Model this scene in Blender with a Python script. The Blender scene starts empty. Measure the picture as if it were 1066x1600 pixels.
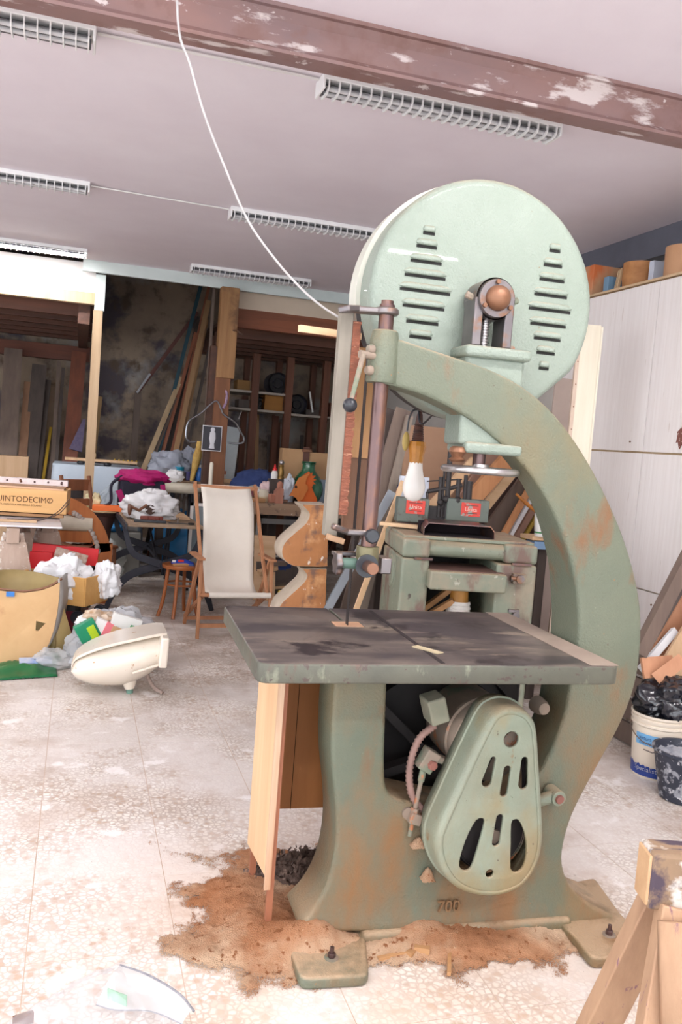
import bpy, bmesh, math, random
from mathutils import Vector, Matrix, Euler, noise
random.seed(7)
SC = bpy.context.scene
COL = SC.collection
PI = math.pi
# ------------------------------------------------------------------ camera
CAM_H = 1.6
FPX, CX, CY = 1344.0, 533.0, 800.0            # focal length in pixels of the 1066 x 1600 frame
YAW, PITCH, ROLL = math.radians(17.176), math.radians(-4.448), math.radians(4.435)
_f = Vector((math.sin(YAW)*math.cos(PITCH), math.cos(YAW)*math.cos(PITCH), math.sin(PITCH)))
_r0 = Vector((math.cos(YAW), -math.sin(YAW), 0)); _u0 = _r0.cross(_f)
_r = math.cos(ROLL)*_r0 + math.sin(ROLL)*_u0
_u = -math.sin(ROLL)*_r0 + math.cos(ROLL)*_u0
EYE = Vector((0, 0, CAM_H))
cd = bpy.data.cameras.new('camera'); cam = bpy.data.objects.new('camera', cd); COL.objects.link(cam)
cd.sensor_fit = 'VERTICAL'; cd.sensor_height = 36.0; cd.sensor_width = 24.0
cd.lens = 36.0*FPX/1600.0; cd.clip_start = 0.05; cd.clip_end = 200
M = Matrix(((_r.x, _u.x, -_f.x, EYE.x), (_r.y, _u.y, -_f.y, EYE.y), (_r.z, _u.z, -_f.z, EYE.z), (0, 0, 0, 1)))
cam.matrix_world = M
SC.camera = cam
# ------------------------------------------------------------------ colour management, world
SC.view_settings.view_transform = 'Standard'; SC.view_settings.look = 'None'
SC.view_settings.gamma = 1.0; SC.view_settings.use_curve_mapping = False
SC.view_settings.exposure = 0.55
W = bpy.data.worlds.new('world'); SC.world = W; W.use_nodes = True
_bg = W.node_tree.nodes['Background']
_bg.inputs['Color'].default_value = (0.90, 0.95, 1.0, 1); _bg.inputs['Strength'].default_value = 2.7
LAMP_W = 50.0            # watts of each lit ceiling fixture
LAMP_COL = (1.0, 0.96, 0.95)

# ------------------------------------------------------------------ pixel -> point
def ray(x, y): return _r*((x-CX)/FPX) - _u*((y-CY)/FPX) + _f
def P(x, y, X=None, Y=None, Z=None):
    d = ray(x, y)
    if X is not None: t = X/d.x
    elif Y is not None: t = Y/d.y
    else: t = (Z-CAM_H)/d.z
    return EYE + d*t
def FL(x, y): return P(x, y, Z=0.0)

# ------------------------------------------------------------------ materials
def _lin(c):
    return tuple(((v/255)/12.92 if v/255 <= 0.04045 else ((v/255+0.055)/1.055)**2.4) for v in c)
MATS = {}
def mat(name, c1, c2=None, scale=6.0, stretch=(1, 1, 1), rough=0.6, metal=0.0, bump=0.0, bscale=None, layers=(), rnd=0.0,
        alpha=1.0, trans=0.0, spec=0.5, coords='Object', detail=6.0, emit=None, estr=0.0, coat=0.0, rvar=0.0):
    """c1/c2 mixed by noise; layers = (colour, scale, threshold, softness, stretch) patches on top"""
    if name in MATS: return MATS[name]
    m = bpy.data.materials.new(name); m.use_nodes = True
    nt = m.node_tree; N = nt.nodes; L = nt.links
    b = N['Principled BSDF']
    b.inputs['Roughness'].default_value = rough; b.inputs['Metallic'].default_value = metal
    b.inputs['Alpha'].default_value = alpha; b.inputs['Transmission Weight'].default_value = trans
    b.inputs['Specular IOR Level'].default_value = spec
    b.inputs['Coat Weight'].default_value = coat
    if emit: b.inputs['Emission Color'].default_value = (*emit, 1); b.inputs['Emission Strength'].default_value = estr
    if coords == 'World': src = N.new('ShaderNodeNewGeometry').outputs['Position']
    else: src = N.new('ShaderNodeTexCoord').outputs[coords]
    if rnd:
        oi = N.new('ShaderNodeObjectInfo'); va = N.new('ShaderNodeVectorMath'); va.operation = 'ADD'
        sc = N.new('ShaderNodeVectorMath'); sc.operation = 'SCALE'; sc.inputs['Scale'].default_value = 37.0
        cmb = N.new('ShaderNodeCombineXYZ')
        for i in range(3): L.new(oi.outputs['Random'], cmb.inputs[i])
        L.new(cmb.outputs[0], sc.inputs[0]); L.new(src, va.inputs[0]); L.new(sc.outputs[0], va.inputs[1]); src = va.outputs[0]
    def noise_f(s, st, det=detail):
        mp = N.new('ShaderNodeMapping'); mp.inputs['Scale'].default_value = st; L.new(src, mp.inputs['Vector'])
        n = N.new('ShaderNodeTexNoise'); n.inputs['Scale'].default_value = s; n.inputs['Detail'].default_value = det
        n.inputs['Roughness'].default_value = 0.6
        L.new(mp.outputs[0], n.inputs['Vector']); return n.outputs['Fac']
    def ramp(fac, a, bb):
        r = N.new('ShaderNodeMapRange'); r.inputs['From Min'].default_value = a; r.inputs['From Max'].default_value = bb
        L.new(fac, r.inputs['Value']); return r.outputs[0]
    def mix(fac, A, B):
        x = N.new('ShaderNodeMix'); x.data_type = 'RGBA'
        if fac is not None: L.new(fac, x.inputs['Factor'])
        for v, s in ((A, 6), (B, 7)):
            if isinstance(v, tuple): x.inputs[s].default_value = (*v, 1)
            else: L.new(v, x.inputs[s])
        return x.outputs[2]
    col = _lin(c1)
    base_n = None
    if c2 is not None:
        base_n = noise_f(scale, stretch)
        col = mix(ramp(base_n, 0.3, 0.7), _lin(c1), _lin(c2))
    for (lc, ls, th, soft, st) in layers:
        col = mix(ramp(noise_f(ls, st), th-.05, th-.05+soft), col, _lin(lc))
    if rnd:
        hs = N.new('ShaderNodeHueSaturation'); rr = N.new('ShaderNodeMapRange')
        rr.inputs['To Min'].default_value = 1-rnd; rr.inputs['To Max'].default_value = 1+rnd
        L.new(oi.outputs['Random'], rr.inputs['Value']); L.new(rr.outputs[0], hs.inputs['Value'])
        if isinstance(col, tuple): hs.inputs['Color'].default_value = (*col, 1)
        else: L.new(col, hs.inputs['Color'])
        col = hs.outputs[0]
    if isinstance(col, tuple): b.inputs['Base Color'].default_value = (*col, 1)
    else: L.new(col, b.inputs['Base Color'])
    if rvar and base_n is not None:
        r = N.new('ShaderNodeMapRange'); r.inputs['To Min'].default_value = rough-rvar; r.inputs['To Max'].default_value = rough+rvar
        L.new(base_n, r.inputs['Value']); L.new(r.outputs[0], b.inputs['Roughness'])
    if bump:
        bn = N.new('ShaderNodeBump'); bn.inputs['Strength'].default_value = bump; bn.inputs['Distance'].default_value = 0.01
        L.new(noise_f(bscale or scale*4, stretch), bn.inputs['Height']); L.new(bn.outputs[0], b.inputs['Normal'])
    MATS[name] = m
    return m
def wood(name, c1, c2, axis=2, rough=0.65, rnd=0.12, grain=14, layers=(), bump=0.15):
    st = [grain, grain, grain]; st[axis] = 0.9
    return mat(name, c1, c2, scale=3.0, stretch=tuple(v/3 for v in st), rough=rough, rnd=rnd, layers=layers, bump=bump, bscale=9)

# ------------------------------------------------------------------ mesh building
class MB:
    def __init__(s): s.v = []; s.f = []
    def add(s, vs, fs):
        o = len(s.v); s.v += [tuple(x) for x in vs]; s.f += [tuple(o+i for i in f) for f in fs]; return s
    def box(s, c, d, rot=None):
        c = Vector(c); hx, hy, hz = d[0]/2, d[1]/2, d[2]/2
        vs = [Vector((x, y, z)) for x in (-hx, hx) for y in (-hy, hy) for z in (-hz, hz)]
        if rot is not None:
            R = rot.to_3x3() if isinstance(rot, Matrix) else Euler(rot).to_matrix()
            vs = [R @ v for v in vs]
        return s.add([c+v for v in vs], [(0, 1, 3, 2), (4, 6, 7, 5), (0, 4, 5, 1), (2, 3, 7, 6), (0, 2, 6, 4), (1, 5, 7, 3)])
    def bar(s, p0, p1, w, t, side=(1, 0, 0), w1=None, t1=None):
        """rectangular bar; w measured along 'side', t across"""
        p0 = Vector(p0); p1 = Vector(p1); a = (p1-p0).normalized(); sd = Vector(side); sd = (sd-a*sd.dot(a)).normalized(); n = a.cross(sd)
        w1 = w if w1 is None else w1; t1 = t if t1 is None else t1
        vs = []
        for p, ww, tt in ((p0, w, t), (p1, w1, t1)):
            for i, j in ((-1, -1), (1, -1), (1, 1), (-1, 1)): vs.append(p+sd*ww/2*i+n*tt/2*j)
        return s.add(vs, [(3, 2, 1, 0), (4, 5, 6, 7), (0, 1, 5, 4), (1, 2, 6, 5), (2, 3, 7, 6), (3, 0, 4, 7)])
    def cyl(s, p0, p1, r0, r1=None, n=16, caps=True):
        p0 = Vector(p0); p1 = Vector(p1); r1 = r0 if r1 is None else r1
        a = (p1-p0).normalized(); x = a.orthogonal().normalized(); y = a.cross(x)
        vs = []
        for p, r in ((p0, r0), (p1, r1)):
            for i in range(n):
                t = 2*PI*i/n; vs.append(p+(x*math.cos(t)+y*math.sin(t))*r)
        fs = [(i, (i+1) % n, n+(i+1) % n, n+i) for i in range(n)]
        if caps: fs += [tuple(range(n-1, -1, -1)), tuple(range(n, 2*n))]
        return s.add(vs, fs)
    def tube(s, pts, r, n=8, caps=True):
        pts = [Vector(p) for p in pts]; k = len(pts); rr = r if hasattr(r, '__len__') else [r]*k
        vs = []; x = None
        for i, p in enumerate(pts):
            a = (pts[min(i+1, k-1)]-pts[max(i-1, 0)]).normalized()
            x = a.orthogonal().normalized() if x is None else (x-a*x.dot(a)).normalized()
            y = a.cross(x)
            for j in range(n):
                t = 2*PI*j/n; vs.append(p+(x*math.cos(t)+y*math.sin(t))*rr[i])
        fs = [(i*n+j, i*n+(j+1) % n, (i+1)*n+(j+1) % n, (i+1)*n+j) for i in range(k-1) for j in range(n)]
        if caps: fs += [tuple(range(n-1, -1, -1)), tuple(range((k-1)*n, k*n))]
        return s.add(vs, fs)
    def lathe(s, prof, c=(0, 0, 0), axis=(0, 0, 1), n=24, caps=True):
        c = Vector(c); a = Vector(axis).normalized()
        x = Vector((1, 0, 0)) if abs(a.z) > 0.9 else a.orthogonal().normalized(); y = a.cross(x); vs = []
        for r, h in prof:
            for j in range(n):
                t = 2*PI*j/n; vs.append(c+a*h+(x*math.cos(t)+y*math.sin(t))*max(r, 1e-4))
        k = len(prof)
        fs = [(i*n+j, i*n+(j+1) % n, (i+1)*n+(j+1) % n, (i+1)*n+j) for i in range(k-1) for j in range(n)]
        if caps: fs += [tuple(range(n-1, -1, -1)), tuple(range((k-1)*n, k*n))]
        return s.add(vs, fs)
    def loft(s, rings, close=True, caps=True):
        n = len(rings[0]); vs = [v for r in rings for v in r]; fs = []
        for i in range(len(rings)-1):
            for j in range(n if close else n-1): fs.append((i*n+j, i*n+(j+1) % n, (i+1)*n+(j+1) % n, (i+1)*n+j))
        if caps and close: fs += [tuple(range(n-1, -1, -1)), tuple(range((len(rings)-1)*n, len(rings)*n))]
        return s.add(vs, fs)
    def grid(s, fn, nu, nv):
        vs = [fn(i/nu, j/nv) for i in range(nu+1) for j in range(nv+1)]
        return s.add(vs, [(i*(nv+1)+j, (i+1)*(nv+1)+j, (i+1)*(nv+1)+j+1, i*(nv+1)+j+1) for i in range(nu) for j in range(nv)])
    def sphere(s, c, r, sq=(1, 1, 1), n=16, m=10):
        c = Vector(c)
        return s.lathe([(r*math.sin(PI*i/m), -r*math.cos(PI*i/m)) for i in range(m+1)], n=n).xf_last((m+1)*n, lambda v: c+Vector((v.x*sq[0], v.y*sq[1], v.z*sq[2])))
    def xf_last(s, k, fn):
        for i in range(len(s.v)-k, len(s.v)): s.v[i] = tuple(fn(Vector(s.v[i])))
        return s
    def xf(s, fn):
        s.v = [tuple(fn(Vector(v))) for v in s.v]; return s
    def build(s, name, m, parent=None, smooth=True, bevel=0.0, seg=2, sub=0, solid=0.0, angle=38, recalc=True):
        me = bpy.data.meshes.new(name); me.from_pydata(s.v, [], s.f); me.validate()
        return finish(name, me, m, parent, smooth, bevel, seg, sub, solid, angle, recalc)
def finish(name, me, m, parent=None, smooth=True, bevel=0.0, seg=2, sub=0, solid=0.0, angle=38, recalc=True):
    if recalc:
        b = bmesh.new(); b.from_mesh(me); bmesh.ops.recalc_face_normals(b, faces=b.faces); b.to_mesh(me); b.free()
    me.materials.clear(); me.materials.append(m)
    o = bpy.data.objects.new(name, me); COL.objects.link(o)
    if parent is not None: o.parent = parent
    if smooth:
        me.polygons.foreach_set('use_smooth', [True]*len(me.polygons)); me.set_sharp_from_angle(angle=math.radians(angle))
    if solid: md = o.modifiers.new('solid', 'SOLIDIFY'); md.thickness = solid; md.offset = 0
    if bevel: md = o.modifiers.new('bevel', 'BEVEL'); md.width = bevel; md.segments = seg; md.limit_method = 'ANGLE'; md.angle_limit = math.radians(40)
    if sub: md = o.modifiers.new('sub', 'SUBSURF'); md.levels = sub; md.render_levels = sub
    return o
def plate(loops, thick, bevel=0.0, fn=None, res=2):
    """filled 2D outline with holes, extruded and rounded -> mesh in (x, y) with z from 0 to thick; fn maps each vertex"""
    cu = bpy.data.curves.new('plate', 'CURVE'); cu.dimensions = '2D'; cu.fill_mode = 'BOTH'
    cu.extrude = max(thick/2-bevel, 0); cu.bevel_depth = bevel; cu.bevel_resolution = res; cu.offset = -bevel
    for lp in loops:
        sp = cu.splines.new('POLY'); sp.points.add(len(lp)-1); sp.use_cyclic_u = True
        for i, q in enumerate(lp): sp.points[i].co = (q[0], q[1], 0, 1)
    o = bpy.data.objects.new('plate_tmp', cu); COL.objects.link(o)
    dg = bpy.context.evaluated_depsgraph_get(); dg.update()
    me = bpy.data.meshes.new_from_object(o.evaluated_get(dg))
    bpy.data.objects.remove(o); bpy.data.curves.remove(cu)
    b = bmesh.new(); b.from_mesh(me); bmesh.ops.remove_doubles(b, verts=b.verts, dist=1e-5)
    for v in b.verts:
        q = Vector((v.co.x, v.co.y, v.co.z+thick/2)); v.co = fn(q) if fn else q
    bmesh.ops.recalc_face_normals(b, faces=b.faces); b.to_mesh(me); b.free()
    return me
def text_mesh(txt, size, depth=0.002, fn=None, align='CENTER'):
    cu = bpy.data.curves.new('txt', 'FONT'); cu.body = txt; cu.size = size; cu.extrude = depth/2; cu.align_x = align; cu.align_y = 'CENTER'; cu.resolution_u = 3
    o = bpy.data.objects.new('txt_tmp', cu); COL.objects.link(o)
    dg = bpy.context.evaluated_depsgraph_get(); dg.update()
    me = bpy.data.meshes.new_from_object(o.evaluated_get(dg))
    bpy.data.objects.remove(o); bpy.data.curves.remove(cu)
    if fn:
        for v in me.vertices: v.co = fn(v.co.copy())
    return me
def spline(pts, k=6, cyclic=False):
    pts = [Vector(p) for p in pts]; n = len(pts); out = []
    rng = range(n) if cyclic else range(n-1)
    for i in rng:
        a = pts[(i-1) % n] if (cyclic or i > 0) else pts[0]*2-pts[1]
        b_, c_ = pts[i], pts[(i+1) % n]
        d = pts[(i+2) % n] if (cyclic or i+2 < n) else pts[-1]*2-pts[-2]
        for j in range(k):
            t = j/k; out.append(0.5*((2*b_)+(c_-a)*t+(2*a-5*b_+4*c_-d)*t*t+(3*b_-a-3*c_+d)*t**3))
    if not cyclic: out.append(pts[-1])
    return out
def rrect(x0, x1, y0, y1, r, n=4):
    out = []
    for cx, cy, a0 in ((x1-r, y1-r, 0), (x0+r, y1-r, 90), (x0+r, y0+r, 180), (x1-r, y0+r, 270)):
        for i in range(n+1):
            a = math.radians(a0+90*i/n); out.append((cx+r*math.cos(a), cy+r*math.sin(a)))
    return out
def capsule(p0, p1, r0, r1=None, n=6):
    r1 = r0 if r1 is None else r1; p0 = Vector(p0); p1 = Vector(p1); d = (p1-p0).normalized(); a0 = math.atan2(d.y, d.x); out = []
    for i in range(n+1): a = a0-PI/2+PI*i/n; out.append((p1.x+r1*math.cos(a), p1.y+r1*math.sin(a)))
    for i in range(n+1): a = a0+PI/2+PI*i/n; out.append((p0.x+r0*math.cos(a), p0.y+r0*math.sin(a)))
    return out
def circ(c, r, n=20): return [(c[0]+r*math.cos(2*PI*i/n), c[1]+r*math.sin(2*PI*i/n)) for i in range(n)]
# ------------------------------------------------------------------ tagging
def tag(o, label, cat, group=None):
    o['label'] = label; o['category'] = cat
    if group: o['group'] = group
    return o
def thing(name, label, cat, loc=(0, 0, 0), rz=0.0, group=None, rot=None):
    o = bpy.data.objects.new(name, None); COL.objects.link(o); o.location = loc
    o.rotation_euler = rot if rot is not None else (0, 0, rz); o.empty_display_size = 0.1
    return tag(o, label, cat, group)
def struct(o): o['kind'] = 'structure'; return o
def stuff(o): o['kind'] = 'stuff'; return o
def copy_tree(o, parent=None):
    c = o.copy(); COL.objects.link(c); c.parent = parent
    for ch in list(o.children): copy_tree(ch, c)
    return c
# ================================================================== MATERIALS
def floor_mat():
    m = bpy.data.materials.new('terrazzo'); m.use_nodes = True; nt = m.node_tree; N = nt.nodes; L = nt.links; b = N['Principled BSDF']
    pos = N.new('ShaderNodeNewGeometry').outputs['Position']
    def noi(s, d=5, off=0.0):
        mp = N.new('ShaderNodeMapping'); mp.inputs['Location'].default_value = (off, off*1.7, 0); L.new(pos, mp.inputs['Vector'])
        n = N.new('ShaderNodeTexNoise'); n.inputs['Scale'].default_value = s; n.inputs['Detail'].default_value = d; n.inputs['Roughness'].default_value = 0.62; L.new(mp.outputs[0], n.inputs['Vector']); return n
    def rng(f, a, c, lo=0.0, hi=1.0):
        r = N.new('ShaderNodeMapRange'); r.inputs['From Min'].default_value = a; r.inputs['From Max'].default_value = c
        r.inputs['To Min'].default_value = lo; r.inputs['To Max'].default_value = hi; L.new(f, r.inputs['Value']); return r.outputs[0]
    def mix(f, A, B, mode='MIX'):
        x = N.new('ShaderNodeMix'); x.data_type = 'RGBA'; x.blend_type = mode
        if hasattr(f, 'links'): L.new(f, x.inputs['Factor'])
        else: x.inputs['Factor'].default_value = f
        for v, s in ((A, 6), (B, 7)):
            if isinstance(v, tuple): x.inputs[s].default_value = (*v, 1)
            else: L.new(v, x.inputs[s])
        return x.outputs[2]
    def mul(a, c):
        x = N.new('ShaderNodeMath'); x.operation = 'MULTIPLY'
        for i, v in enumerate((a, c)):
            if hasattr(v, 'links'): L.new(v, x.inputs[i])
            else: x.inputs[i].default_value = v
        return x.outputs[0]
    wp = N.new('ShaderNodeVectorMath'); wp.operation = 'ADD'; wn = noi(40, 2)
    sc = N.new('ShaderNodeVectorMath'); sc.operation = 'SCALE'; sc.inputs['Scale'].default_value = 0.016
    L.new(wn.outputs['Color'], sc.inputs[0]); L.new(pos, wp.inputs[0]); L.new(sc.outputs[0], wp.inputs[1])
    v1 = N.new('ShaderNodeTexVoronoi'); v1.feature = 'DISTANCE_TO_EDGE'; v1.inputs['Scale'].default_value = 46; L.new(wp.outputs[0], v1.inputs['Vector'])
    v2 = N.new('ShaderNodeTexVoronoi'); v2.feature = 'F1'; v2.inputs['Scale'].default_value = 46; L.new(wp.outputs[0], v2.inputs['Vector'])
    sep = N.new('ShaderNodeSeparateColor'); L.new(v2.outputs['Color'], sep.inputs[0])
    chip = rng(v1.outputs['Distance'], 0.03, 0.22)
    chipcol = mix(sep.outputs[0], _lin((228, 219, 208)), _lin((243, 239, 233)))
    chipcol = mix(rng(sep.outputs[1], 0.80, 0.86), chipcol, _lin((194, 170, 150)))
    matrix = mix(rng(noi(3).outputs[0], 0.35, 0.65), _lin((188, 173, 161)), _lin((212, 201, 193)))
    terr = mix(chip, matrix, chipcol)
    # fine dust that fills the joints in patches, brown dirt patches, white powder
    dust = rng(noi(1.5, 6, 3.1).outputs[0], 0.42, 0.58)
    terr = mix(mul(dust, 0.85), terr, _lin((229, 222, 217)))
    dirt = rng(noi(2.1, 8, 11.7).outputs[0], 0.52, 0.66)
    terr = mix(mul(dirt, 0.42), terr, _lin((176, 150, 130)))
    sepp = N.new('ShaderNodeSeparateXYZ'); L.new(pos, sepp.inputs[0])
    grime = mul(rng(sepp.outputs[1], 3.4, 6.5), rng(noi(2.6, 7, 23.0).outputs[0], 0.40, 0.62))
    terr = mix(mul(grime, 0.55), terr, _lin((142, 122, 100)))
    white = rng(noi(4.5, 9, 31.0).outputs[0], 0.60, 0.67)
    terr = mix(mul(white, 0.8), terr, _lin((246, 242, 240)))
    speck = rng(noi(55, 2, 5.0).outputs[0], 0.70, 0.74)
    terr = mix(mul(speck, 0.5), terr, _lin((120, 95, 75)))
    # tan film of wood dust trodden around the saw
    dv = N.new('ShaderNodeVectorMath'); dv.operation = 'DISTANCE'; dv.inputs[1].default_value = (1.05, 2.5, 0); L.new(pos, dv.inputs[0])
    ring = mul(rng(dv.outputs['Value'], 1.15, 0.5), rng(noi(3.3, 8, 41.0).outputs[0], 0.34, 0.56))
    terr = mix(mul(ring, 0.5), terr, _lin((214, 186, 162)))
    L.new(terr, b.inputs['Base Color']); b.inputs['Roughness'].default_value = 0.55
    L.new(rng(noi(2.2, 4, 9).outputs[0], 0.3, 0.7, 0.38, 0.75), b.inputs['Roughness'])
    bp = N.new('ShaderNodeBump'); bp.inputs['Strength'].default_value = 0.12; bp.inputs['Distance'].default_value = 0.004
    L.new(chip, bp.inputs['Height']); L.new(bp.outputs[0], b.inputs['Normal'])
    return m
M_FLOOR = floor_mat()
M_JOINT = mat('tile_joint', (190, 166, 146), (206, 186, 168), scale=4, rough=0.9, coords='World')
M_CEIL = mat('ceiling_plaster', (235, 228, 235), (227, 218, 226), scale=1.3, rough=0.85, bump=0.06, bscale=3, coords='World')
M_WHITE = mat('white_paint', (232, 230, 228), (222, 219, 216), scale=3, rough=0.5)
M_TRIM = mat('pale_trim_paint', (214, 224, 222), (200, 212, 210), scale=3, rough=0.55)
M_FIX = mat('fixture_enamel', (238, 238, 238), rough=0.35)
M_FIXD = mat('fixture_reflector', (150, 150, 155), rough=0.3, metal=0.6)
M_TUBE_ON = mat('lit_tube', (255, 255, 255), emit=(1.0, 0.965, 0.955), estr=LAMP_W*3.2)
M_TUBE_OFF = mat('unlit_tube', (215, 215, 218), rough=0.25)
M_RUST = mat('rusty_steel', (144, 112, 106), (126, 104, 104), scale=2.2, stretch=(1, 1, 2), rough=0.62, metal=0.0, bump=0.12, bscale=12, coords='World',
             layers=(((128, 98, 92), 5, .55, .1, (1, 1, 1)), ((202, 190, 188), 3.2, .625, .06, (1, 3, 3)), ((206, 194, 192), 9, .71, .04, (1, 1, 2))))
M_STEELGREY = mat('grey_beam_paint', (108, 110, 122), (92, 94, 106), scale=3, rough=0.5, coords='World')
M_PLASTER = mat('stained_plaster', (172, 152, 130), (138, 122, 110), scale=1.5, rough=0.95, bump=0.5, bscale=6, coords='World',
                layers=(((92, 84, 90), 1.0, .55, .08, (1, 1, 1)), ((168, 166, 164), 1.1, .58, .14, (1, 1, 1)), ((104, 88, 76), 3.0, .58, .12, (1, 1, 1))))
M_WALLW = mat('wall_plaster', (214, 208, 200), (200, 194, 188), scale=1.5, rough=0.9, coords='World')
M_DKWOOD = wood('dark_brown_timber', (92, 58, 42), (66, 42, 32), axis=1)
M_DKWOODX = wood('dark_brown_beam', (104, 62, 44), (76, 48, 36), axis=0)
M_POST = wood('tan_post_wood', (176, 132, 86), (146, 104, 64), axis=2, layers=(((110, 76, 48), 2.0, .62, .1, (1, 1, 1)),))
M_POSTP = wood('pale_post_wood', (206, 180, 146), (180, 150, 116), axis=2)
M_CABW = mat('whitewashed_wood', (240, 235, 233), (230, 223, 220), scale=3.0, stretch=(14, 14, .6), rough=0.6, bump=0.06, bscale=8,
             layers=(((208, 196, 188), 9, .71, .05, (6, 6, .5)),))
M_CABB = wood('cabinet_ply', (214, 186, 150), (196, 166, 130), axis=2)

# ================================================================== SETTING
# floor: screed below, one tile object per square
ZT = 0.0
fb = MB().box((-0.4, 4.5, -0.0514), (11, 17.0, 0.1)).build('floor', M_JOINT, smooth=False); struct(fb)
tx, ty = 0.4475, 0.4585
tm = bpy.data.meshes.new('tile')
b_ = MB().box((0, 0, -0.0055), (tx-0.0035, ty-0.0035, 0.011))
tm.from_pydata(b_.v, [], b_.f); tm.materials.append(M_FLOOR)
b2 = bmesh.new(); b2.from_mesh(tm); bmesh.ops.recalc_face_normals(b2, faces=b2.faces); b2.to_mesh(tm); b2.free()
near = []
for i in range(-4, 9):
    for j in range(-2, 19):
        x = -0.075+tx*(i+.5); y = 2.566+ty*(j+.5)
        # keep squares the photograph can see
        d = Vector((x, y, -CAM_H)); zc = d.dot(_f)
        if zc < 0.3: continue
        u_ = CX+FPX*d.dot(_r)/zc; v_ = CY-FPX*d.dot(_u)/zc
        if -260 < u_ < 1330 and v_ < 1900: near.append((x, y))
used_t = set()
for (x, y) in near:
    o = bpy.data.objects.new('tile', tm); COL.objects.link(o); o.parent = fb; o.location = (x, y, random.uniform(-.0006, .0004))
    used_t.add((round(x, 3), round(y, 3)))
# the tiles further off, in one mesh
far = MB()
for i in range(-13, 10):
    for j in range(-14, 23):
        x = -0.075+tx*(i+.5); y = 2.566+ty*(j+.5)
        if (round(x, 3), round(y, 3)) in used_t or x > 3.95: continue
        far.box((x, y, -0.0055), (tx-0.0035, ty-0.0035, 0.011))
fo = far.build('tile_field', M_FLOOR, parent=fb, smooth=False); stuff(fo)

CZ = 3.3; CEND = 9.45
struct(MB().box((-1.0, 2.7, CZ+0.1), (10.0, 13.5, 0.2)).build('ceiling', M_CEIL, smooth=False))
struct(MB().box((-1.0, 11.3, 4.7), (10.0, 3.8, 0.1)).build('ceiling_rear', M_DKWOOD, smooth=False))
struct(MB().box((4.02, 4.4, 2.3), (0.14, 17.2, 4.8)).build('wall_right', M_WALLW, smooth=False))
struct(MB().box((-1.0, 13.1, 2.3), (10.2, 0.2, 4.9)).build('wall_back', M_PLASTER, smooth=False))
struct(MB().box((-5.95, 9.0, 2.3), (0.14, 8.0, 4.8)).build('wall_left', M_WALLW, smooth=False))
struct(MB().box((-1.0, 9.5, 4.1), (10.0, 0.1, 1.3)).build('wall_upper', M_WALLW, smooth=False))
# white fascia at the end of the ceiling
a = P(131, 390, Y=CEND); 
struct(MB().box(((a.x+3.9)/2, CEND+0.02, CZ-0.055), (3.9-a.x, 0.05, 0.125)).build('trim_1', M_TRIM, smooth=False))
# rusty steel joist across the ceiling: web, flanges
by = P(1066, 151, Z=CZ).y; bz = P(1066, 212, Y=by).z
jb = MB(); jb.box((-1.0, by+0.05, (CZ+bz)/2), (9.9, 0.03, CZ-bz)); jb.box((-1.0, by+0.05, bz-0.006), (9.9, 0.11, 0.014)); jb.box((-1.0, by+0.03, CZ-0.008), (9.9, 0.09, 0.016))
# fillets between web and flange give the joist its hollow
for zz, sg in ((bz+0.001, 1), (CZ-0.016, -1)):
    jb.add([(-5.95, by+0.035, zz+sg*0.03), (3.95, by+0.035, zz+sg*0.03), (3.95, by+0.008, zz), (-5.95, by+0.008, zz)], [(0, 1, 2, 3)])
struct(jb.build('trim_2', M_RUST, smooth=False))
# grey painted beam along the right wall above the cabinet
struct(MB().box((3.9, 5.5, CZ-0.1), (0.12, 7.6, 0.2)).build('trim_3', M_STEELGREY, smooth=False))

# ------------------------------------------------------------------ light fixtures
def fixture(name, label, cx, cy, lit, length=1.25, cat='light fixture'):
    t = thing(name, label, cat, (cx, cy, CZ), 0, 'fluorescent fixtures on the ceiling')
    L_ = length
    MB().box((0, 0, -0.016), (L_, 0.15, 0.032)).build('housing', M_FIX, t, bevel=0.004)
    m = MB()
    for s in (-1, 1):
        m.add([(-L_/2+.02, s*0.012, -0.033), (L_/2-.02, s*0.012, -0.033), (L_/2-.02, s*0.066, -0.06), (-L_/2+.02, s*0.066, -0.06)], [(0, 1, 2, 3)])
    m.build('reflector', M_FIXD, t, solid=0.002)
    for s in (-1, 1):
        MB().cyl((-L_/2+.03, s*0.03, -0.058), (L_/2-.03, s*0.03, -0.058), 0.011, n=10).build('tube', M_TUBE_ON if lit else M_TUBE_OFF, t)
        # end caps
        MB().box((s*(L_/2-.006), 0, -0.05), (0.012, 0.15, 0.05)).build('end_cap', M_FIX, t, bevel=0.003)
    # hanging U-shaped louvre fins
    n = 24
    pts = [(-.072, -.03), (-.072, -.062), (-.06, -.078), (-.03, -.086), (.03, -.086), (.06, -.078), (.072, -.062), (.072, -.03)]
    r0 = []
    fm = MB()
    inner = [(y*0.78, -.03+(z+.03)*0.74) for y, z in pts]
    ring = [pts, inner]
    vs = []
    for xx in (-.003, .003):
        for lp in ring: vs += [(xx, y, z) for y, z in lp]
    k = len(pts); fs = []
    for i in range(k-1):
        fs += [(i, i+1, k+i+1, k+i), (2*k+i, 3*k+i, 3*k+i+1, 2*k+i+1), (i, 2*k+i, 2*k+i+1, i+1), (k+i, k+i+1, 3*k+i+1, 3*k+i)]
    fm.add(vs, fs)
    if FIN_ME.get('m') is None:
        o = fm.build('louvre_fin', M_FIX, t, smooth=False); FIN_ME['m'] = o.data; o.location = (-L_/2+.03, 0, 0); st = 1
    else: st = 0
    for i in range(st, n):
        o = bpy.data.objects.new('louvre_fin', FIN_ME['m']); COL.objects.link(o); o.parent = t
        o.location = (-L_/2+.03+i*(L_-.06)/(n-1), 0, 0)
    return t
FIN_ME = {}
XA, XB = 1.61, -0.645
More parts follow.
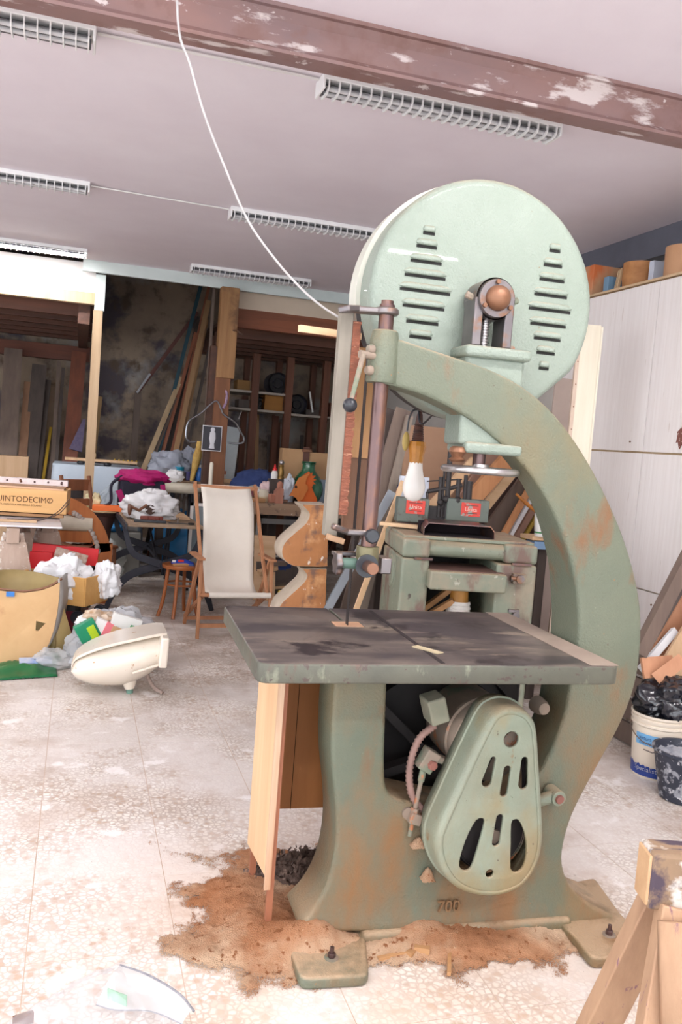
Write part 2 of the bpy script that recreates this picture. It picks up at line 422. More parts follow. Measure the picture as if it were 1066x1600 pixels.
fixture('ceiling_fixture', 'unlit finned strip light just behind the rusty ceiling joist, above the saw', XA, 4.05, False)
fixture('ceiling_fixture', 'unlit finned strip light at the upper left corner of the photo', XB, 4.05, False)
fixture('ceiling_fixture', 'unlit strip light in the middle row, left of the saw wheel cover', XA, 6.60, False)
fixture('ceiling_fixture', 'unlit strip light in the middle row at the left edge of the photo', XB, 6.55, False)
fixture('ceiling_fixture', 'unlit strip light at the far ceiling edge, above the wooden post', XA, 8.98, False)
fixture('ceiling_fixture', 'lit strip light glowing at the far left ceiling edge', XB, 8.98, True)
fixture('ceiling_fixture', 'lit strip light overhead in front of the saw', XA, 1.50, True)
fixture('ceiling_fixture', 'lit strip light overhead to the left of the camera', XB, 1.50, True)
fixture('ceiling_fixture', 'lit strip light overhead behind the camera on the right', XA, -1.0, True)
fixture('ceiling_fixture', 'lit strip light overhead behind the camera on the left', XB, -1.0, True)
fixture('ceiling_fixture', 'added unseen strip light over the left side beside the middle row', -2.9, 6.55, True)  # added out of view to brighten the middle ground, no known lamp
fixture('ceiling_fixture', 'added unseen strip light over the left side beside the front row', -2.9, 4.05, True)  # second added lamp, also unseen, filling in light from the left
# white conduit joining the first-row fixtures
tag(MB().tube([(XB+.63, 4.05, CZ-.012), (0.5, 4.04, CZ-.014), (XA-.63, 4.05, CZ-.012)], 0.007, n=6).build('ceiling_conduit', M_WHITE), 'thin white conduit along the ceiling between the two front strip lights', 'conduit')
tag(MB().tube([(XB+.63, 6.55, CZ-.01), (XA-.63, 6.6, CZ-.01)], 0.006, n=6).build('ceiling_conduit', M_WHITE), 'thin white conduit along the ceiling between the two middle-row strip lights', 'conduit')

# ------------------------------------------------------------------ rear: posts, lofts
# post with white top
pa0 = P(157, 405, Y=9.55); pa1 = P(155, 485, Y=9.55); pa2 = P(146, 718, Y=9.55)
def vpost(name, m, px0, px1, ytop, ybot, Y, depth, parent=None, ztop=None, zbot=None):
    a = P(px0, (ytop+ybot)/2, Y=Y); b = P(px1, (ytop+ybot)/2, Y=Y)
    zt = P((px0+px1)/2, ytop, Y=Y).z if ztop is None else ztop
    zb = P((px0+px1)/2, ybot, Y=Y).z if zbot is None else zbot
    return MB().box(((a.x+b.x)/2, Y+depth/2, (zt+zb)/2), (abs(b.x-a.x), depth, zt-zb)), (a.x+b.x)/2, zt, zb
pst = thing('timber_post', 'slim post with white-painted top and pale bare lower half at the left loft', 'post', (pa1.x, 9.6, 0))
z1 = pa1.z
MB().box((0, 0.0, (z1+3.18)/2), (0.10, 0.1, 3.18-z1)).build('upper_post', M_TRIM, pst, smooth=False)
MB().box((-0.01, 0.0, z1/2), (0.095, 0.09, z1)).build('lower_post', M_POSTP, pst, smooth=False)
# brown post with spliced lower part
q0 = P(336, 600, Y=9.3); q1 = P(361, 600, Y=9.3)
pbx = (q0.x+q1.x)/2; pbw = q1.x-q0.x; zs = P(345, 590, Y=9.3).z
pst2 = thing('timber_post', 'thick brown timber post with a splice, behind the black picture', 'post', (pbx, 9.38, 0))
MB().box((0.02, 0, (zs+3.18)/2), (pbw+.02, 0.16, 3.18-zs)).build('upper_post', M_POST, pst2, smooth=False, bevel=.004)
MB().box((0, 0, zs/2), (pbw-.01, 0.14, zs)).build('lower_post', wood('red_brown_post', (134, 86, 54), (106, 66, 42), axis=2), pst2, smooth=False, bevel=.004)
MB().box((-0.11, 0.03, 1.45), (0.07, 0.1, 2.2)).build('side_batten', M_DKWOOD, pst2, smooth=False)

# left loft: white front panel, planked edge, joists, boards
lz1 = P(60, 448, Y=9.6).z; lz0 = P(60, 466, Y=9.6).z; lx1 = pa1.x-0.05
struct(MB().box(((lx1-5.8)/2, 9.66, (3.3+lz1)/2), (lx1+5.8, 0.04, 3.3-lz1)).build('loft_panel_left', M_WHITE, smooth=False))
struct(MB().box(((lx1-5.8)/2, 9.62, (lz1+lz0)/2), (lx1+5.8, 0.1, lz1-lz0)).build('loft_edge_left', M_POSTP, smooth=False))
ll = struct(MB().box(((lx1-5.8)/2, 11.3, lz1-0.02), (lx1+5.8, 3.3, 0.04)).build('loft_floor_left', M_DKWOOD, smooth=False))
for i in range(6):
    MB().box(((lx1-5.8)/2, 9.95+i*0.55, lz0-0.03), (lx1+5.8, 0.1, 0.14)).build('joist', M_DKWOODX, ll, smooth=False)
MB().box((lx1-.1, 11.3, lz0-.1), (.12, 3.2, .2)).build('joist', M_DKWOOD, ll, smooth=False)
MB().box(((lx1-5.8)/2, 12.86, lz0-.28), (lx1+5.8, .14, .2)).build('joist', wood('reddish_beam', (120, 66, 46), (90, 50, 38), axis=0), ll, smooth=False)
# right loft: beige front panel, brown edge beam, joists
rx0 = P(372, 470, Y=9.6).x; rz1 = P(456, 491, Y=9.6).z; rz0 = P(456, 520, Y=9.6).z
struct(MB().box(((rx0+3.95)/2, 9.66, (3.3+rz1)/2), (3.95-rx0, 0.04, 3.3-rz1)).build('loft_panel_right', mat('beige_board', (214, 196, 176), (204, 186, 166), scale=2, rough=.7), smooth=False))
struct(MB().box(((rx0+3.95)/2, 9.7, (rz1+rz0)/2), (3.95-rx0, 0.12, rz1-rz0)).build('loft_edge_right', wood('red_brown_edge', (142, 82, 54), (108, 62, 42), axis=0), smooth=False))
rl = struct(MB().box(((rx0+3.95)/2, 11.4, rz1-0.02), (3.95-rx0, 3.3, 0.04)).build('loft_floor_right', M_DKWOOD, smooth=False))
for i in range(6):
    MB().box(((rx0+3.95)/2, 10.2+i*0.5, rz0+0.02), (3.95-rx0, 0.12, 0.16)).build('joist', M_DKWOODX, rl, smooth=False)
# dark green board fixed beside the post top
g0 = P(372, 450, Y=9.5)
tag(MB().box((g0.x-0.03, 9.52, (3.18+P(365, 505, Y=9.5).z)/2), (0.09, 0.03, 3.18-P(365, 505, Y=9.5).z)).build('green_board', mat('dull_green_paint', (70, 86, 84), (60, 74, 74), scale=3, rough=.7), smooth=False), 'dull grey-green board hanging beside the top of the brown post', 'board')
# ================================================================== BANDSAW
GREEN = mat('hammered_green_paint', (136, 147, 136), (127, 139, 127), scale=5, rough=0.42, bump=0.45, bscale=130, coat=0.15,
            layers=(((146, 148, 130), 2.2, .62, .14, (1, 1, 1)), ((120, 104, 78), 40, .76, .04, (1, 1, 1))))
GREEN_SHADE_WORN = mat('worn_shaded_green_paint', (108, 113, 95), (96, 104, 88), scale=3, rough=0.48, bump=0.45, bscale=130,  # worn paint, darkened throughout to carry the table's shade on the base
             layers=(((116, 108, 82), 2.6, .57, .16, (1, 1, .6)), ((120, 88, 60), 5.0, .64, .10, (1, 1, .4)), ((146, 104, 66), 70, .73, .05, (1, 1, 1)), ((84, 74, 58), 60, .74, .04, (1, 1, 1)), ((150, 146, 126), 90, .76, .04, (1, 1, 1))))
GREENP = mat('planer_green_paint', (132, 138, 120), (116, 124, 108), scale=4, rough=0.55, bump=0.15, bscale=60,
             layers=(((112, 90, 80), 5, .56, .08, (1, 1, .35)), ((176, 174, 160), 30, .69, .06, (1, 1, .6)), ((78, 72, 64), 26, .69, .05, (1, 1, .6)), ((150, 140, 120), 3, .55, .16, (1, 1, 1))))
CAST = mat('table_cast_iron', (92, 84, 86), (76, 70, 72), scale=2.4, rough=0.40, metal=0.5, rvar=.12,
           layers=(((134, 122, 114), 2.1, .52, .14, (.7, 1.6, 1)), ((176, 160, 142), 3.5, .63, .10, (.6, 2, 1)), ((58, 50, 52), 3.4, .64, .05, (1, 1, 1))))
CASTD = mat('table_dusty_iron', (158, 142, 128), (136, 120, 110), scale=4, rough=0.7, metal=.1)
CASTS = mat('table_edge_iron', (100, 100, 88), (84, 84, 76), scale=6, rough=0.5, metal=0.35, bump=.12, bscale=40,
            layers=(((100, 82, 74), 14, .62, .10, (1, 1, .5)), ((126, 128, 112), 20, .66, .10, (1, 1, .4)), ((86, 74, 70), 30, .66, .03, (1, 1, 1))))
STEEL = mat('worn_steel', (128, 122, 122), (106, 100, 102), scale=8, rough=0.38, metal=0.8, layers=(((128, 96, 76), 9, .60, .08, (1, 1, 1)),))
STEELB = mat('brownish_steel', (112, 88, 84), (92, 74, 74), scale=6, stretch=(1, 1, .3), rough=0.34, metal=0.75, layers=(((128, 92, 74), 7, .6, .08, (1, 1, .3)),))
STEELBR = mat('bright_steel', (196, 194, 194), (170, 166, 166), scale=20, rough=0.28, metal=0.9)
DARK = mat('black_bakelite', (38, 40, 46), rough=0.3)
DARKI = mat('dark_iron', (44, 38, 38), (34, 30, 30), scale=9, rough=0.6)
BLADE = mat('blade_steel', (58, 54, 56), (48, 44, 46), scale=20, rough=0.45, metal=0.6)
DUSTED = mat('dust_caked_metal', (150, 132, 116), (128, 114, 102), scale=7, rough=0.85, layers=(((112, 120, 102), 6, .56, .08, (1, 1, 1)), ((176, 108, 70), 12, .64, .06, (1, 1, 1))))
BRONZE = mat('brown_bronze', (140, 98, 72), (110, 78, 60), scale=9, rough=0.45, metal=0.5)
RED_PIN = mat('red_pin', (150, 96, 84), (126, 82, 74), scale=20, rough=0.6)
MYAW = math.radians(-2.176)
MB0 = FL(640, 1462); MN = Vector((-math.sin(MYAW), math.cos(MYAW), 0)); MU = Vector((math.cos(MYAW), math.sin(MYAW), 0))
def mp(x, y, v):
    d = ray(x, y); p0 = MB0+MN*v; t = (p0-EYE).dot(MN)/d.dot(MN); p = EYE+d*t; q = p-MB0
    return Vector((q.dot(MU), p.z))
def mpt(x, y, v): a = mp(x, y, v); return Vector((a.x, v, a.y))
saw = thing('bandsaw', 'tall old green cast-iron bandsaw with round louvred wheel cover and dark table', 'bandsaw', (MB0.x, MB0.y, 0), MYAW)
VF = -0.03
def toV(q): return Vector((q.x, q.z, q.y))
# ---- C-shaped frame
out = [(598, 523), (625, 530), (655, 540), (695, 553), (740, 568), (780, 584), (818, 605), (857, 637), (890, 676), (920, 722), (948, 775), (972, 830), (990, 885), (1000, 930), (1004, 968), (1003, 1012), (997, 1058), (985, 1100), (965, 1145), (940, 1190), (915, 1236), (896, 1275), (885, 1310), (880, 1342), (885, 1370), (900, 1394), (927, 1414), (962, 1430)]
inn = [(893, 1062), (903, 1010), (905, 960), (899, 905), (884, 850), (862, 795), (832, 745), (795, 703), (750, 665), (705, 637), (660, 616), (620, 604), (598, 599)]
lft = [(470, 1446), (492, 1418), (511, 1382), (521, 1345), (526, 1300), (524, 1250), (519, 1200), (518, 1150), (521, 1100), (524, 1062)]
win = [(606, 1062), (603, 1150), (602, 1200), (605, 1232), (618, 1246), (645, 1254), (720, 1266), (790, 1258), (838, 1216), (868, 1160), (885, 1110)]
def sp2(l, k=3): return [(p.x, p.y) for p in spline([Vector((a, b, 0)) for a, b in l], k)]
px = sp2(out)+[(962, 1440), (900, 1446), (700, 1452), (520, 1454), (468, 1452)]+sp2(lft)+sp2(win)+sp2(inn)
pts = [tuple(mp(x, y, VF)) for x, y in px]
pts = [(a, max(b, 0.012)) for a, b in pts]
def fr_map(q):
    z = q.y; t = min(max((z-1.15)/0.45, 0), 1); d = 0.20*(1-t)+0.115*t
    # the foot flares towards the floor
    f = max(0.0, 0.16-z)/0.16
    return Vector((q.x, VF+q.z/0.2*d-(0.03*f*f if q.z < .1 else -0.05*f*f), z))
me = plate([pts], 0.2, 0.016, fr_map, res=3)
frame = finish('frame', me, GREEN_SHADE_WORN, saw, angle=30, recalc=False)
# machined top of left column, raised lip at the base, feet
MB().box((mp(565, 1100, VF).x, 0.06, 0.925), (0.20, 0.17, 0.05)).build('column_cap', GREEN_SHADE_WORN, saw, bevel=.006)
l0 = mp(566, 1450, -0.05); l1 = mp(893, 1440, -0.05)
MB().box(((l0.x+l1.x)/2, 0.0, 0.028), (l1.x-l0.x, 0.13, 0.056)).build('base_flange', GREEN_SHADE_WORN, saw, bevel=.02, seg=3)
def pad(pixels, h=0.038, r=0.03):
    q = []
    for x, y in pixels:
        w = P(x, y, Z=h); d = w-MB0; q.append(Vector((d.dot(MU), d.dot(MN), 0)))
    # rounded corners
    o = []
    n = len(q)
    for i in range(n):
        a, b, c = q[i-1], q[i], q[(i+1) % n]; rr = min(r, (a-b).length*.45, (c-b).length*.45)
        s = b+(a-b).normalized()*rr; e = b+(c-b).normalized()*rr
        for k in range(5): t = k/4; p = s*(1-t)**2+b*2*t*(1-t)+e*t*t; o.append((p.x, p.y))
    return finish('foot', plate([o], h, 0.012, lambda v: Vector((v.x, v.y, v.z)), res=3), GREEN_SHADE_WORN, saw, angle=30)
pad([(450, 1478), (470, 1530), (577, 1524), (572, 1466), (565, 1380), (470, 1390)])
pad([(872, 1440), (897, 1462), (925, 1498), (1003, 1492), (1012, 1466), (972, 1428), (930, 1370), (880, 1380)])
def bolt(c, ax, r, h, name='bolt', m=None, sides=6, parent=None):
    c = Vector(c); ax = Vector(ax).normalized()
    return MB().cyl(c, c+ax*h, r, n=sides).build(name, m or STEELB, parent or saw, smooth=False, bevel=r*.12)
for x, y in ((518, 1497), (952, 1461)):
    w = P(x, y, Z=0.038); d = w-MB0; c = Vector((d.dot(MU), d.dot(MN), 0.038))
    wsh = MB().cyl(c, c+Vector((0, 0, .004)), .022, n=20).build('washer', DUSTED, saw)
    bolt(c+Vector((0, 0, .004)), (0, 0, 1), .013, .014, 'anchor_nut'); MB().cyl(c, c+Vector((0, 0, .036)), .0065, n=10).build('anchor_stud', STEELB, saw)
# raised casting number
c7 = mp(704, 1421, VF-.03)
tm7 = text_mesh('700', 0.055, 0.008, lambda v: Vector((c7.x+v.x, VF-.012-v.z, c7.y+v.y)))
finish('casting_number', tm7, mat('rusty_number', (140, 104, 70), (120, 92, 64), scale=40, rough=.8), saw, smooth=False, recalc=True)
# ---- upper wheel cover
CU = Vector((0.112, 2.102)); CR = 0.392; VD = 0.095
ang = []
op = []
for i in range(72):
    a = 2*PI*i/72; x = CU.x+CR*math.cos(a); z = CU.y+CR*math.sin(a); op.append((x, z))
# flattened towards the lower right
def chamfer(p):
    n = Vector((math.cos(math.radians(-47)), math.sin(math.radians(-47)))); d = (Vector(p)-CU).dot(n); lim = CR*0.955
    if d > lim: q = Vector(p)-n*(d-lim); return (q.x, q.y)
    return p
op = [chamfer(p) for p in op]
disc = finish('wheel_cover', plate([op], 0.15, 0.028, lambda q: Vector((q.x, VD+q.z, q.y)), res=4), GREEN, saw, angle=50)
# the pale rear guard shell over the upper half
rg = MB(); ro, ri = CR+.014, CR-.02
n = 40; a0, a1 = math.radians(-2), math.radians(188)
vs = []
for i in range(n+1):
    a = a0+(a1-a0)*i/n
    for r_, v in ((ro, .225), (ro, .31), (ri, .31), (ri, .225)): vs.append((CU.x+r_*math.cos(a), v, CU.y+r_*math.sin(a)))
fs = [(i*4+j, i*4+(j+1) % 4, (i+1)*4+(j+1) % 4, (i+1)*4+j) for i in range(n) for j in range(4)]+[(3, 2, 1, 0), (n*4, n*4+1, n*4+2, n*4+3)]
rg.add(vs, fs); rg.build('rear_guard', mat('pale_guard_paint', (196, 196, 184), (184, 184, 172), scale=4, rough=.5), saw)
MB().cyl((CU.x, .25, CU.y), (CU.x, .30, CU.y), .35, n=64).build('upper_wheel', DARKI, saw)
MB().lathe([(.385, 0), (.385, .05), (.36, .05), (.36, 0)], (CU.x, .245, CU.y), (0, 1, 0), n=64, caps=False).build('wheel_rim', DARKI, saw)
# louvres: pressed hoods with a dark slot beneath
SLOT = mat('louvre_slot_dark', (30, 30, 28), rough=.9)
def louvre(px, py, w):
    c = mp(px, py, VD-.006); hw = w*0.5/505.0
    m = MB(); rings = []
    N_ = 10
    for i in range(N_+1):
        t = -1+2*i/N_; k = (max(0.0, 1-abs(t)**6))**.5
        x = c.x+hw*t
        ring = [(0.013*k, 0.004), (0.012*k, -.003*k), (.006*k, -.0085*k), (0.0, -.0105*k), (-.006*k, -.0095*k), (-.008*k, -.006*k), (-.008*k, .004)]
        rings.append([Vector((x, VD+v, c.y+dz)) for dz, v in ring])
    m.loft(rings, close=True, caps=False)
    o = m.build('louvre', GREEN, disc, angle=60)
    MB().box((c.x, VD+.0005, c.y-.0125), (hw*1.84, .004, .009)).build('louvre_slot', SLOT, o, smooth=False)
for (x, y, w) in ((672, 358, 22), (668.5, 379, 38), (667.5, 403, 58), (666, 426, 76), (666, 449, 94), (663.5, 474, 78), (661.5, 498, 60), (658.5, 521, 42),
                  (869, 386, 22), (866, 409, 37), (864.5, 432, 50), (862.5, 456, 66), (861, 479, 84), (858.5, 502, 72), (857, 524, 54), (854.5, 546, 37), (851.5, 570, 20)):
    louvre(x, y, w)
# ---- tension slide: block through the arm, fork, bearing, screw
k0 = mp(722, 545, .0); k1 = mp(824, 555, .0); kb = mp(760, 700, 0)
kx = (k0.x+k1.x)/2; kw = k1.x-k0.x
MB().box((kx, .055, (k0.y+kb.y)/2-.005), (kw*.9, .14, k0.y-kb.y-.02)).build('slide_block', GREEN_SHADE_WORN if False else GREEN, saw, bevel=.012, seg=3)
MB().box((kx, .045, k0.y-.005), (kw, .17, .036)).build('slide_flange', GREEN, saw, bevel=.012, seg=3)
f0 = mp(722, 698, .0); f1 = mp(810, 703, .0)
MB().box(((f0.x+f1.x)/2, .05, f0.y), (f1.x-f0.x, .17, .036)).build('slide_flange', GREEN, saw, bevel=.012, seg=3)
hb = mp(775, 467, -.03)
fx = hb.x
zb = k0.y+.012
for s in (-1, 1): MB().box((fx+s*.052, .015, (zb+hb.y)/2), (.03, .09, hb.y-zb)).build('fork_leg', STEEL, saw, bevel=.004)
MB().lathe([(.066, 0), (.066, .10), (.04, .10), (.04, 0)], (fx, -.03, hb.y), (0, 1, 0), n=36, caps=False).build('bearing_housing', STEEL, saw)
MB().lathe([(.001, -.014), (.058, -.014), (.060, -.010), (.060, .012), (.001, .012)], (fx, -.03, hb.y), (0, 1, 0), n=36).build('bearing_plate', STEEL, saw)
MB().lathe([(.001, -.046), (.016, -.0445), (.028, -.038), (.037, -.028), (.040, -.012), (.040, 0)], (fx, -.034, hb.y), (0, 1, 0), n=28).build('bearing_cap', BRONZE, saw)
for a in (95, 212, 330):
    c = Vector((fx+.050*math.cos(math.radians(a)), -.044, hb.y+.050*math.sin(math.radians(a)))); bolt(c, (0, -1, 0), .0075, .01, 'cap_bolt', BRONZE, 10)
for s in (-1, 1): bolt((fx+s*.062, .0, hb.y+.0), (s, 0, .35), .011, .028, 'side_bolt', DUSTED)
rings = []
sc_ = MB(); sx = fx-.012
prof = [(.001, 0)]
for i in range(9): prof += [(.012, i*.009), (.0155, i*.009+.003), (.0155, i*.009+.005), (.012, i*.009+.008)]
prof += [(.012, .084), (.001, .086)]
MB().lathe(prof, (sx, .01, zb), (0, 0, 1), n=18).build('tension_screw', STEELBR, saw, angle=25)
bolt((fx+.075, -.005, zb), (0, 0, 1), .016, .012, 'slide_bolt', DUSTED)
# ---- tension handwheel
hw = mpt(750, 735, .02); rr = .116
MB().tube([(hw.x+rr*math.cos(2*PI*i/40), hw.y+rr*math.sin(2*PI*i/40), hw.z) for i in range(41)], .0115, n=10, caps=False).build('handwheel_rim', STEELBR, saw)
hwo = MB()
for i in range(4): a = PI/4+PI/2*i; hwo.cyl((hw.x, hw.y, hw.z+.004), (hw.x+rr*math.cos(a), hw.y+rr*math.sin(a), hw.z), .009, .007, n=8)
hwo.lathe([(.028, -.012), (.03, .0), (.026, .02)], hw); hwo.build('handwheel_spokes', STEELBR, saw)
MB().cyl((hw.x-.006, hw.y, hw.z), (hw.x-.006, hw.y, f0.y), .021, n=18).build('handwheel_shaft', STEELB, saw)
nn = mpt(715, 712, .0)
MB().lathe([(.02, -.02), (.028, -.012), (.018, -.004), (.022, .004), (.03, .012), (.026, .024), (.018, .03)], nn).build('lock_nut', BRONZE, saw)
# ---- guide post and arm boss
gp0 = mpt(603, 476, -.0); gx = (mp(602, 500, 0).x+mp(578, 840, 0).x)/2; gv = 0.0
zt = gp0.z
bz0 = mp(590, 598, 0).y; bz1 = mp(598, 516, 0).y
MB().lathe([(.046, bz0), (.049, bz0+.006), (.048, bz0+.05), (.045, bz1-.03), (.04, bz1-.004), (.035, bz1)], (gx, gv, 0), n=32).build('arm_boss', GREEN_SHADE_WORN, saw)
a_ = mp(640, 570, 0)
gz0 = mp(577, 862, 0).y
MB().cyl((gx, gv, gz0), (gx, gv, zt), .0235, n=24).build('guide_post', STEELB, saw)
MB().cyl((gx, gv, zt-.008), (gx, gv, zt+.012), .0195, n=20).build('post_end', STEELB, saw)
for zz in (mp(575, 545, -.03).y, mp(573, 578, -.03).y):
    MB().lathe([(.001, 0), (.014, 0), (.016, .006), (.012, .02), (.001, .022)], (gx-.04, -.022, zz), (-1, -.3, 0), n=14).build('clamp_screw', DUSTED, saw)
# top bracket
tz = mp(603, 487, 0).y
MB().bar((gx+.02, 0, tz), (gx-.10, .02, tz-.002), .05, .018, side=(0, 1, 0)).bar((gx-.09, .02, tz), (gx-.145, -.03, tz-.012), .042, .02, side=(0, 1, 0)).lathe([(.036, -.011), (.038, 0), (.036, .011)], (gx, 0, tz), n=24).build('upper_bracket', STEEL, saw, bevel=.005)
# guard stave: grey wood with a ragged red-brown strip
tp = mp(556, 486, .03); bt = mp(526, 838, .03)
gxs = (tp.x+bt.x)/2-.003
MB().box((gxs-.016, .06, (tp.y+bt.y)/2), (.042, .035, tp.y-bt.y)).build('guard_stave', wood('grey_weathered_wood', (138, 131, 119), (118, 111, 100), axis=2, rnd=0), saw, bevel=.002)
RS = mat('red_stained_edge', (138, 82, 60), (114, 68, 52), scale=30, stretch=(1, 1, 3), rough=.8, bump=.6, bscale=60, layers=(((170, 124, 100), 26, .66, .06, (1, 1, 4)),))
rs = MB(); z_ = mp(536, 830, .03).y+.05; zt_ = tp.y-.03; nseg = 70
for i in range(nseg):
    h = (zt_-z_)/nseg; w = .026+random.uniform(-.003, .003)
    rs.box((gxs+.004+w/2, .052+random.uniform(-.0015, .0015), z_+h*(i+.5)), (w, .03, h*1.02))
rs.build('guard_strip', RS, saw, smooth=False)
# lever with ball
lv = mpt(560, 553, -.03)
MB().cyl((gx-.03, -.02, lv.z), (gx-.085, -.035, lv.z), .012, n=14).build('lever_hub', DUSTED, saw)
lb = mpt(547, 633, -.05)
MB().cyl((gx-.075, -.04, lv.z), lb, .0085, .007, n=12).build('lever_rod', DUSTED, saw)
MB().sphere(lb, .022, n=20, m=12).build('lever_knob', DARK, saw)
# lower bracket, guide block, star knob, guide rod
z2 = mp(560, 832, 0).y
MB().bar((gx+.01, -.01, z2), (gx-.075, .0, z2), .022, .02, side=(0, 1, 0)).bar((gx-.07, 0, z2), (gx-.125, -.02, z2+.018), .022, .02, side=(0, 1, 0)).build('lower_bracket', STEEL, saw, bevel=.006)
MB().box((gx-.105, .01, z2-.025), (.055, .03, .018), (0, .25, 0)).build('bracket_shoe', wood('shoe_wood', (176, 142, 110), (150, 118, 90), axis=0, rnd=0), saw, bevel=.002)
kn = mpt(582, 838, -.05)
MB().lathe([(.001, -.01), (.02, -.01), (.0235, -.004), (.0235, .012), (.012, .016), (.012, .04)], kn, (0, 1, 0), n=8).build('clamp_knob', DARK, saw, bevel=.002, angle=30)
z3 = mp(575, 868, 0).y
MB().cyl((gx, gv, z3-.045), (gx, gv, z3+.03), .036, n=24).build('guide_block', mat('olive_painted_steel', (126, 118, 84), (104, 100, 78), scale=6, rough=.4, metal=.4), saw, bevel=.003)
rc = mpt(577, 884, -.03)
MB().cyl((rc.x-.01, -.035, rc.z), (rc.x-.01, -.043, rc.z), .036, n=24).build('guide_washer', DARK, saw)
MB().cyl((rc.x-.008, .1, rc.z), (rc.x-.008, -.10, rc.z), .019, n=20).build('guide_rod', STEELB, saw, bevel=.002)
sk = mpt(540, 880, .0)
st = []
for i in range(48): a = 2*PI*i/48; r_ = .035+.004*math.cos(6*a); st.append((r_*math.cos(a), r_*math.sin(a)))
finish('star_knob', plate([st], .02, .005, lambda q: Vector((sk.x-.015-q.z, sk.y+q.x, sk.z+q.y)), res=2), STEEL, saw, angle=40)
MB().cyl((sk.x-.02, sk.y, sk.z), (gx-.02, sk.y, sk.z), .017, n=16).build('knob_stem', mat('teal_paint', (86, 112, 100), rough=.5), saw)
MB().box((gx+.062, .03, mp(603, 882, .03).y), (.035, .08, .05)).build('guide_jaw', STEEL, saw, bevel=.003)
MB().box((gx-.05, .05, mp(540, 866, .03).y), (.1, .03, .012)).build('guide_finger', STEEL, saw, bevel=.002)
# ---- table
TZ = 1.0; TH = 0.056
tl, tr, tf, tb = -.628, .480, -.318, .470
KU, KV = -.243, .200
tab = rrect(tl, tr, tf, tb, .035)
# kerf notch from the rear edge to the insert
i_ = max(range(len(tab)), key=lambda i: (tab[i][1] > tb-1e-6, -tab[i][0]))
body = []
for i, p in enumerate(tab):
    body.append(p)
    if i == 4: body += [(KU+.0035, tb), (KU+.0035, KV+.06), (KU-.0035, KV+.06), (KU-.0035, tb)]
hole = rrect(KU-.045, KU+.055, KV-.035, KV+.045, .004)
tabo = finish('table', plate([body, hole], TH, 0.006, lambda q: Vector((q.x, q.y, TZ-TH+q.z)), res=2), CASTS, saw, angle=40)
# the polished top face carries its own finish
tabo.data.materials.append(CAST); tabo.data.materials.append(CASTD)
for p in tabo.data.polygons:
    if p.normal.z > .9 and p.center.z > TZ-.003: p.material_index = 1
MB().box((KU+.005, KV+.005, TZ-.012), (.098, .078, .022)).build('table_insert', wood('insert_wood', (206, 164, 132), (184, 140, 110), axis=0, rnd=0), saw, bevel=.001)
# pale dusty extension strip screwed along the right edge
MB().box((tr-.052, (tf+tb)/2, TZ+.0012), (.094, tb-tf-.02, .0024)).build('edge_strip', CASTD, saw, bevel=.001)
MB().box((-.09, .07, TZ+.0004), (.014, .79*.93, .0016)).build('table_seam', mat('seam_dark', (52, 44, 46), rough=.5, metal=.3), saw, smooth=False)
# paper scrap stuck on the table
c_ = P(668, 1016, Z=TZ); d = c_-MB0
MB().box((d.dot(MU), d.dot(MN), TZ+.002), (.028, .10, .003), (0, 0, .55)).build('paper_scrap', mat('scrap_paper', (196, 182, 150), (170, 156, 126), scale=20, rough=.8), saw, smooth=False)
# trunnion under the table
MB().box((-.2, .12, .93), (.3, .22, .05)).build('trunnion', DARKI, saw, bevel=.008)
MB().box((.30, .1, .905), (.05, .14, .1)).build('trunnion_arm', DARKI, saw, bevel=.008)
# ---- blade (both runs)
MB().box((KU, KV, (2.1+.55)/2), (.0016, .030, 2.1-.55)).build('blade', BLADE, saw, smooth=False)
te = MB()
for i in range(150):
    z = .62+i*.0098
    te.add([(KU, KV-.015, z), (KU, KV-.015, z+.0085), (KU, KV-.020, z)], [(0, 1, 2)])
te.build('blade_teeth', BLADE, saw, smooth=False)
# ---- lower wheel
LZ = .52
MB().lathe([(.35, -.03), (.35, .03), (.31, .03), (.31, -.03)], (CU.x, .24, LZ), (0, 1, 0), n=64, caps=False).build('lower_wheel_rim', DARKI, saw)
w = MB()
for i in range(6):
    a = 2*PI*i/6+.3; w.bar((CU.x, .24, LZ), (CU.x+.32*math.cos(a), .24, LZ+.32*math.sin(a)), .05, .03, side=(0, 1, 0))
w.cyl((CU.x, .18, LZ), (CU.x, .28, LZ), .06, n=20); w.build('lower_wheel_spokes', DARKI, saw)
# lower wheel box behind the frame
MB().box((CU.x+.06, .36, .50), (.66, .03, .84)).build('rear_wheel_cover', DARKI, saw, bevel=.01)
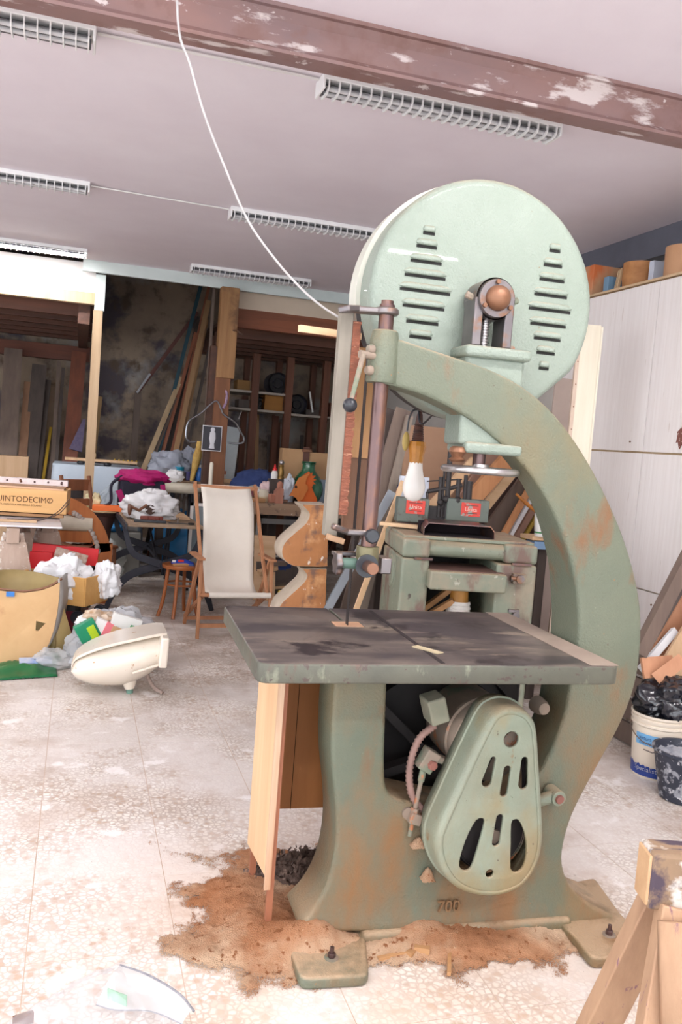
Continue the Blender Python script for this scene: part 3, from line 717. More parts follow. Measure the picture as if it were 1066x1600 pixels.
# ---- belt guard
VG = -.19
gl = [(800, 1106), (822, 1112), (836, 1128), (841, 1150), (845, 1209), (849, 1276), (849, 1318), (841, 1352), (821, 1383), (793, 1398), (762, 1402), (730, 1396), (704, 1379), (687, 1350), (682, 1318), (689, 1290), (703, 1258), (726, 1207), (749, 1158), (768, 1122), (783, 1110)]
gpts = spline([Vector((*mp(x, y, VG), 0)) for x, y in gl], 4, True)
cen = sum(gpts, Vector())/len(gpts)
def inset(pl, d):
    o = []; n = len(pl)
    for i in range(n):
        t = (pl[(i+1) % n]-pl[i-1]); nm = Vector((-t.y, t.x, 0)).normalized()
        if nm.dot(cen-pl[i]) < 0: nm = -nm
        o.append(pl[i]+nm*d)
    return o
gin = inset(gpts, .020)
def z7(x, y): return mp(560+x*.33771, 1040+y*.33771, VG)
def z7r(r): return r*.33771/575
holes = [circ(z7(708, 342), z7r(43)), capsule(z7(624, 434), z7(594, 538), z7r(15), z7r(28)), capsule(z7(690, 480), z7(673, 588), z7r(20), z7r(22)), capsule(z7(770, 438), z7(763, 548), z7r(19), z7r(28)),
         capsule(z7(655, 704), z7(637, 818), z7r(20), z7r(23)), circ(z7(608, 962), z7r(23))]
h4 = [(572, 706), (584, 716), (580, 745), (560, 820), (538, 895), (520, 938), (496, 950), (472, 938), (468, 905), (485, 840), (510, 775), (545, 715)]
h6 = [(722, 712), (742, 714), (762, 750), (776, 800), (779, 860), (772, 910), (755, 945), (728, 958), (708, 945), (704, 915), (706, 820), (708, 730)]
for h in (h4, h6): holes.append([(p.x, p.y) for p in spline([Vector((*z7(x, y), 0)) for x, y in h], 2, True)])
guard = finish('belt_guard', plate([[(p.x, p.y) for p in gin]]+holes, .012, .003, lambda q: Vector((q.x, VG-.002+q.z, q.y)), res=2), GREEN_SHADE_WORN if False else mat('guard_green_paint', (138, 147, 130), (124, 134, 117), scale=4, rough=.42, bump=.2, bscale=150, layers=(((140, 130, 98), 3, .52, .14, (1, 1, .7)), ((70, 62, 50), 60, .735, .03, (1, 1, .6)), ((128, 98, 66), 20, .71, .06, (1, 1, .5)))), saw, angle=40)
def rg_(d, v): return [Vector((p.x, v, p.y)) for p in inset(gpts, d)]
MB().loft([rg_(.0205, VG-.002), rg_(.012, VG+.0005), rg_(.005, VG+.006), rg_(.001, VG+.015), rg_(-.001, VG+.03), rg_(-.004, VG+.085), rg_(-.009, VG+.087), rg_(-.009, VG+.098), rg_(-.002, VG+.10), rg_(-.002, VG+.14)], caps=False).build('guard_shell', MATS['guard_green_paint'], saw, angle=50, solid=.004)
# pulleys and belt inside
pu = mp(799, 1158, -.12); pl_ = mp(765, 1300, -.12)
MB().cyl((pu.x, -.145, pu.y), (pu.x, -.085, pu.y), .042, n=28).cyl((pu.x, -.15, pu.y), (pu.x, -.0, pu.y), .012, n=12).build('motor_pulley', DUSTED, saw)
MB().lathe([(.03, -.02), (.105, -.02), (.118, -.018), (.11, 0), (.118, .018), (.03, .018)], (pl_.x, -.11, pl_.y), (0, 1, 0), n=40).build('drive_pulley', DARKI, saw)
MB().lathe([(.119, -.022), (.1195, -.012), (.114, -.008), (.112, -.022)], (pl_.x, -.112, pl_.y), (0, 1, 0), n=40, caps=False).build('pulley_rim', DUSTED, saw)
MB().cyl((pl_.x, -.15, pl_.y), (pl_.x, .24, pl_.y), .018, n=14).cyl((pl_.x, -.155, pl_.y), (pl_.x, -.14, pl_.y), .024, n=6).build('drive_shaft', DUSTED, saw)
bl = []
for i in range(17): a = math.radians(0+180*i/16); bl.append(Vector((pu.x+.045*math.cos(a), -.12, pu.y+.045*math.sin(a))))
for i in range(25): a = math.radians(172+196*i/24); bl.append(Vector((pl_.x+.119*math.cos(a), -.12, pl_.y+.119*math.sin(a))))
bl.append(bl[0])
MB().tube(bl, .007, n=6, caps=False).build('drive_belt', DARKI, saw)
# ---- motor behind the guard
mc = mp(762, 1160, .02)
MB().lathe([(.03, -.085), (.095, -.085), (.128, -.07), (.134, -.045), (.134, -.03), (.142, -.028), (.142, -.014), (.132, -.012), (.13, .18), (.11, .22), (.03, .23)], (mc.x-.025, .02, mc.y+.025), (0, 1, 0), n=36).build('motor', DUSTED, saw)
tbx = mpt(679, 1106, -.02)
MB().box(tbx, (.062, .09, .085), (0, -.3, 0)).build('terminal_box', mat('dusted_green_box', (140, 132, 116), (118, 122, 104), scale=8, rough=.8), saw, bevel=.006)
br = mpt(668, 1187, -.04)
MB().box(br, (.05, .05, .07), (0, .5, 0)).box(br+Vector((.04, .01, .0)), (.09, .04, .022), (0, .35, 0)).build('motor_bracket', DUSTED, saw, bevel=.004)
bolt(br+Vector((.006, -.022, -.008)), (.2, -1, 0), .016, .016, 'bracket_nut', RED_PIN)
r0, r1 = mpt(663, 1196, -.045), mpt(640, 1306, -.045)
MB().cyl(r0, r0+(r1-r0)*.22, .011, n=14).cyl(r0, r1, .0075, n=12).build('adjust_rod', DUSTED, saw)
nb = mpt(648, 1278, -.045)
MB().box(nb, (.042, .036, .036), (0, .3, 0)).build('adjust_block', DUSTED, saw, bevel=.004)
MB().cyl(nb+Vector((-.02, .02, .012)), nb+Vector((-.02, .005, .012)), .02, n=16).build('adjust_washer', DUSTED, saw)
MB().cyl(r0+(r1-r0)*.60, r0+(r1-r0)*.68, .013, n=6).build('adjust_nut', DUSTED, saw, smooth=False)
cp = spline([mpt(680, 1133, -.02), mpt(655, 1155, -.03), mpt(641, 1195, -.03), mpt(642, 1235, -.03), mpt(658, 1262, -.03), mpt(690, 1278, -.03)], 12)
MB().tube(cp, [.0135 if i % 2 else .0095 for i in range(len(cp))], n=10).build('flexible_conduit', mat('pinkish_conduit', (150, 118, 108), (130, 102, 94), scale=10, rough=.7), saw, angle=80)
# small motor mount knob on the right and clamp peg
k_ = mpt(845, 1104, .02)
MB().lathe([(.001, -.03), (.02, -.028), (.026, -.01), (.03, .03)], k_, (0, 1, 0), n=16).build('mount_bolt', DUSTED, saw)
p0 = mpt(845, 1252, -.06); p1 = mpt(868, 1243, -.08)
MB().cyl(p0+Vector((-.03, 0, -.005)), p1, .018, .022, n=20).cyl(p1+Vector((0, .04, .0)), p1+Vector((0.004, -.02, -.004)), .026, n=22).build('clamp_peg', MATS['guard_green_paint'], saw, bevel=.003)
MB().cyl(p1+Vector((.003, -.015, -.003)), p1+Vector((.005, -.028, -.005)), .015, n=16).build('peg_pin', RED_PIN, saw, bevel=.002)
# rust-brown sawdust caught on the casting
SAWD = mat('sawdust', (194, 146, 112), (178, 122, 86), scale=5, rough=1.0, bump=1.0, bscale=240, coords='World', spec=.05,
           layers=(((216, 184, 154), 2.3, .50, .14, (1, 1, 1)), ((150, 98, 66), 40, .64, .06, (1, 1, 1)), ((214, 184, 152), 70, .70, .06, (1, 1, 1))))
def sawdust_alpha():
    nt = SAWD.node_tree; N = nt.nodes; L = nt.links
    g = N.new('ShaderNodeNewGeometry'); s = N.new('ShaderNodeSeparateXYZ'); L.new(g.outputs['Position'], s.inputs[0])
    r = N.new('ShaderNodeMapRange'); r.inputs['From Min'].default_value = -.001; r.inputs['From Max'].default_value = .009; r.inputs['To Min'].default_value = -.05; r.inputs['To Max'].default_value = 1.0; L.new(s.outputs['Z'], r.inputs['Value'])
    n = N.new('ShaderNodeTexNoise'); n.inputs['Scale'].default_value = 260; n.inputs['Detail'].default_value = 3; L.new(g.outputs['Position'], n.inputs['Vector'])
    m = N.new('ShaderNodeMath'); m.operation = 'SUBTRACT'; L.new(n.outputs['Fac'], m.inputs[0]); m.inputs[1].default_value = .5
    k = N.new('ShaderNodeMath'); k.operation = 'MULTIPLY_ADD'; L.new(m.outputs[0], k.inputs[0]); k.inputs[1].default_value = 2.6; L.new(r.outputs[0], k.inputs[2])
    t = N.new('ShaderNodeMapRange'); t.inputs['From Min'].default_value = .36; t.inputs['From Max'].default_value = .56; L.new(k.outputs[0], t.inputs['Value'])
    L.new(t.outputs[0], N['Principled BSDF'].inputs['Alpha'])
def settle(m, up=.75, low=0.0, dust=(186, 158, 128), stain_shade=(134, 96, 58)):
    """wood dust lying on upward faces and caked stains on the lower casting that also paint in table shade"""
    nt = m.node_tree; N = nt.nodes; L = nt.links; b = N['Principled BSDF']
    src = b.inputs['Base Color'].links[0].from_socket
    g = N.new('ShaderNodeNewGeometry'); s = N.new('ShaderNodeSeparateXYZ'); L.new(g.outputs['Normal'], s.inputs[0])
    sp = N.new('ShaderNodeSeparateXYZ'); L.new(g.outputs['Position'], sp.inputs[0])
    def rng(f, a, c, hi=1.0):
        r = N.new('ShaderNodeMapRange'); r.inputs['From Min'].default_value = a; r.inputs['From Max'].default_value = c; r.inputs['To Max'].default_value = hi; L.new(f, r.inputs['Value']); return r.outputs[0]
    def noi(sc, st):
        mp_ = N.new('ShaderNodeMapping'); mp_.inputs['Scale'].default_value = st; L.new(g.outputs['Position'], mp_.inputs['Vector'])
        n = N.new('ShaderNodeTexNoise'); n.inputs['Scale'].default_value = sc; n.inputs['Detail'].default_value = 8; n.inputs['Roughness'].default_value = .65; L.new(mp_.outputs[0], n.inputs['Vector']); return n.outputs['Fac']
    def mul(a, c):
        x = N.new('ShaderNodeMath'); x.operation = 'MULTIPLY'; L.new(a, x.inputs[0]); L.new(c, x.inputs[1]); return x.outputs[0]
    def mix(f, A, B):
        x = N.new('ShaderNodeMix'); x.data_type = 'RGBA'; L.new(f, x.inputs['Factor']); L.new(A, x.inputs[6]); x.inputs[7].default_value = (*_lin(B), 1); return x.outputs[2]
    if low: src = mix(mul(rng(noi(4.2, (1, 1, .45)), .40, .66, low), rng(sp.outputs['Z'], 1.0, .55)), src, stain_shade)
    src = mix(mul(rng(s.outputs['Z'], .35, .9, up), rng(noi(7, (1, 1, 1)), .32, .52)), src, dust)
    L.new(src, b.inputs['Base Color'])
settle(GREEN_SHADE_WORN, .8, .95); settle(MATS['guard_green_paint'], .55, .35); settle(GREENP, .6); settle(GREEN, .35); settle(STEEL, .4)  # frame stain is real dirt, strengthened to darken the base like shade
# thin sawdust lets the floor show between its grains
sawdust_alpha()
# power cable from the ceiling to the saw
ca = [P(270, -60, Y=2.9), P(278, 30, Y=2.85), P(297, 100, Y=2.85), P(320, 180, Y=2.85), P(355, 270, Y=2.85), P(388, 345, Y=2.84), P(430, 405, Y=2.83), P(470, 450, Y=2.82), P(505, 480, Y=2.81), P(545, 505, Y=2.8)]
ca[0].z = 3.3
cab = tag(MB().tube(spline(ca, 6), .004, n=8).build('power_cable', mat('grey_cable', (180, 176, 176), (160, 156, 156), scale=20, rough=.5)), 'pale grey cable hanging from the ceiling down to the saw', 'cable')
# pale stick poking out behind the guard stave
s0, s1 = P(468, 513, Y=2.72), P(548, 524, Y=2.78)
tag(MB().bar(s0, s1+(s1-s0)*.2, .022, .016, side=(0, 0, 1)).build('wooden_stick', wood('fresh_pale_wood', (228, 192, 156), (212, 172, 134), axis=0)), 'short pale square stick poking out left of the saw guide', 'stick')
# ================================================================== AROUND THE SAW
PLY = wood('plywood_face', (226, 188, 148), (210, 168, 126), axis=2, rnd=0, grain=10, bump=.05)
PLYD = wood('plywood_inner', (178, 118, 66), (156, 100, 54), axis=2, rnd=0, grain=10, bump=.05)
PLYE = wood('plywood_edge', (206, 178, 152), (176, 128, 92), axis=2, rnd=0, grain=24)
REDW = wood('reddish_leg_wood', (164, 104, 74), (140, 86, 62), axis=2, rnd=0)
# plywood dust chute standing under the table: front-left panel, cross panel, legs
a = FL(413, 1462); b = FL(388, 1371); zt = .94
ch = thing('plywood_chute', 'bare plywood dust screen with reddish legs standing under the left of the saw table', 'screen', (a.x, a.y, 0))
d = (b-a); dn = d.normalized(); sd = Vector((dn.y, -dn.x, 0))
top_off = Vector((0.0, .0, 0))
def cl(v, s, z): return dn*v+sd*s+top_off*(z/.94)+Vector((0, 0, z))
LP = d.length
def slab(v0, v1, s0, s1, z0, z1, z0b=None):
    z0b = z0 if z0b is None else z0b
    vs = [cl(v0, s0, z0), cl(v1, s0, z0b), cl(v1, s1, z0b), cl(v0, s1, z0), cl(v0, s0, zt if z1 is None else z1), cl(v1, s0, z1), cl(v1, s1, z1), cl(v0, s1, z1)]
    return MB().add(vs, [(3, 2, 1, 0), (4, 5, 6, 7), (0, 1, 5, 4), (1, 2, 6, 5), (2, 3, 7, 6), (3, 0, 4, 7)])
slab(0, LP, -.012, 0, .20, .938, .13).build('panel', PLY, ch, smooth=False)
slab(-.012, 0.0, -.014, .006, .16, .938).build('panel_edge', PLYE, ch, smooth=False)
slab(0.0, .022, 0, .020, .0, .938).build('leg', REDW, ch, smooth=False)
slab(LP-.022, LP, 0, .022, .0, .9).build('leg', REDW, ch, smooth=False)
# cross panel behind
vsx = []
slab(LP-.03, LP-.018, .022, .30, .27, .938).build('cross_panel', PLYD, ch, smooth=False)
slab(LP-.034, LP-.0305, .13, .132, .27, .938).build('panel_joint', mat('joint_dark', (84, 52, 26), rough=.9), ch, smooth=False)
# ---- sawdust: one drift around the base
def sd_h(x, y):
    p = Vector((x, y, 0))-Vector((MB0.x, MB0.y, 0)); u = p.dot(MU); v = p.dot(MN)
    def g(cu, cv, su, sv, h): return h*math.exp(-((u-cu)/su)**2-((v-cv)/sv)**2)
    h = g(-.44, .10, .22, .22, .050)+g(-.28, .42, .34, .22, .030)+g(-.34, -.03, .10, .07, .060)+g(0.0, -.03, .42, .10, .036)+g(.36, -.05, .30, .11, .03)+g(.62, .10, .12, .16, .046)+g(.10, -.10, .10, .08, .02)+g(.02, -.03, .07, .06, .035)
    h += .016*(noise.noise(Vector((x*6, y*6, 1.3))))+.008*noise.noise(Vector((x*19, y*19, 4)))+.004*noise.noise(Vector((x*60, y*60, 4)))+.003*noise.noise(Vector((x*130, y*130, 7)))
    return h-.0085
m = MB(); NX, NY = 300, 220
X0, X1, Y0, Y1 = .28, 2.05, 2.02, 3.35
m.grid(lambda s, t: Vector((X0+(X1-X0)*s, Y0+(Y1-Y0)*t, max(sd_h(X0+(X1-X0)*s, Y0+(Y1-Y0)*t), -.006)-.0005)), NX, NY)
keep = [f for f in m.f if max(m.v[i][2] for i in f) > -.0015]
m.f = keep
so = m.build('sawdust_drift', SAWD, recalc=False, angle=180)
bm = bmesh.new(); bm.from_mesh(so.data); bmesh.ops.delete(bm, geom=[v for v in bm.verts if not v.link_faces], context='VERTS'); bm.to_mesh(so.data); bm.free()
tag(so, 'orange-brown sawdust drifted over the floor around the saw base', 'sawdust'); stuff(so)
# loose grains scattered round it
m = MB(); rnd = random.Random(3); cnt = 0
while cnt < 7000:
    x = rnd.uniform(.1, 2.3); y = rnd.uniform(1.9, 3.3); h = sd_h(x, y)
    if h < -.018-.016*rnd.random(): 
        if rnd.random() > .06: continue
    s = rnd.uniform(.0008, .0021); z = max(h, 0)
    c = Vector((x, y, z+s*.3)); q = [c+Vector((rnd.uniform(-s, s), rnd.uniform(-s, s), rnd.uniform(-s*.4, s*.6))) for _ in range(4)]
    m.add(q, [(0, 1, 2), (0, 2, 3), (0, 3, 1), (1, 3, 2)]); cnt += 1
stuff(tag(m.build('sawdust_grains', SAWD, smooth=False), 'loose sawdust grains and tiny chips scattered around the saw', 'sawdust'))
# small drifts lying on the saw itself
def dust_pile(px, py, v, w, h, dpt, nm):
    c = mp(px, py, v); m = MB()
    rs_ = random.Random(px)
    m.grid(lambda s, t: Vector((c.x+(s-.5)*w, v+(t-.5)*dpt, c.y+h*max(0, 1-(2*s-1)**2)*max(0, 1-(2*t-1)**2)+.004*noise.noise(Vector((s*9, t*9, px))))), 14, 8)
    return stuff(m.build(nm, SAWD, saw, recalc=False, angle=180))
dust_pile(655, 1322, -.045, .06, .03, .04, 'sawdust_clump'); dust_pile(668, 1374, -.05, .045, .04, .04, 'sawdust_clump')
# grey-brown shavings heap behind the chute
c = FL(475, 1372)
m = MB(); rnd = random.Random(5)
def heap(s, t):
    a = t*2*PI; r = s*(.17+.03*math.sin(3*a)); k = (1-s*s)
    return Vector((c.x+r*math.cos(a)*1.25, c.y+r*math.sin(a)*.8, .085*k+.018*k*noise.noise(Vector((s*11+3, math.cos(a)*4, math.sin(a)*4)))*3-.003))
m.grid(heap, 16, 40)
stuff(tag(m.build('shavings_heap', mat('grey_shavings', (110, 90, 80), (70, 58, 54), scale=50, rough=1, bump=1, bscale=90, spec=.05), recalc=False), 'dark grey-brown heap of shavings on the floor behind the plywood screen', 'shavings'))
m = MB()
for i in range(420):
    a = rnd.uniform(0, 2*PI); s = rnd.random()**.6; p = heap(min(s, 1), a/(2*PI)); q = Vector((rnd.uniform(-1, 1), rnd.uniform(-1, 1), rnd.uniform(-.2, 1))).normalized()*rnd.uniform(.008, .022); w = q.orthogonal().normalized()*rnd.uniform(.003, .007)
    m.add([p-w, p+w, p+q+w, p+q-w], [(0, 1, 2, 3)])
stuff(tag(m.build('wood_curls', mat('curl_shaving', (128, 106, 94), (84, 68, 62), scale=30, rough=1), smooth=False), 'loose curled shavings on top of the dark heap behind the plywood screen', 'shavings'))
# offcuts in front of the base
OFF = wood('offcut_wood', (186, 142, 98), (160, 116, 76), axis=0)
def offcut(x0, y0, x1, y1, w, h, label, lift=.0):
    a, b = FL(x0, y0), FL(x1, y1)
    return tag(MB().bar(a+Vector((0, 0, h/2+lift)), b+Vector((0, 0, h/2+lift)), w, h, side=(-(b-a).y, (b-a).x, 0)).build('wood_offcut', OFF, bevel=.001), label, 'offcut', 'offcuts in front of the saw')
offcut(590, 1504, 643, 1493, .014, .012, 'thin pale splinter lying left of the small block before the saw base', .006)
offcut(701, 1531, 703, 1462, .012, .012, 'upright-looking thin stick lying before the saw base', .012)
offcut(658, 1497, 660, 1478, .05, .028, 'small brown wood block in the sawdust before the saw base', .004)
offcut(638, 1499, 647, 1492, .022, .02, 'tiny chip of wood touching the small brown block', .003)

# ================================================================== RIGHT FOREGROUND TRESTLE
TRW = mat('trestle_wood', (178, 144, 114), (154, 120, 94), scale=3, stretch=(6, 6, .8), rough=.75, bump=.15, bscale=12, layers=(((122, 86, 96), 7, .66, .04, (4, 4, .4)),))
TRT = mat('trestle_dark_beam', (120, 98, 78), (148, 122, 96), scale=5, stretch=(1, 3, 1), rough=.8, bump=.2, layers=(((196, 190, 182), 9, .56, .06, (1, 1, 1)), ((70, 58, 70), 5, .58, .06, (1, 6, 1))))
ENDG = wood('end_grain', (196, 160, 122), (176, 140, 104), axis=0, rnd=0)
def beam_ref():
    zt_ = .74; 
    return P(1002, 1330, Z=zt_)
B0 = P(1012, 1332, Z=.76)
Yb = B0.y
e0 = P(1000, 1378, Y=Yb); 
zl = P(1005, 1417, Y=Yb).z; zh = P(1008, 1330, Y=Yb).z
tr = thing('sawhorse', 'rough wooden sawhorse with paint-stained beam at the lower right corner', 'sawhorse', (e0.x, Yb, 0), math.radians(-17))
hh = zh-zl
MB().box((.43, .032, (zh+zl)/2), (.82, .085, hh)).build('beam', TRT, tr, bevel=.008)
MB().box((.021, .032, (zh+zl)/2), (.012, .072, hh*.88)).build('beam_end', ENDG, tr, bevel=.003)
MB().bar((.088, -.006, zl+.01), (-.035, -.20, .0), .085, .05, side=(1, 0, 0)).build('leg', TRW, tr, bevel=.004)
MB().bar((.088, .07, zl+.01), (-.02, .27, .0), .085, .05, side=(1, 0, 0)).build('leg', TRW, tr, bevel=.004)
MB().bar((.79, -.006, zl+.01), (.90, -.20, .0), .085, .05, side=(1, 0, 0)).build('leg', TRW, tr, bevel=.004)
MB().bar((.79, .07, zl+.01), (.90, .27, .0), .085, .05, side=(1, 0, 0)).build('leg', TRW, tr, bevel=.004)
gz = MB(); xs = .055
gz.add([(.03, -.05, zl), (.20, -.05, zl), (.26, -.12, zl-.30), (.035, -.13, zl-.24)], [(0, 1, 2, 3)]).build('gusset', TRW, tr, solid=.02)

# ================================================================== PLASTIC-WRAPPED LAMP / GLASS AT LOWER LEFT
def film(name, al, tint=(225, 228, 232)):
    return mat(name, tint, rough=.16, alpha=al, spec=.8)
FILM = film('clear_film', .34, (206, 208, 214)); FILM2 = film('milky_film', .55, (236, 236, 238)); FILM3 = mat('white_bag_film', (240, 240, 242), rough=.35, alpha=.86, spec=.6)
wr = thing('wrapped_glass_shade', 'clear plastic film wrapped round a glass shade with a green tag at the lower left', 'wrapped glass', FL(150, 1620))
o = FL(150, 1620)
def rel(x, y, z): return P(x, y, Z=z)-Vector((o.x, o.y, 0))
def crumple(p, s, f, sd_): return p+Vector((noise.noise(p*f+Vector((sd_, 0, 0))), noise.noise(p*f+Vector((0, sd_, 0))), noise.noise(p*f+Vector((0, 0, sd_)))))*s
A_, B_, C_, D_ = rel(-60, 1640, .10), rel(188, 1505, .06), rel(305, 1580, .10), rel(200, 1720, .02)
E_ = rel(30, 1700, .0)
m = MB()
def shell(s, t):
    top = A_.lerp(B_, min(t*1.6, 1)) if t < .625 else B_.lerp(C_, (t-.625)/.375)
    bot = E_.lerp(D_, t)
    p = top.lerp(bot, s); p.z += .10*math.sin(PI*s)*math.sin(PI*min(1, t*1.1+.02)); 
    p = crumple(p, .035*(1-abs(2*s-1)*.6), 7, 2.0); p = crumple(p, .014, 24, 5.0); p.z = max(p.z, .004)
    return p
m.grid(shell, 52, 88); m.build('plastic_film', FILM, wr, recalc=False, angle=50)
gl_ = MB()
rim = spline([rel(188, 1508, .075), rel(232, 1524, .095), rel(280, 1553, .10), rel(303, 1580, .095)], 8)
lowr = spline([rel(150, 1570, .03), rel(180, 1578, .02), rel(235, 1580, .02), rel(285, 1600, .03)], 8)
gl_.grid(lambda s, t: rim[int(round(t*(len(rim)-1)))].lerp(lowr[int(round(t*(len(rim)-1)))], s)+Vector((0, -.02*math.sin(PI*s), .03*math.sin(PI*s))), 8, len(rim)-1)
gl_.build('glass_panel', mat('frosted_glass', (232, 234, 236), rough=.2, alpha=.6, spec=.8), wr, recalc=False)
MB().tube(rim, .0035, n=6).build('rim_lead', mat('lead_rim', (110, 110, 118), (150, 150, 156), scale=40, rough=.5), wr)
MB().tube(lowr, .002, n=6).build('rim_lead', MATS['lead_rim'], wr)
MB().bar(rel(168, 1552, .07), rel(198, 1564, .075), .03, .003, side=(0, 0, 1)).build('green_tag', mat('green_tag', (150, 206, 170), rough=.5), wr)
MB().bar(rel(20, 1598, .03), rel(52, 1588, .03), .03, .012, side=(0, 0, 1)).build('brown_scrap', BRONZE, wr)

# ================================================================== BUCKETS, BAG, CABINET ON THE RIGHT
CABX = 3.4
cz1 = P(925, 463, X=CABX).z; cz2 = P(925, 703, X=CABX).z; cz3 = P(1003, 921, X=CABX).z
y1 = P(1032, 440, X=CABX).y; ye = 5.75
cb = thing('storage_cabinet', 'tall whitewashed wooden cabinet with flush doors along the right wall', 'cabinet', (CABX, 4.5, 0))
MB().box((.27, (2.7+ye)/2-4.5, cz1/2), (.49, ye-2.7, cz1-.004)).build('carcass', M_CABB, cb, smooth=False)
ys = [2.7, y1-.98, y1, ye]
for i in range(3):
    for z0, z1 in ((cz2+.006, cz1-.012), (cz3+.004, cz2-.006), (cz3*.5+.003, cz3-.004), (.08, cz3*.5-.003)):
        yy0, yy1 = ys[i]+.003, ys[i+1]-.003
        MB().box((.012, (yy0+yy1)/2-4.5, (z0+z1)/2), (.022, yy1-yy0, z1-z0)).build('door', M_CABW, cb, smooth=False, bevel=.0015)
MB().box((.25, (2.7+ye)/2-4.5, cz1+.004), (.52, ye-2.7, .014)).build('top_board', M_CABB, cb, smooth=False)
# brown mark where the paint is gone, screw heads
lf = [(0, .058), (.02, .03), (.034, 0), (.03, -.03), (.012, -.06), (0, -.075), (-.012, -.05), (-.02, -.03), (-.036, -.035), (-.03, -.005), (-.034, .03), (-.015, .045)]
c = P(1064, 683, X=CABX)
finish('worn_patch', plate([[(a*1.0, b*1.0) for a, b in lf]], .0016, 0, lambda q: Vector((-.0005-q.z, c.y-4.5-q.x, c.z+q.y))), mat('bare_brown', (136, 86, 76), (116, 70, 62), scale=30, rough=.8, layers=(((206, 186, 176), 60, .64, .03, (1, 1, 1)),)), cb, smooth=False)
for x, y in ((985, 690), (1018, 945), (1010, 1017)):
    q = P(x, y, X=CABX); MB().cyl((-.004, q.y-4.5, q.z), (.003, q.y-4.5, q.z), .006, n=10).build('screw', BRONZE, cb)
# things on the cabinet
def on_cab(x, y0, y1_, X): a = P(x, y0, X=X); b = P(x, y1_, X=X); return a, b
TANC = mat('tan_card', (196, 152, 116), (182, 136, 100), scale=6, rough=.8, layers=(((206, 110, 60), 3, .62, .1, (1, 1, .3)),))
a = P(985, 448, X=3.5); 
def ply_roll(label, pxl, pyb, r, h, mm, X=3.55, lean=.0):
    c = P(pxl, pyb, X=X); t = thing('veneer_roll', label, 'veneer', (c.x+.06, c.y, cz1+.013))
    m = MB(); m.lathe([(r, 0), (r, h), (r-.006, h), (r-.006, 0)], n=40, caps=False); m.build('roll', mm, t)
    return t
VEN = wood('bent_veneer', (186, 132, 82), (158, 104, 60), axis=0, rnd=0)
zc = cz1+.013
vr = thing('veneer_roll', 'curled brown veneer sheet lying on top of the cabinet', 'veneer', (3.62, P(1000, 440, X=3.62).y, zc))
m = MB()
m.lathe([(.11, 0), (.12, .1), (.118, .2), (.112, .2), (.114, .1), (.104, 0)], n=40, caps=False); m.build('roll', VEN, vr)
for i in range(3): MB().box((-.085+i*.004, .11+i*.022, .09), (.02, .008, .18-i*.01), (.25, 0, 0)).build('batten_strip', M_POSTP, vr, smooth=False)
bx = P(1052, 420, X=3.5)
bt1 = P(1052, 393, X=3.5).z
w1 = thing('round_box', 'tan round plywood drum with an orange stripe on the cabinet top', 'drum', (3.60, P(1064, 400, X=3.6).y-.06, zc))
MB().lathe([(.13, 0), (.13, .21), (.12, .212), (.12, 0)], n=40).build('drum_body', TANC, w1)
MB().lathe([(.1, 0), (.1, .27), (.09, .27), (.09, 0)], (.12, -.05, 0), n=36).build('inner_drum', M_CABB, w1)
bq = P(938, 440, X=3.55)
tag(MB().box((3.6, bq.y+.12, zc+.12), (.26, .30, .24)).build('cardboard_box', TANC, bevel=.003), 'plain brown carton on the cabinet beside the wheel cover', 'box')
tag(MB().box((3.62, P(955, 440, X=3.55).y-.0, zc+.07), (.22, .06, .14)).build('blue_box', mat('dusty_blue', (116, 150, 176), rough=.6), bevel=.003), 'small dusty blue box behind the veneer on the cabinet top', 'box')
tag(MB().box((3.66, P(1022, 430, X=3.6).y-.02, zc+.09), (.2, .05, .18)).build('pale_box', mat('pale_blue_card', (200, 206, 220), rough=.6), bevel=.003), 'pale bluish box wedged between veneer and drum on the cabinet', 'box')
# white board leaning in front of the cabinet
q0 = P(925, 508, Y=4.75); q1 = P(905, 700, Y=4.75)
lb = thing('leaning_board', 'pale painted board with nail holes standing against the cabinet behind the saw', 'board', (q0.x, 4.75, 0), math.radians(-20))
zb_ = q0.z
MB().box((0, 0, zb_/2), (.115, .022, zb_), None).build('board', mat('cream_paint', (232, 224, 204), (222, 212, 190), scale=4, stretch=(8, 8, .6), rough=.6), lb, smooth=False)
MB().box((-.065, .01, zb_/2-.002), (.03, .04, zb_-.004)).build('board_edge', mat('pinkish_primer', (216, 196, 178), (200, 176, 156), scale=8, rough=.7), lb, smooth=False)
MB().box((.064, .0, zb_/2-.004), (.012, .03, zb_-.01)).build('edge_bead', MATS['cream_paint'], lb, smooth=False)
for i in range(9): MB().cyl((-.065, -.011, zb_-.09-.14*i), (-.065, -.008, zb_-.09-.14*i), .004, n=8).build('nail_hole', BRONZE, lb)
# another plank and sheet behind, darker
tag(MB().bar(Vector((P(880, 640, Y=5.35).x, 5.35, 0)), P(890, 590, Y=5.35)+Vector((.05, .1, 0)), .2, .02, side=(1, 0, 0)).build('leaning_board', mat('grey_pink_board', (190, 172, 160), (176, 158, 148), scale=3, rough=.7), smooth=False), 'greyish pink panel leaning half hidden behind the pale board', 'board')

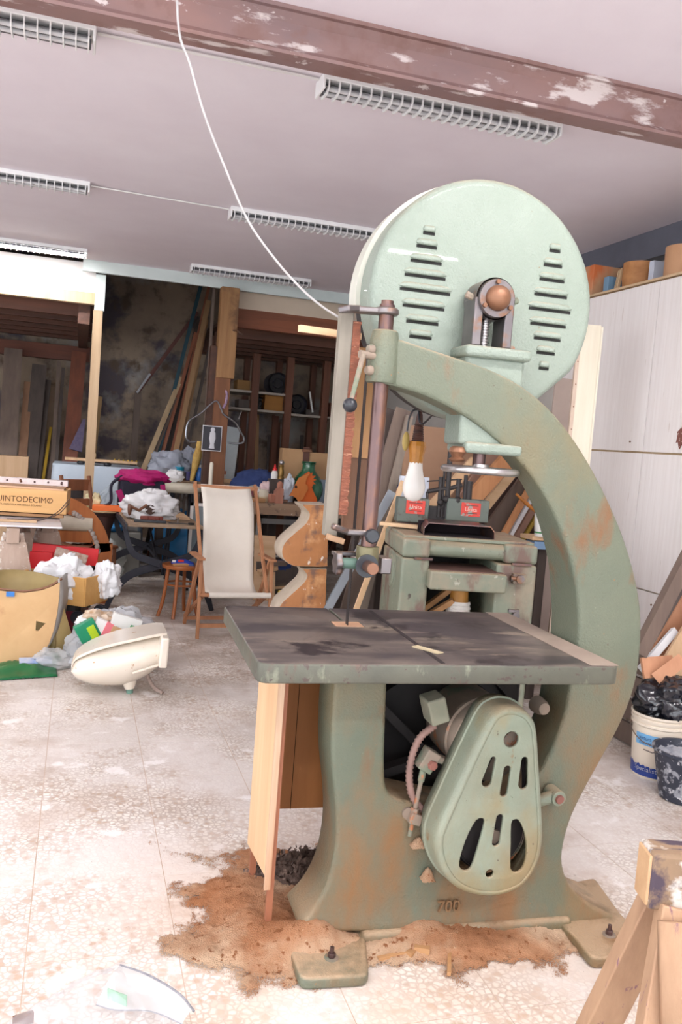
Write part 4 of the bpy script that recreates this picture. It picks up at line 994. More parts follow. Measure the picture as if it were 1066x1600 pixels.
# big cream paint bucket with black bag in it
BK = mat('bucket_plastic', (232, 220, 204), (222, 208, 190), scale=3, rough=.4)
BLUEP = mat('label_blue', (34, 62, 140), rough=.4); LBLUE = mat('label_light_blue', (120, 180, 226), rough=.4)
wb = P(948, 1210, Z=0); we = P(990, 1228, Z=0)
bc = Vector((P(1006, 1190, Z=0).x-.05, we.y+.14, 0)); RB = .14
bkt = thing('paint_bucket', 'cream plastic paint bucket with blue label band, black bag inside', 'bucket', bc, math.radians(-62))
hb_ = .335
MB().lathe([(RB*.86, 0), (RB*.88, .004), (RB*.985, hb_*.8), (RB*1.05, hb_*.82), (RB*1.05, hb_*.85), (RB*1.0, hb_*.86), (RB*1.06, hb_*.9), (RB*1.06, hb_*.93), (RB*1.01, hb_*.94), (RB*1.08, hb_*.97), (RB*1.08, hb_), (RB*1.03, hb_), (RB*.98, hb_*.8), (RB*.86, .01)], n=48).build('bucket_body', BK, bkt)
def band(m_, z0, z1, a0, a1, dr=.0015, name='label_band', parent=None):
    b = MB(); n = 28
    b.grid(lambda s, t: Vector(((RB*(.88+.105*((z0+(z1-z0)*t)/(hb_*.8)))+dr)*math.cos(a0+(a1-a0)*s), (RB*(.88+.105*((z0+(z1-z0)*t)/(hb_*.8)))+dr)*math.sin(a0+(a1-a0)*s), z0+(z1-z0)*t)), n, 2)
    return b.build(name, m_, parent or bkt, recalc=True)
band(BLUEP, .012, .062, math.radians(-150), math.radians(20))
pk = MB(); n = 40   # jagged mountain edge of the printed band
for i in range(n):
    a0 = math.radians(-150+170*i/n); a1 = math.radians(-150+170*(i+1)/n); hA = .062+.03*abs(noise.noise(Vector((i*.35, 0, 0)))); hB = .062+.03*abs(noise.noise(Vector(((i+1)*.35, 0, 0))))
    R_ = RB*.915+.001
    pk.add([(R_*math.cos(a0), R_*math.sin(a0), .06), (R_*math.cos(a1), R_*math.sin(a1), .06), (R_*math.cos(a1), R_*math.sin(a1), hB), (R_*math.cos(a0), R_*math.sin(a0), hA)], [(0, 1, 2, 3)])
pk.build('label_peaks', BLUEP, bkt)
band(LBLUE, .175, .235, math.radians(-120), math.radians(-65), name='label_patch')
def bucket_text(txt, z, a_mid, size, m_, dr=.003):
    def f(v):
        zz = z+v.y; R_ = RB*(.88+.105*(zz/(hb_*.8)))+dr; a = a_mid+v.x/R_
        return Vector((R_*math.cos(a), R_*math.sin(a), zz))
    finish('label_text', text_mesh(txt, size, .0008, f), m_, bkt, smooth=False, recalc=False)
bucket_text('Specialista', .05, math.radians(-88), .034, M_WHITE); bucket_text('pittura', .213, math.radians(-95), .026, BLUEP); bucket_text('interni', .190, math.radians(-95), .026, BLUEP)
hp = [Vector((RB*1.08*math.cos(t), RB*1.08*math.sin(t), hb_*.86-.10*math.sin((t+math.radians(160))/math.radians(180)*PI) if True else 0)) for t in [math.radians(-160+180*i/20) for i in range(21)]]
MB().tube(hp, .0025, n=6).build('handle', STEEL, bkt)
# black bag bulging out of it
bagm = mat('black_bag_film', (26, 27, 36), rough=.22, spec=.7, coat=.3)
def blob(c, r, sq, amp, fr, seed, n=36, m_=24, zmin=None):
    out_ = MB()
    def f(s, t):
        th = PI*s; ph = 2*PI*t
        dvec = Vector((math.sin(th)*math.cos(ph), math.sin(th)*math.sin(ph), -math.cos(th)))
        k = 1+amp*noise.noise(dvec*fr+Vector((seed, seed*.7, 0)))+amp*.5*abs(noise.noise(dvec*fr*2.3+Vector((seed, 0, seed))))
        # sharp folds
        k += amp*.35*(abs(noise.noise(dvec*fr*4+Vector((0, seed, 3))))-.2)
        p = Vector((dvec.x*sq[0], dvec.y*sq[1], dvec.z*sq[2]))*r*k
        p += Vector(c)
        if zmin is not None and p.z < zmin: p.z = zmin
        return p
    out_.grid(f, m_, n); return out_
bg_ = thing('black_bag', 'shiny black rubbish bag stuffed into the cream bucket', 'bag', bc+Vector((.04, .0, hb_)))
blob((.0, 0, .06), .14, (1.12, 1.05, .9), .42, 1.8, 4.0, 60, 44, zmin=-.08).build('bag', bagm, bg_, recalc=True, angle=60)
MB().grid(lambda s, t: Vector((-.04+.10*s, -.165+.0*t-.02*math.sin(PI*t), .10+.07*t-.02*s)), 6, 6).build('silver_tape', mat('silver_tape', (200, 204, 212), (150, 154, 166), scale=30, rough=.3, metal=.4), bg_, solid=.002)
# black builder's bucket
bb = P(1050, 1272, Z=0); 
c2 = Vector((P(1066, 1230, Z=0).x-.10, P(1066, 1264, Z=0).y+.11, 0)); RB2 = .16; H2 = .25
b2k = thing('rubber_bucket', 'black builder bucket crusted with white plaster at the right edge', 'bucket', c2)
PLB = mat('plaster_crusted_black', (40, 44, 58), (52, 56, 70), scale=6, rough=.5, bump=.2, layers=(((150, 152, 160), 16, .60, .05, (1, 1, 1)), ((196, 196, 200), 40, .66, .03, (1, 1, 1))))
MB().lathe([(.10, 0), (.112, .006), (RB2*.98, H2*.93), (RB2*1.04, H2*.95), (RB2*1.04, H2), (RB2*.96, H2), (RB2*.90, H2*.85), (.1, .02)], n=44).build('bucket_body', PLB, b2k)
m = MB(); m.grid(lambda s, t: Vector((RB2*.93*s*math.cos(2*PI*t), RB2*.93*s*math.sin(2*PI*t), H2*.86+.02*noise.noise(Vector((s*5*math.cos(2*PI*t), s*5*math.sin(2*PI*t), 0))))), 10, 36)
m.build('plaster_residue', mat('plaster_residue', (206, 208, 212), (130, 136, 150), scale=14, rough=.9, bump=.4, bscale=40), b2k, recalc=False)
hp = [Vector((-RB2*1.02*math.cos(t), -RB2*1.02*math.sin(t)*.9, H2*.98-.0*t+.02*math.sin(t))) for t in [PI*.15*i/6 for i in range(7)]]
MB().tube([Vector((-RB2*1.04, 0, H2*.97)), Vector((-RB2*1.12, .03, H2*.90)), Vector((-RB2*1.2, .08, H2*.9))], .003, n=6).build('handle', STEEL, b2k)
# red rag between
tag(blob(bc+Vector((.24, -.02, .22)), .07, (1, .8, .7), .4, 2, 9, 20, 14).build('red_rag', mat('red_cloth', (196, 52, 72), (170, 40, 60), scale=20, rough=.9)), 'bit of red cloth poking out beside the black bag', 'cloth')
tag(MB().box(bc+Vector((.28, .02, .11)), (.16, .2, .22), (0, 0, .3)).build('carton', TANC, bevel=.003), 'brown carton under the red cloth behind the buckets', 'box')
# scrap boards leaning against the cabinet above the buckets
def lean(x0, y0, x1, y1, Y0, Y1, w, t, m_, label, name='leaning_plank', side=(0, 1, 0), group=None, cat='plank', ext0=0.0, floor=False):
    a = P(x0, y0, Y=Y0); b = P(x1, y1, Y=Y1)
    d = (b-a)
    if floor and a.z > .003: 
        k = (a.z-.004)/max(d.z, 1e-3); a = a-d*k
    mb_ = MB().bar(a, b, w, t, side=side)
    return tag(mb_.build(name, m_, smooth=False), label, cat, group)
GW = wood('grey_brown_plank', (122, 104, 92), (98, 82, 74), axis=2); GWD = wood('dark_grey_plank', (84, 72, 66), (66, 56, 52), axis=2)
PW = wood('pale_plank', (216, 182, 146), (196, 160, 122), axis=2); RW = wood('salmon_plank', (198, 146, 112), (178, 124, 92), axis=2); WW = mat('white_batten', (234, 234, 236), rough=.5)
G1 = 'scrap boards heaped at the right wall'
lean(998, 1022, 1092, 838, 3.82, 3.85, .075, .05, GW, 'dark weathered beam leaning to the right behind the saw column', group=G1, side=(1, 0, 0))
lean(1012, 1010, 1105, 850, 3.83, 3.86, .02, .045, GWD, 'thin dark slat on the underside of the leaning weathered beam', group=G1, side=(1, 0, 0))
lean(1002, 1046, 1055, 985, 3.9, 3.98, .04, .03, WW, 'short white batten among the scrap boards at the right', group=G1, side=(1, 0, 0))
lean(1018, 1050, 1088, 920, 4.0, 4.1, .12, .02, RW, 'salmon-coloured board behind the white batten', group=G1, side=(1, 0, 0))
lean(1040, 1060, 1100, 960, 3.85, 3.95, .14, .02, PW, 'wide pale board at the right edge among the scrap', group=G1, side=(1, 0, 0))
lean(1004, 1044, 1052, 1040, 3.8, 3.78, .11, .02, RW, 'short flat reddish board lying across the scrap pile', group=G1, side=(0, .35, 1))
lean(1025, 1062, 1068, 1030, 3.74, 3.7, .07, .02, RW, 'small salmon offcut just above the black bag', group=G1, side=(0, .35, 1))
# a crate that carries the scrap
cr0 = P(1040, 1065, Y=3.95)
crt = thing('scrap_crate', 'rough wooden crate under the scrap boards behind the black bag', 'crate', (3.25, 4.14, 0))
for i in range(4): MB().box((0, -.2, .07+i*.14), (.26, .02, .12)).build('slat', GW, crt, smooth=False)
for i in range(4): MB().box((-.13, 0, .07+i*.14), (.02, .4, .12)).build('slat', GW, crt, smooth=False)
for sx_ in (-.11, .11):
    for sy_ in (-.18, .18): MB().box((sx_, sy_, .28), (.04, .04, .56)).build('corner_post', GWD, crt, smooth=False)
MB().box((0, 0, .55), (.26, .4, .02)).build('lid', RW, crt, smooth=False)
# ================================================================== wooden blade guard on the saw (behind the guide post)
g0 = mp(562, 560, .27); g1 = mp(594, 560, .27); gzt = mp(580, 545, .27).y; gzm = mp(570, 716, .27).y; gzb = mp(560, 832, .27).y
MB().box(((g0.x+g1.x)/2-.005, .27, (gzt+gzm)/2), (g1.x-g0.x, .02, gzt-gzm)).build('blade_guard_board', wood('tan_guard_wood', (176, 132, 88), (150, 110, 70), axis=2, rnd=0), saw, smooth=False)
MB().box(((g0.x+g1.x)/2-.01, .28, (gzm+gzb)/2), (g1.x-g0.x+.01, .02, gzm-gzb)).build('lower_guard_board', wood('brown_guard_wood', (112, 78, 54), (92, 62, 44), axis=2, rnd=0), saw, smooth=False)

# ================================================================== THICKNESS PLANER BEHIND THE SAW
pa = P(626, 900, Y=4.30); pb = P(838, 905, Y=4.16)
pw = math.hypot(pb.x-pa.x, pb.y-pa.y); pyaw = math.atan2(pb.y-pa.y, pb.x-pa.x)
pl = thing('thickness_planer', 'old green thickness planer with recessed front and dark chip outlet behind the saw', 'planer', (pa.x, pa.y, 0), pyaw)
def pz(y, x=700): return P(x, y, Y=4.25).z
zt = pz(846); zs = pz(876); zob = pz(955); D = .62
w1, w2 = .205*pw, .70*pw
MB().box((w1/2, D/2, zs/2), (w1, D, zs)).build('left_pillar', GREENP, pl, bevel=.015, seg=3)
MB().box(((w2+pw)/2, D/2, zs/2), (pw-w2, D, zs)).build('right_pillar', GREENP, pl, bevel=.015, seg=3)
MB().box((pw/2, D/2+.08, .28), (pw-.02, D-.18, .56)).build('lower_body', GREENP, pl, bevel=.01)
MB().box((pw/2, D-.03, zs/2), (pw-.02, .04, zs)).build('back_plate', DARKI, pl)
hd = MB(); hd.box((w1/2, D/2, (zs+zt)/2+.003), (w1, D, zt-zs)).build('hood_left', GREENP, pl, bevel=.02, seg=3)
MB().box(((w2+.04+pw)/2, D/2, (zs+zt)/2+.003), (pw-w2-.04, D, zt-zs)).build('hood_right', GREENP, pl, bevel=.02, seg=3)
prof = [(.05, zs+.012), (.025, zs+.03), (.018, zs+.06), (.03, zt-.025), (.055, zt-.006), (.10, zt+.004), (D, zt+.004), (D, zs+.012)]
MB().loft([[Vector((x, y, z)) for y, z in prof] for x in (w1-.002, w2+.042)]).build('hood_roll', GREENP, pl, angle=50)
# top cover slab, chip outlet scoop
MB().box((pw/2, D/2+.02, zt+.006), (pw-.02, D-.06, .02)).build('top_cover', GREENP, pl, bevel=.006)
s0 = .17*pw; s1 = .70*pw; sh = .085
sc = MB(); vs = []
for y, grow in ((.10, 0), (.34, -.03)):
    vs += [(s0-grow, y, zt+.014), (s0-grow, y, zt+sh*.65), (s0-grow+.025, y, zt+sh), (s1+grow-.025, y, zt+sh), (s1+grow, y, zt+sh*.65), (s1+grow, y, zt+.014)]
sc.add(vs, [(i, i+1, 7+i, 6+i) for i in range(5)]+[(5, 0, 6, 11)])
sc.build('chip_outlet', STEELB, pl, solid=.006, smooth=False)
MB().add([(s0+.005, .30, zt+.016), (s1-.005, .30, zt+.016), (s1-.005, .30, zt+sh-.004), (s0+.005, .30, zt+sh-.004)], [(0, 1, 2, 3)]).build('outlet_back', mat('outlet_dark', (30, 18, 24), rough=.95), pl)
MB().box(((s0+s1)/2, .2, zt+.018), (s1-s0-.01, .2, .004)).build('outlet_floor', MATS['outlet_dark'], pl)
# bed, bed rim, knob
zb0, zb1 = pz(918), pz(889)
MB().box(((w1+w2)/2+.015, .10, (zb0+zb1)/2-.005), (w2-w1+.05, .36, zb1-zb0)).build('bed', GREENP, pl, bevel=.012, seg=3)
MB().box(((w1+w2)/2+.015, .12, zb1-.004), (w2-w1+.03, .32, .006)).build('bed_surface', mat('rusty_bed', (128, 96, 84), (110, 84, 78), scale=7, rough=.6, metal=.3), pl)
MB().box((pw*.865, -.014, pz(897)), (.075, .03, .055)).build('lock_plate', GREENP, pl, bevel=.004)
MB().cyl((pw*.865, -.03, pz(897)), (pw*.865, -.045, pz(897)), .022, n=20).build('lock_knob', STEEL, pl)
MB().cyl((pw*.80, -.02, pz(897)), (pw*.845, -.02, pz(897)), .016, n=14).build('lock_pin', STEEL, pl)
MB().cyl((pw*.865, 0, pz(955)), (pw*.865, -.03, pz(955)), .02, n=16).box((pw*.85, -.01, pz(948)), (.06, .02, .015)).build('feed_fitting', STEEL, pl)
MB().box((pw*.88, -.004, zs+.004), (.11, .014, .012)).build('hinge', STEELB, pl)
MB().box((w1*.75, -.004, zs+.002), (.1, .014, .012)).build('hinge', STEELB, pl)
# round inspection cover on the left side
MB().lathe([(.001, .012), (.085, .012), (.095, .004), (.115, .004), (.12, 0)], (0, .28, pz(908)), (-1, 0, 0), n=36).build('side_cover', GREENP, pl)
MB().lathe([(.012, .02), (.012, .012)], (0, .28, pz(908)), (-1, 0, 0), n=12).build('cover_bolt', BRONZE, pl)
# --- feed unit with two red badges and posts behind
RBADGE = mat('red_badge', (214, 66, 52), (196, 56, 46), scale=14, rough=.5, layers=(((150, 150, 140), 18, .60, .04, (1, 1, 1)),))
GB = mat('grey_green_box', (104, 112, 102), (90, 98, 92), scale=5, rough=.55, layers=(((80, 72, 62), 8, .6, .06, (1, 1, 1)),))
fy = .44
def pxl(x, y, dy):  # planer-local x and z of a pixel on the plane dy behind the front
    d = ray(x, y); nrm = Vector((-math.sin(pyaw), math.cos(pyaw), 0)); p0 = Vector((pa.x, pa.y, 0))+nrm*dy; t = (p0-EYE).dot(nrm)/d.dot(nrm); p = EYE+d*t
    return Vector(((p-Vector((pa.x, pa.y, 0))).dot(Vector((math.cos(pyaw), math.sin(pyaw), 0))), dy, p.z))
A, B = pxl(620, 815, fy), pxl(672, 780, fy); C2, D2 = pxl(697, 813, fy), pxl(766, 783, fy)
MB().box(((A.x+D2.x)/2, fy+.07, (zt+.014+A.z)/2), (D2.x-A.x-.02, .10, A.z-zt+.01)).build('feed_base', STEELB, pl, smooth=False)
for a_, b_ in ((A, B), (C2, D2)):
    MB().box(((a_.x+b_.x)/2, fy+.05, (a_.z+b_.z)/2), (b_.x-a_.x, .10, b_.z-a_.z)).build('feed_box', GB, pl, bevel=.006)
MB().box(((B.x+C2.x)/2, fy+.06, (A.z+B.z)/2-.01), (C2.x-B.x, .06, .08)).build('feed_gap_plate', DARKI, pl, smooth=False)
for (x0, x1, y0, y1) in ((634, 665, 783, 802), (720, 752, 787, 806)):
    p_, q_ = pxl(x0, y1, fy-.003), pxl(x1, y0, fy-.003); c_ = (p_+q_)/2
    MB().box((c_.x, fy-.002, c_.z), (q_.x-p_.x, .004, q_.z-p_.z)).build('badge', RBADGE, pl, smooth=False)
    finish('badge_text', text_mesh('Unita', .034, .002, lambda v: Vector((c_.x+v.x, fy-.005-v.z, c_.z+v.y))), mat('badge_letters', (226, 200, 186), rough=.6), pl, smooth=False, recalc=False)
    MB().box((c_.x, fy-.0045, c_.z+.024), (q_.x-p_.x-.03, .002, .004)).box((c_.x, fy-.0045, c_.z-.022), (q_.x-p_.x-.04, .002, .004)).build('badge_line', mat('badge_dark', (70, 56, 52), rough=.7), pl, smooth=False)
def rod(x0, y0, x1, y1, r, dy=fy+.03, m_=DARKI, name='feed_post'): MB().cyl(pxl(x0, y0, dy), pxl(x1, y1, dy), r, n=10).build(name, m_, pl)
for x, yt, r in ((685, 745, .012), (697, 690, .016), (690, 735, .008), (713, 748, .014), (724, 742, .012), (730, 752, .02)):
    rod(x, 808, x+(.07*(808-yt)), yt, r)
rod(668, 768, 696, 763, .013); rod(696, 765, 722, 758, .013); rod(667, 752, 722, 749, .004); rod(668, 768, 667, 800, .008); rod(703, 690, 697, 800, .006)
MB().sphere(pxl(697, 780, fy+.02), .022).sphere(pxl(715, 782, fy+.02), .024).sphere(pxl(688, 785, fy+.02), .02).build('feed_knuckles', DARKI, pl)
# boards, rag and paper lying in / on it
PWX = wood('pale_offcut', (222, 188, 150), (204, 166, 126), axis=0)
cxx = pxl(660, 822, .5)
def ploc(v): return Vector((pa.x, pa.y, 0))+Vector((math.cos(pyaw), math.sin(pyaw), 0))*v[0]+Vector((-math.sin(pyaw), math.cos(pyaw), 0))*v[1]+Vector((0, 0, v[2]))
tag(MB().bar(ploc((-.06, .44, zt+.035)), ploc((.15, .36, zt+.035)), .06, .02, side=(0, 1, 0)).build('wood_offcut', PWX, smooth=False), 'pale flat offcut lying on the planer left of the dark outlet', 'offcut')
tag(MB().bar(ploc((w1+.03, .22, zb0-.17)), ploc((w1+.17, .16, zb0-.03)), .03, .03, side=(0, 1, 0)).build('wood_offcut', OFF, smooth=False), 'brown stick inside the planer opening, upper one', 'offcut')
tag(MB().bar(ploc((w1+.03, .18, zb0-.21)), ploc((w1+.18, .12, zb0-.09)), .03, .03, side=(0, 1, 0)).build('wood_offcut', OFF, smooth=False), 'brown stick inside the planer opening, lower one', 'offcut')
rag = thing('wrapped_bundle', 'bundle wrapped in white rag and brown tape inside the planer opening', 'bundle', ploc((w1+.22, .16, .55)))
rz_ = zb0-.56
MB().lathe([(.05, 0), (.055, .05), (.06, .08), (.062, rz_*.55), (.055, rz_*.6), (.05, rz_*.95)], n=20).build('core', mat('ochre_tape', (196, 140, 66), (170, 116, 52), scale=10, rough=.5), rag)
for i in range(4): MB().lathe([(.064-.003*abs(i-1.5), 0), (.072-.003*abs(i-1.5), .014), (.064, .03)], (0, 0, rz_*.40+i*.024), n=22, caps=False).build('rag_turn', mat('white_rag', (226, 222, 216), (206, 200, 194), scale=20, rough=.9), rag)

# paper cup with a brush on the right (on a plank shelf)
cu0 = P(843, 838, Y=4.95)
cup = thing('paint_cup', 'white paper pot with green band holding a brown-handled brush', 'pot', (cu0.x+.0, 4.95, cu0.z), 0)
hcup = P(840, 800, Y=4.95).z-cu0.z
rcup = .045
MB().lathe([(rcup*.72, 0), (rcup*.75, .002), (rcup, hcup), (rcup*.95, hcup), (rcup*.7, .006)], n=28).build('cup', mat('cup_white', (238, 236, 232), rough=.5), cup)
MB().lathe([(rcup*.765, hcup*.08), (rcup*.80, hcup*.20)], n=28, caps=False).build('green_band', mat('cup_green', (70, 140, 84), rough=.5), cup)
MB().box((-.012, -rcup*.9, hcup*.55), (.02, .003, .03)).build('orange_mark', mat('cup_orange', (232, 110, 44), rough=.5), cup)
bh0 = Vector((0, 0, hcup*.8)); bh1 = P(807, 772, Y=4.95)-Vector((cu0.x, 4.95, cu0.z))
MB().tube([bh0, bh0.lerp(bh1, .25), bh0.lerp(bh1, .6), bh1], [.007, .009, .014, .008], n=10).build('brush_handle', mat('varnished_handle', (168, 104, 40), (140, 82, 30), scale=12, rough=.3), cup)
sb = thing('plank_shelf', 'short plank shelf on dark bracket carrying the white paper pot', 'shelf', (cu0.x, 4.98, 0))
MB().box((.08, .05, cu0.z-.014), (.26, .16, .026)).build('board', PWX, sb, smooth=False)
MB().box((.08, .07, (cu0.z-.027)/2), (.06, .06, cu0.z-.027)).build('upright', GWD, sb, smooth=False)
MB().box((.02, .02, cu0.z-.06), (.1, .1, .05)).build('blue_tin', mat('blue_tin', (120, 150, 184), rough=.5), sb, smooth=False)

# ================================================================== BULB LAMP hanging behind the saw
by_ = 3.05
lt = P(657, 640, Y=by_)
lam = thing('hanging_lamp', 'bare bulb hand lamp with amber taped grip hanging behind the saw', 'lamp', (lt.x, by_, 0))
def lz(y): return P(655, y, Y=by_).z
MB().lathe([(.002, lz(784)), (.02, lz(782.5)), (.034, lz(777)), (.042, lz(768)), (.0435, lz(760)), (.039, lz(750)), (.032, lz(741)), (.028, lz(733)), (.025, lz(722))], n=28).build('bulb', mat('milky_bulb', (238, 232, 226), rough=.25, alpha=.93), lam)
MB().lathe([(.025, lz(728)), (.028, lz(712)), (.033, lz(702)), (.035, lz(697)), (.03, lz(690))], n=12).build('grip', mat('amber_tape', (198, 136, 50), (164, 104, 34), scale=14, rough=.4), lam, angle=20)
pr = []
yy = 694
for i in range(9): z0 = lz(yy-i*3.6); pr += [(.022-.0008*i, z0), (.025-.0008*i, z0+.003), (.022-.0008*i, z0+.006)]
MB().lathe([(.029, lz(696))]+pr+[(.011, lz(648)), (.005, lz(640))], n=16).build('socket', mat('socket_brown', (96, 58, 46), (60, 44, 40), scale=20, stretch=(1, 1, 4), rough=.6), lam, angle=25)
cord = [Vector((0, 0, lz(642))), Vector((-.01, 0, lz(630))), Vector((-.01, -.05, 1.70)), Vector((-.02, -.27, 1.78))]
MB().tube(spline(cord, 6), .004, n=6).build('cord', DARK, lam)
cord2 = [Vector((-.005, 0, lz(640))), Vector((-.028, 0, lz(642))), Vector((-.042, 0, lz(655))), Vector((-.046, 0, lz(675)))]
MB().tube(spline(cord2, 5), .004, n=6).build('switch_cord', DARK, lam)
MB().sphere((-.048, 0, lz(691)), .0145, (1, .7, 2.5), n=16, m=12).build('switch', mat('yellowed_switch', (190, 164, 92), (166, 140, 76), scale=10, rough=.5), lam)

# ================================================================== TIMBER BEHIND THE PLANER
DKB = mat('dark_brown_sheet', (116, 92, 84), (98, 78, 72), scale=2, rough=.7)
OW = wood('orange_pine', (206, 150, 104), (182, 122, 80), axis=2); PK = wood('pinkish_timber', (172, 136, 118), (150, 116, 100), axis=2)
G2 = 'timber leaning behind the planer'
Ya = 5.75
lean(729, 790, 818, 690, Ya, Ya+.05, .05, .12, OW, 'thick fresh pine plank with orange grain slanting below the handwheel', group=G2, side=(0, 1, 0), floor=True)
lean(752, 800, 832, 700, Ya+.08, Ya+.1, .03, .07, PWX, 'pale yellow batten slanting under the thick pine plank', group=G2, side=(0, 1, 0), floor=True)
lean(695, 770, 742, 720, Ya+.1, Ya+.1, .03, .08, PWX, 'short pale block slanting above the planer badges', group=G2, side=(0, 1, 0), floor=True)
lean(700, 830, 795, 680, Ya+.3, Ya+.3, .03, .16, PK, 'wide pinkish plank behind the fresh pine plank', group=G2, side=(0, 1, 0), floor=True)
lean(770, 830, 850, 720, Ya+.2, Ya+.2, .03, .17, GW, 'wide grey-brown board slanting right of the pine plank', group=G2, side=(0, 1, 0), floor=True)
lean(779, 850, 852, 720, Ya+.03, Ya+.05, .03, .045, OW, 'narrow orange batten in the slanting row left of the brush pot', group=G2, side=(0, 1, 0), floor=True)
lean(790, 850, 862, 724, Ya+.03, Ya+.05, .03, .028, WW, 'thin white-edged batten in the slanting row left of the brush pot', group=G2, side=(0, 1, 0), floor=True)
lean(800, 852, 868, 734, Ya+.04, Ya+.06, .03, .05, PK, 'pinkish batten in the slanting row left of the brush pot', group=G2, side=(0, 1, 0), floor=True)
lean(812, 852, 876, 742, Ya+.04, Ya+.06, .03, .025, mat('yellow_batten', (190, 160, 70), rough=.7), 'thin yellow-edged batten nearest the brush pot', group=G2, side=(0, 1, 0), floor=True)
c = P(860, 800, Y=6.3)
tag(MB().box((c.x-.30, 6.3, .8), (.8, .03, 1.6), (0, 0, -.05)).build('panel_sheet', DKB, smooth=False), 'big dull brown sheet standing behind the slanting battens', 'panel')
tag(MB().box((P(660, 690, Y=6.45).x+.18, 6.45, .9), (.66, .03, 1.8)).build('panel_sheet', mat('tan_hardboard', (182, 144, 116), (168, 130, 104), scale=2, rough=.75), smooth=False), 'tan hardboard sheet standing behind the hanging bulb', 'panel')
# to the left of the lamp
G3 = 'boards leaning left of the planer'
lean(588, 800, 632, 640, 5.2, 5.25, .02, .12, GW, 'wide grey board leaning right behind the guide post', group=G3, side=(0, 1, 0), floor=True)
lean(572, 800, 614, 640, 5.35, 5.4, .02, .10, GWD, 'dark grey board leaning right, left of the wide grey board', group=G3, side=(0, 1, 0), floor=True)
lean(604, 800, 640, 650, 5.15, 5.2, .02, .05, wood('greyish_lath', (150, 136, 122), (130, 116, 104), axis=2), 'narrow grey-beige lath leaning left of the bulb', group=G3, side=(0, 1, 0), floor=True)
lean(592, 806, 613, 768, 4.95, 4.95, .02, .05, mat('blue_grey_metal', (150, 156, 164), rough=.4, metal=.4), 'short blue-grey metal strip leaning beside the planer', group=G3, side=(0, 1, 0), floor=True)
lean(608, 812, 630, 752, 4.92, 4.95, .02, .03, PWX, 'thin pale lath just left of the planer badge box', group=G3, side=(0, 1, 0), floor=True)
bcl = P(606, 740, Y=5.6)
tag(MB().grid(lambda s, t: Vector((bcl.x-.12+.26*s+.03*noise.noise(Vector((s*4, t*3, 0))), 5.62+.05*noise.noise(Vector((s*5, t*4, 2))), .004+1.35*t)), 10, 16).build('blue_cloth', mat('dark_blue_cloth', (44, 62, 104), (36, 50, 88), scale=8, rough=.9), solid=.01), 'dark blue cloth hanging behind the grey boards', 'cloth')
# small blocks stacked on a box to the left of the bulb
G4 = 'wood blocks heaped behind the bulb'
bx0 = P(640, 800, Y=5.1)
tag(MB().box((bx0.x+.12, 5.35, .56), (.55, .3, 1.12)).build('timber_crate', GWD, smooth=False, bevel=.004), 'dark upright crate behind the bulb carrying small wood blocks', 'crate')
for i, (x, y, w, h, mm, lb_) in enumerate(((626, 760, .09, .17, PW, 'pale upright block with light end left of the bulb'), (636, 745, .06, .22, PK, 'pinkish upright block left of the bulb'), (646, 745, .05, .2, RW, 'thin reddish block touching the bulb on its left'), (690, 742, .16, .07, RW, 'flat reddish block lying right of the bulb'), (680, 715, .12, .07, GWD, 'dark block under the tan hardboard right of the bulb'))):
    q = P(x, y, Y=5.05+.04*i)
    tag(MB().box((q.x, 5.27+.04*(i % 2), 1.125+h/2), (w, .06, h), (0, random.uniform(-.15, .15) if h > w else 0, 0)).build('wood_block', mm, smooth=False), lb_, 'wood block', G4)
wbx = P(650, 765, Y=4.98)
tag(MB().box((wbx.x, 5.02, (1.0+P(650, 745, Y=5.0).z)/2-.2), (.19, .03, P(650, 745, Y=5.0).z-.6)).build('white_board_piece', mat('bluish_white_panel', (212, 218, 230), rough=.5), smooth=False), 'small bluish white panel standing right behind the bulb', 'panel')
# pale poles and slats on the floor seen below the guide block
lean(520, 952, 566, 898, 6.2, 6.3, .04, .065, PWX, 'round-edged pale pole slanting on the floor behind the blade', group=G3, side=(0, 1, 0), floor=True)
lean(538, 950, 566, 926, 6.05, 6.08, .03, .04, PWX, 'short pale stick slanting right behind the blade', group=G3, side=(0, 1, 0), floor=True)
# ================================================================== CORBEL PATTERNS (carved blocks stacked)
CORB = mat('corbel_wood', (176, 120, 74), (150, 98, 58), scale=5, rough=.75, bump=.2, bscale=30, layers=(((112, 84, 70), 6, .58, .08, (1, 1, 1)), ((214, 206, 196), 20, .69, .03, (1, 1, .5)), ((198, 150, 104), 4, .58, .1, (1, 1, 1))))
CORBS = mat('corbel_side', (186, 172, 154), (164, 148, 130), scale=8, rough=.8)
YC = 4.95
def corbel(name, label, prof, depth, base_z, top=None):
    pts_ = [P(x, y, Y=YC) for x, y in prof]
    c0 = Vector((sum(p.x for p in pts_)/len(pts_), YC, base_z))
    t = thing(name, label, 'carved block', c0, math.radians(0), 'carved wooden corbel blocks')
    me_ = plate([[(p.x-c0.x, p.z-c0.z) for p in pts_]], depth, .006, lambda q: Vector((q.x, q.z, q.y)), res=1)
    o = finish('block', me_, CORB, t, angle=30)
    o.data.materials.append(CORBS)
    for p in o.data.polygons:
        if abs(p.normal.y) < .75: p.material_index = 1
    return t
sp_ = [(p.x, p.y) for p in spline([Vector((x, y, 0)) for x, y in [(472, 789), (480, 797), (484, 805), (478, 818), (462, 832), (447, 846), (441, 859), (443, 872), (452, 881), (462, 885)]], 4)]
up = [(514, 789)]+[(473, 788)]+sp_[1:]+[(500, 886), (512, 885)]
sp2_ = [(p.x, p.y) for p in spline([Vector((x, y, 0)) for x, y in [(473, 889), (480, 899), (476, 909), (466, 919), (454, 930), (441, 942), (434, 956), (433, 972)]], 4)]
lo = [(511, 889)]+sp2_+[(436, 985), (508, 987)]
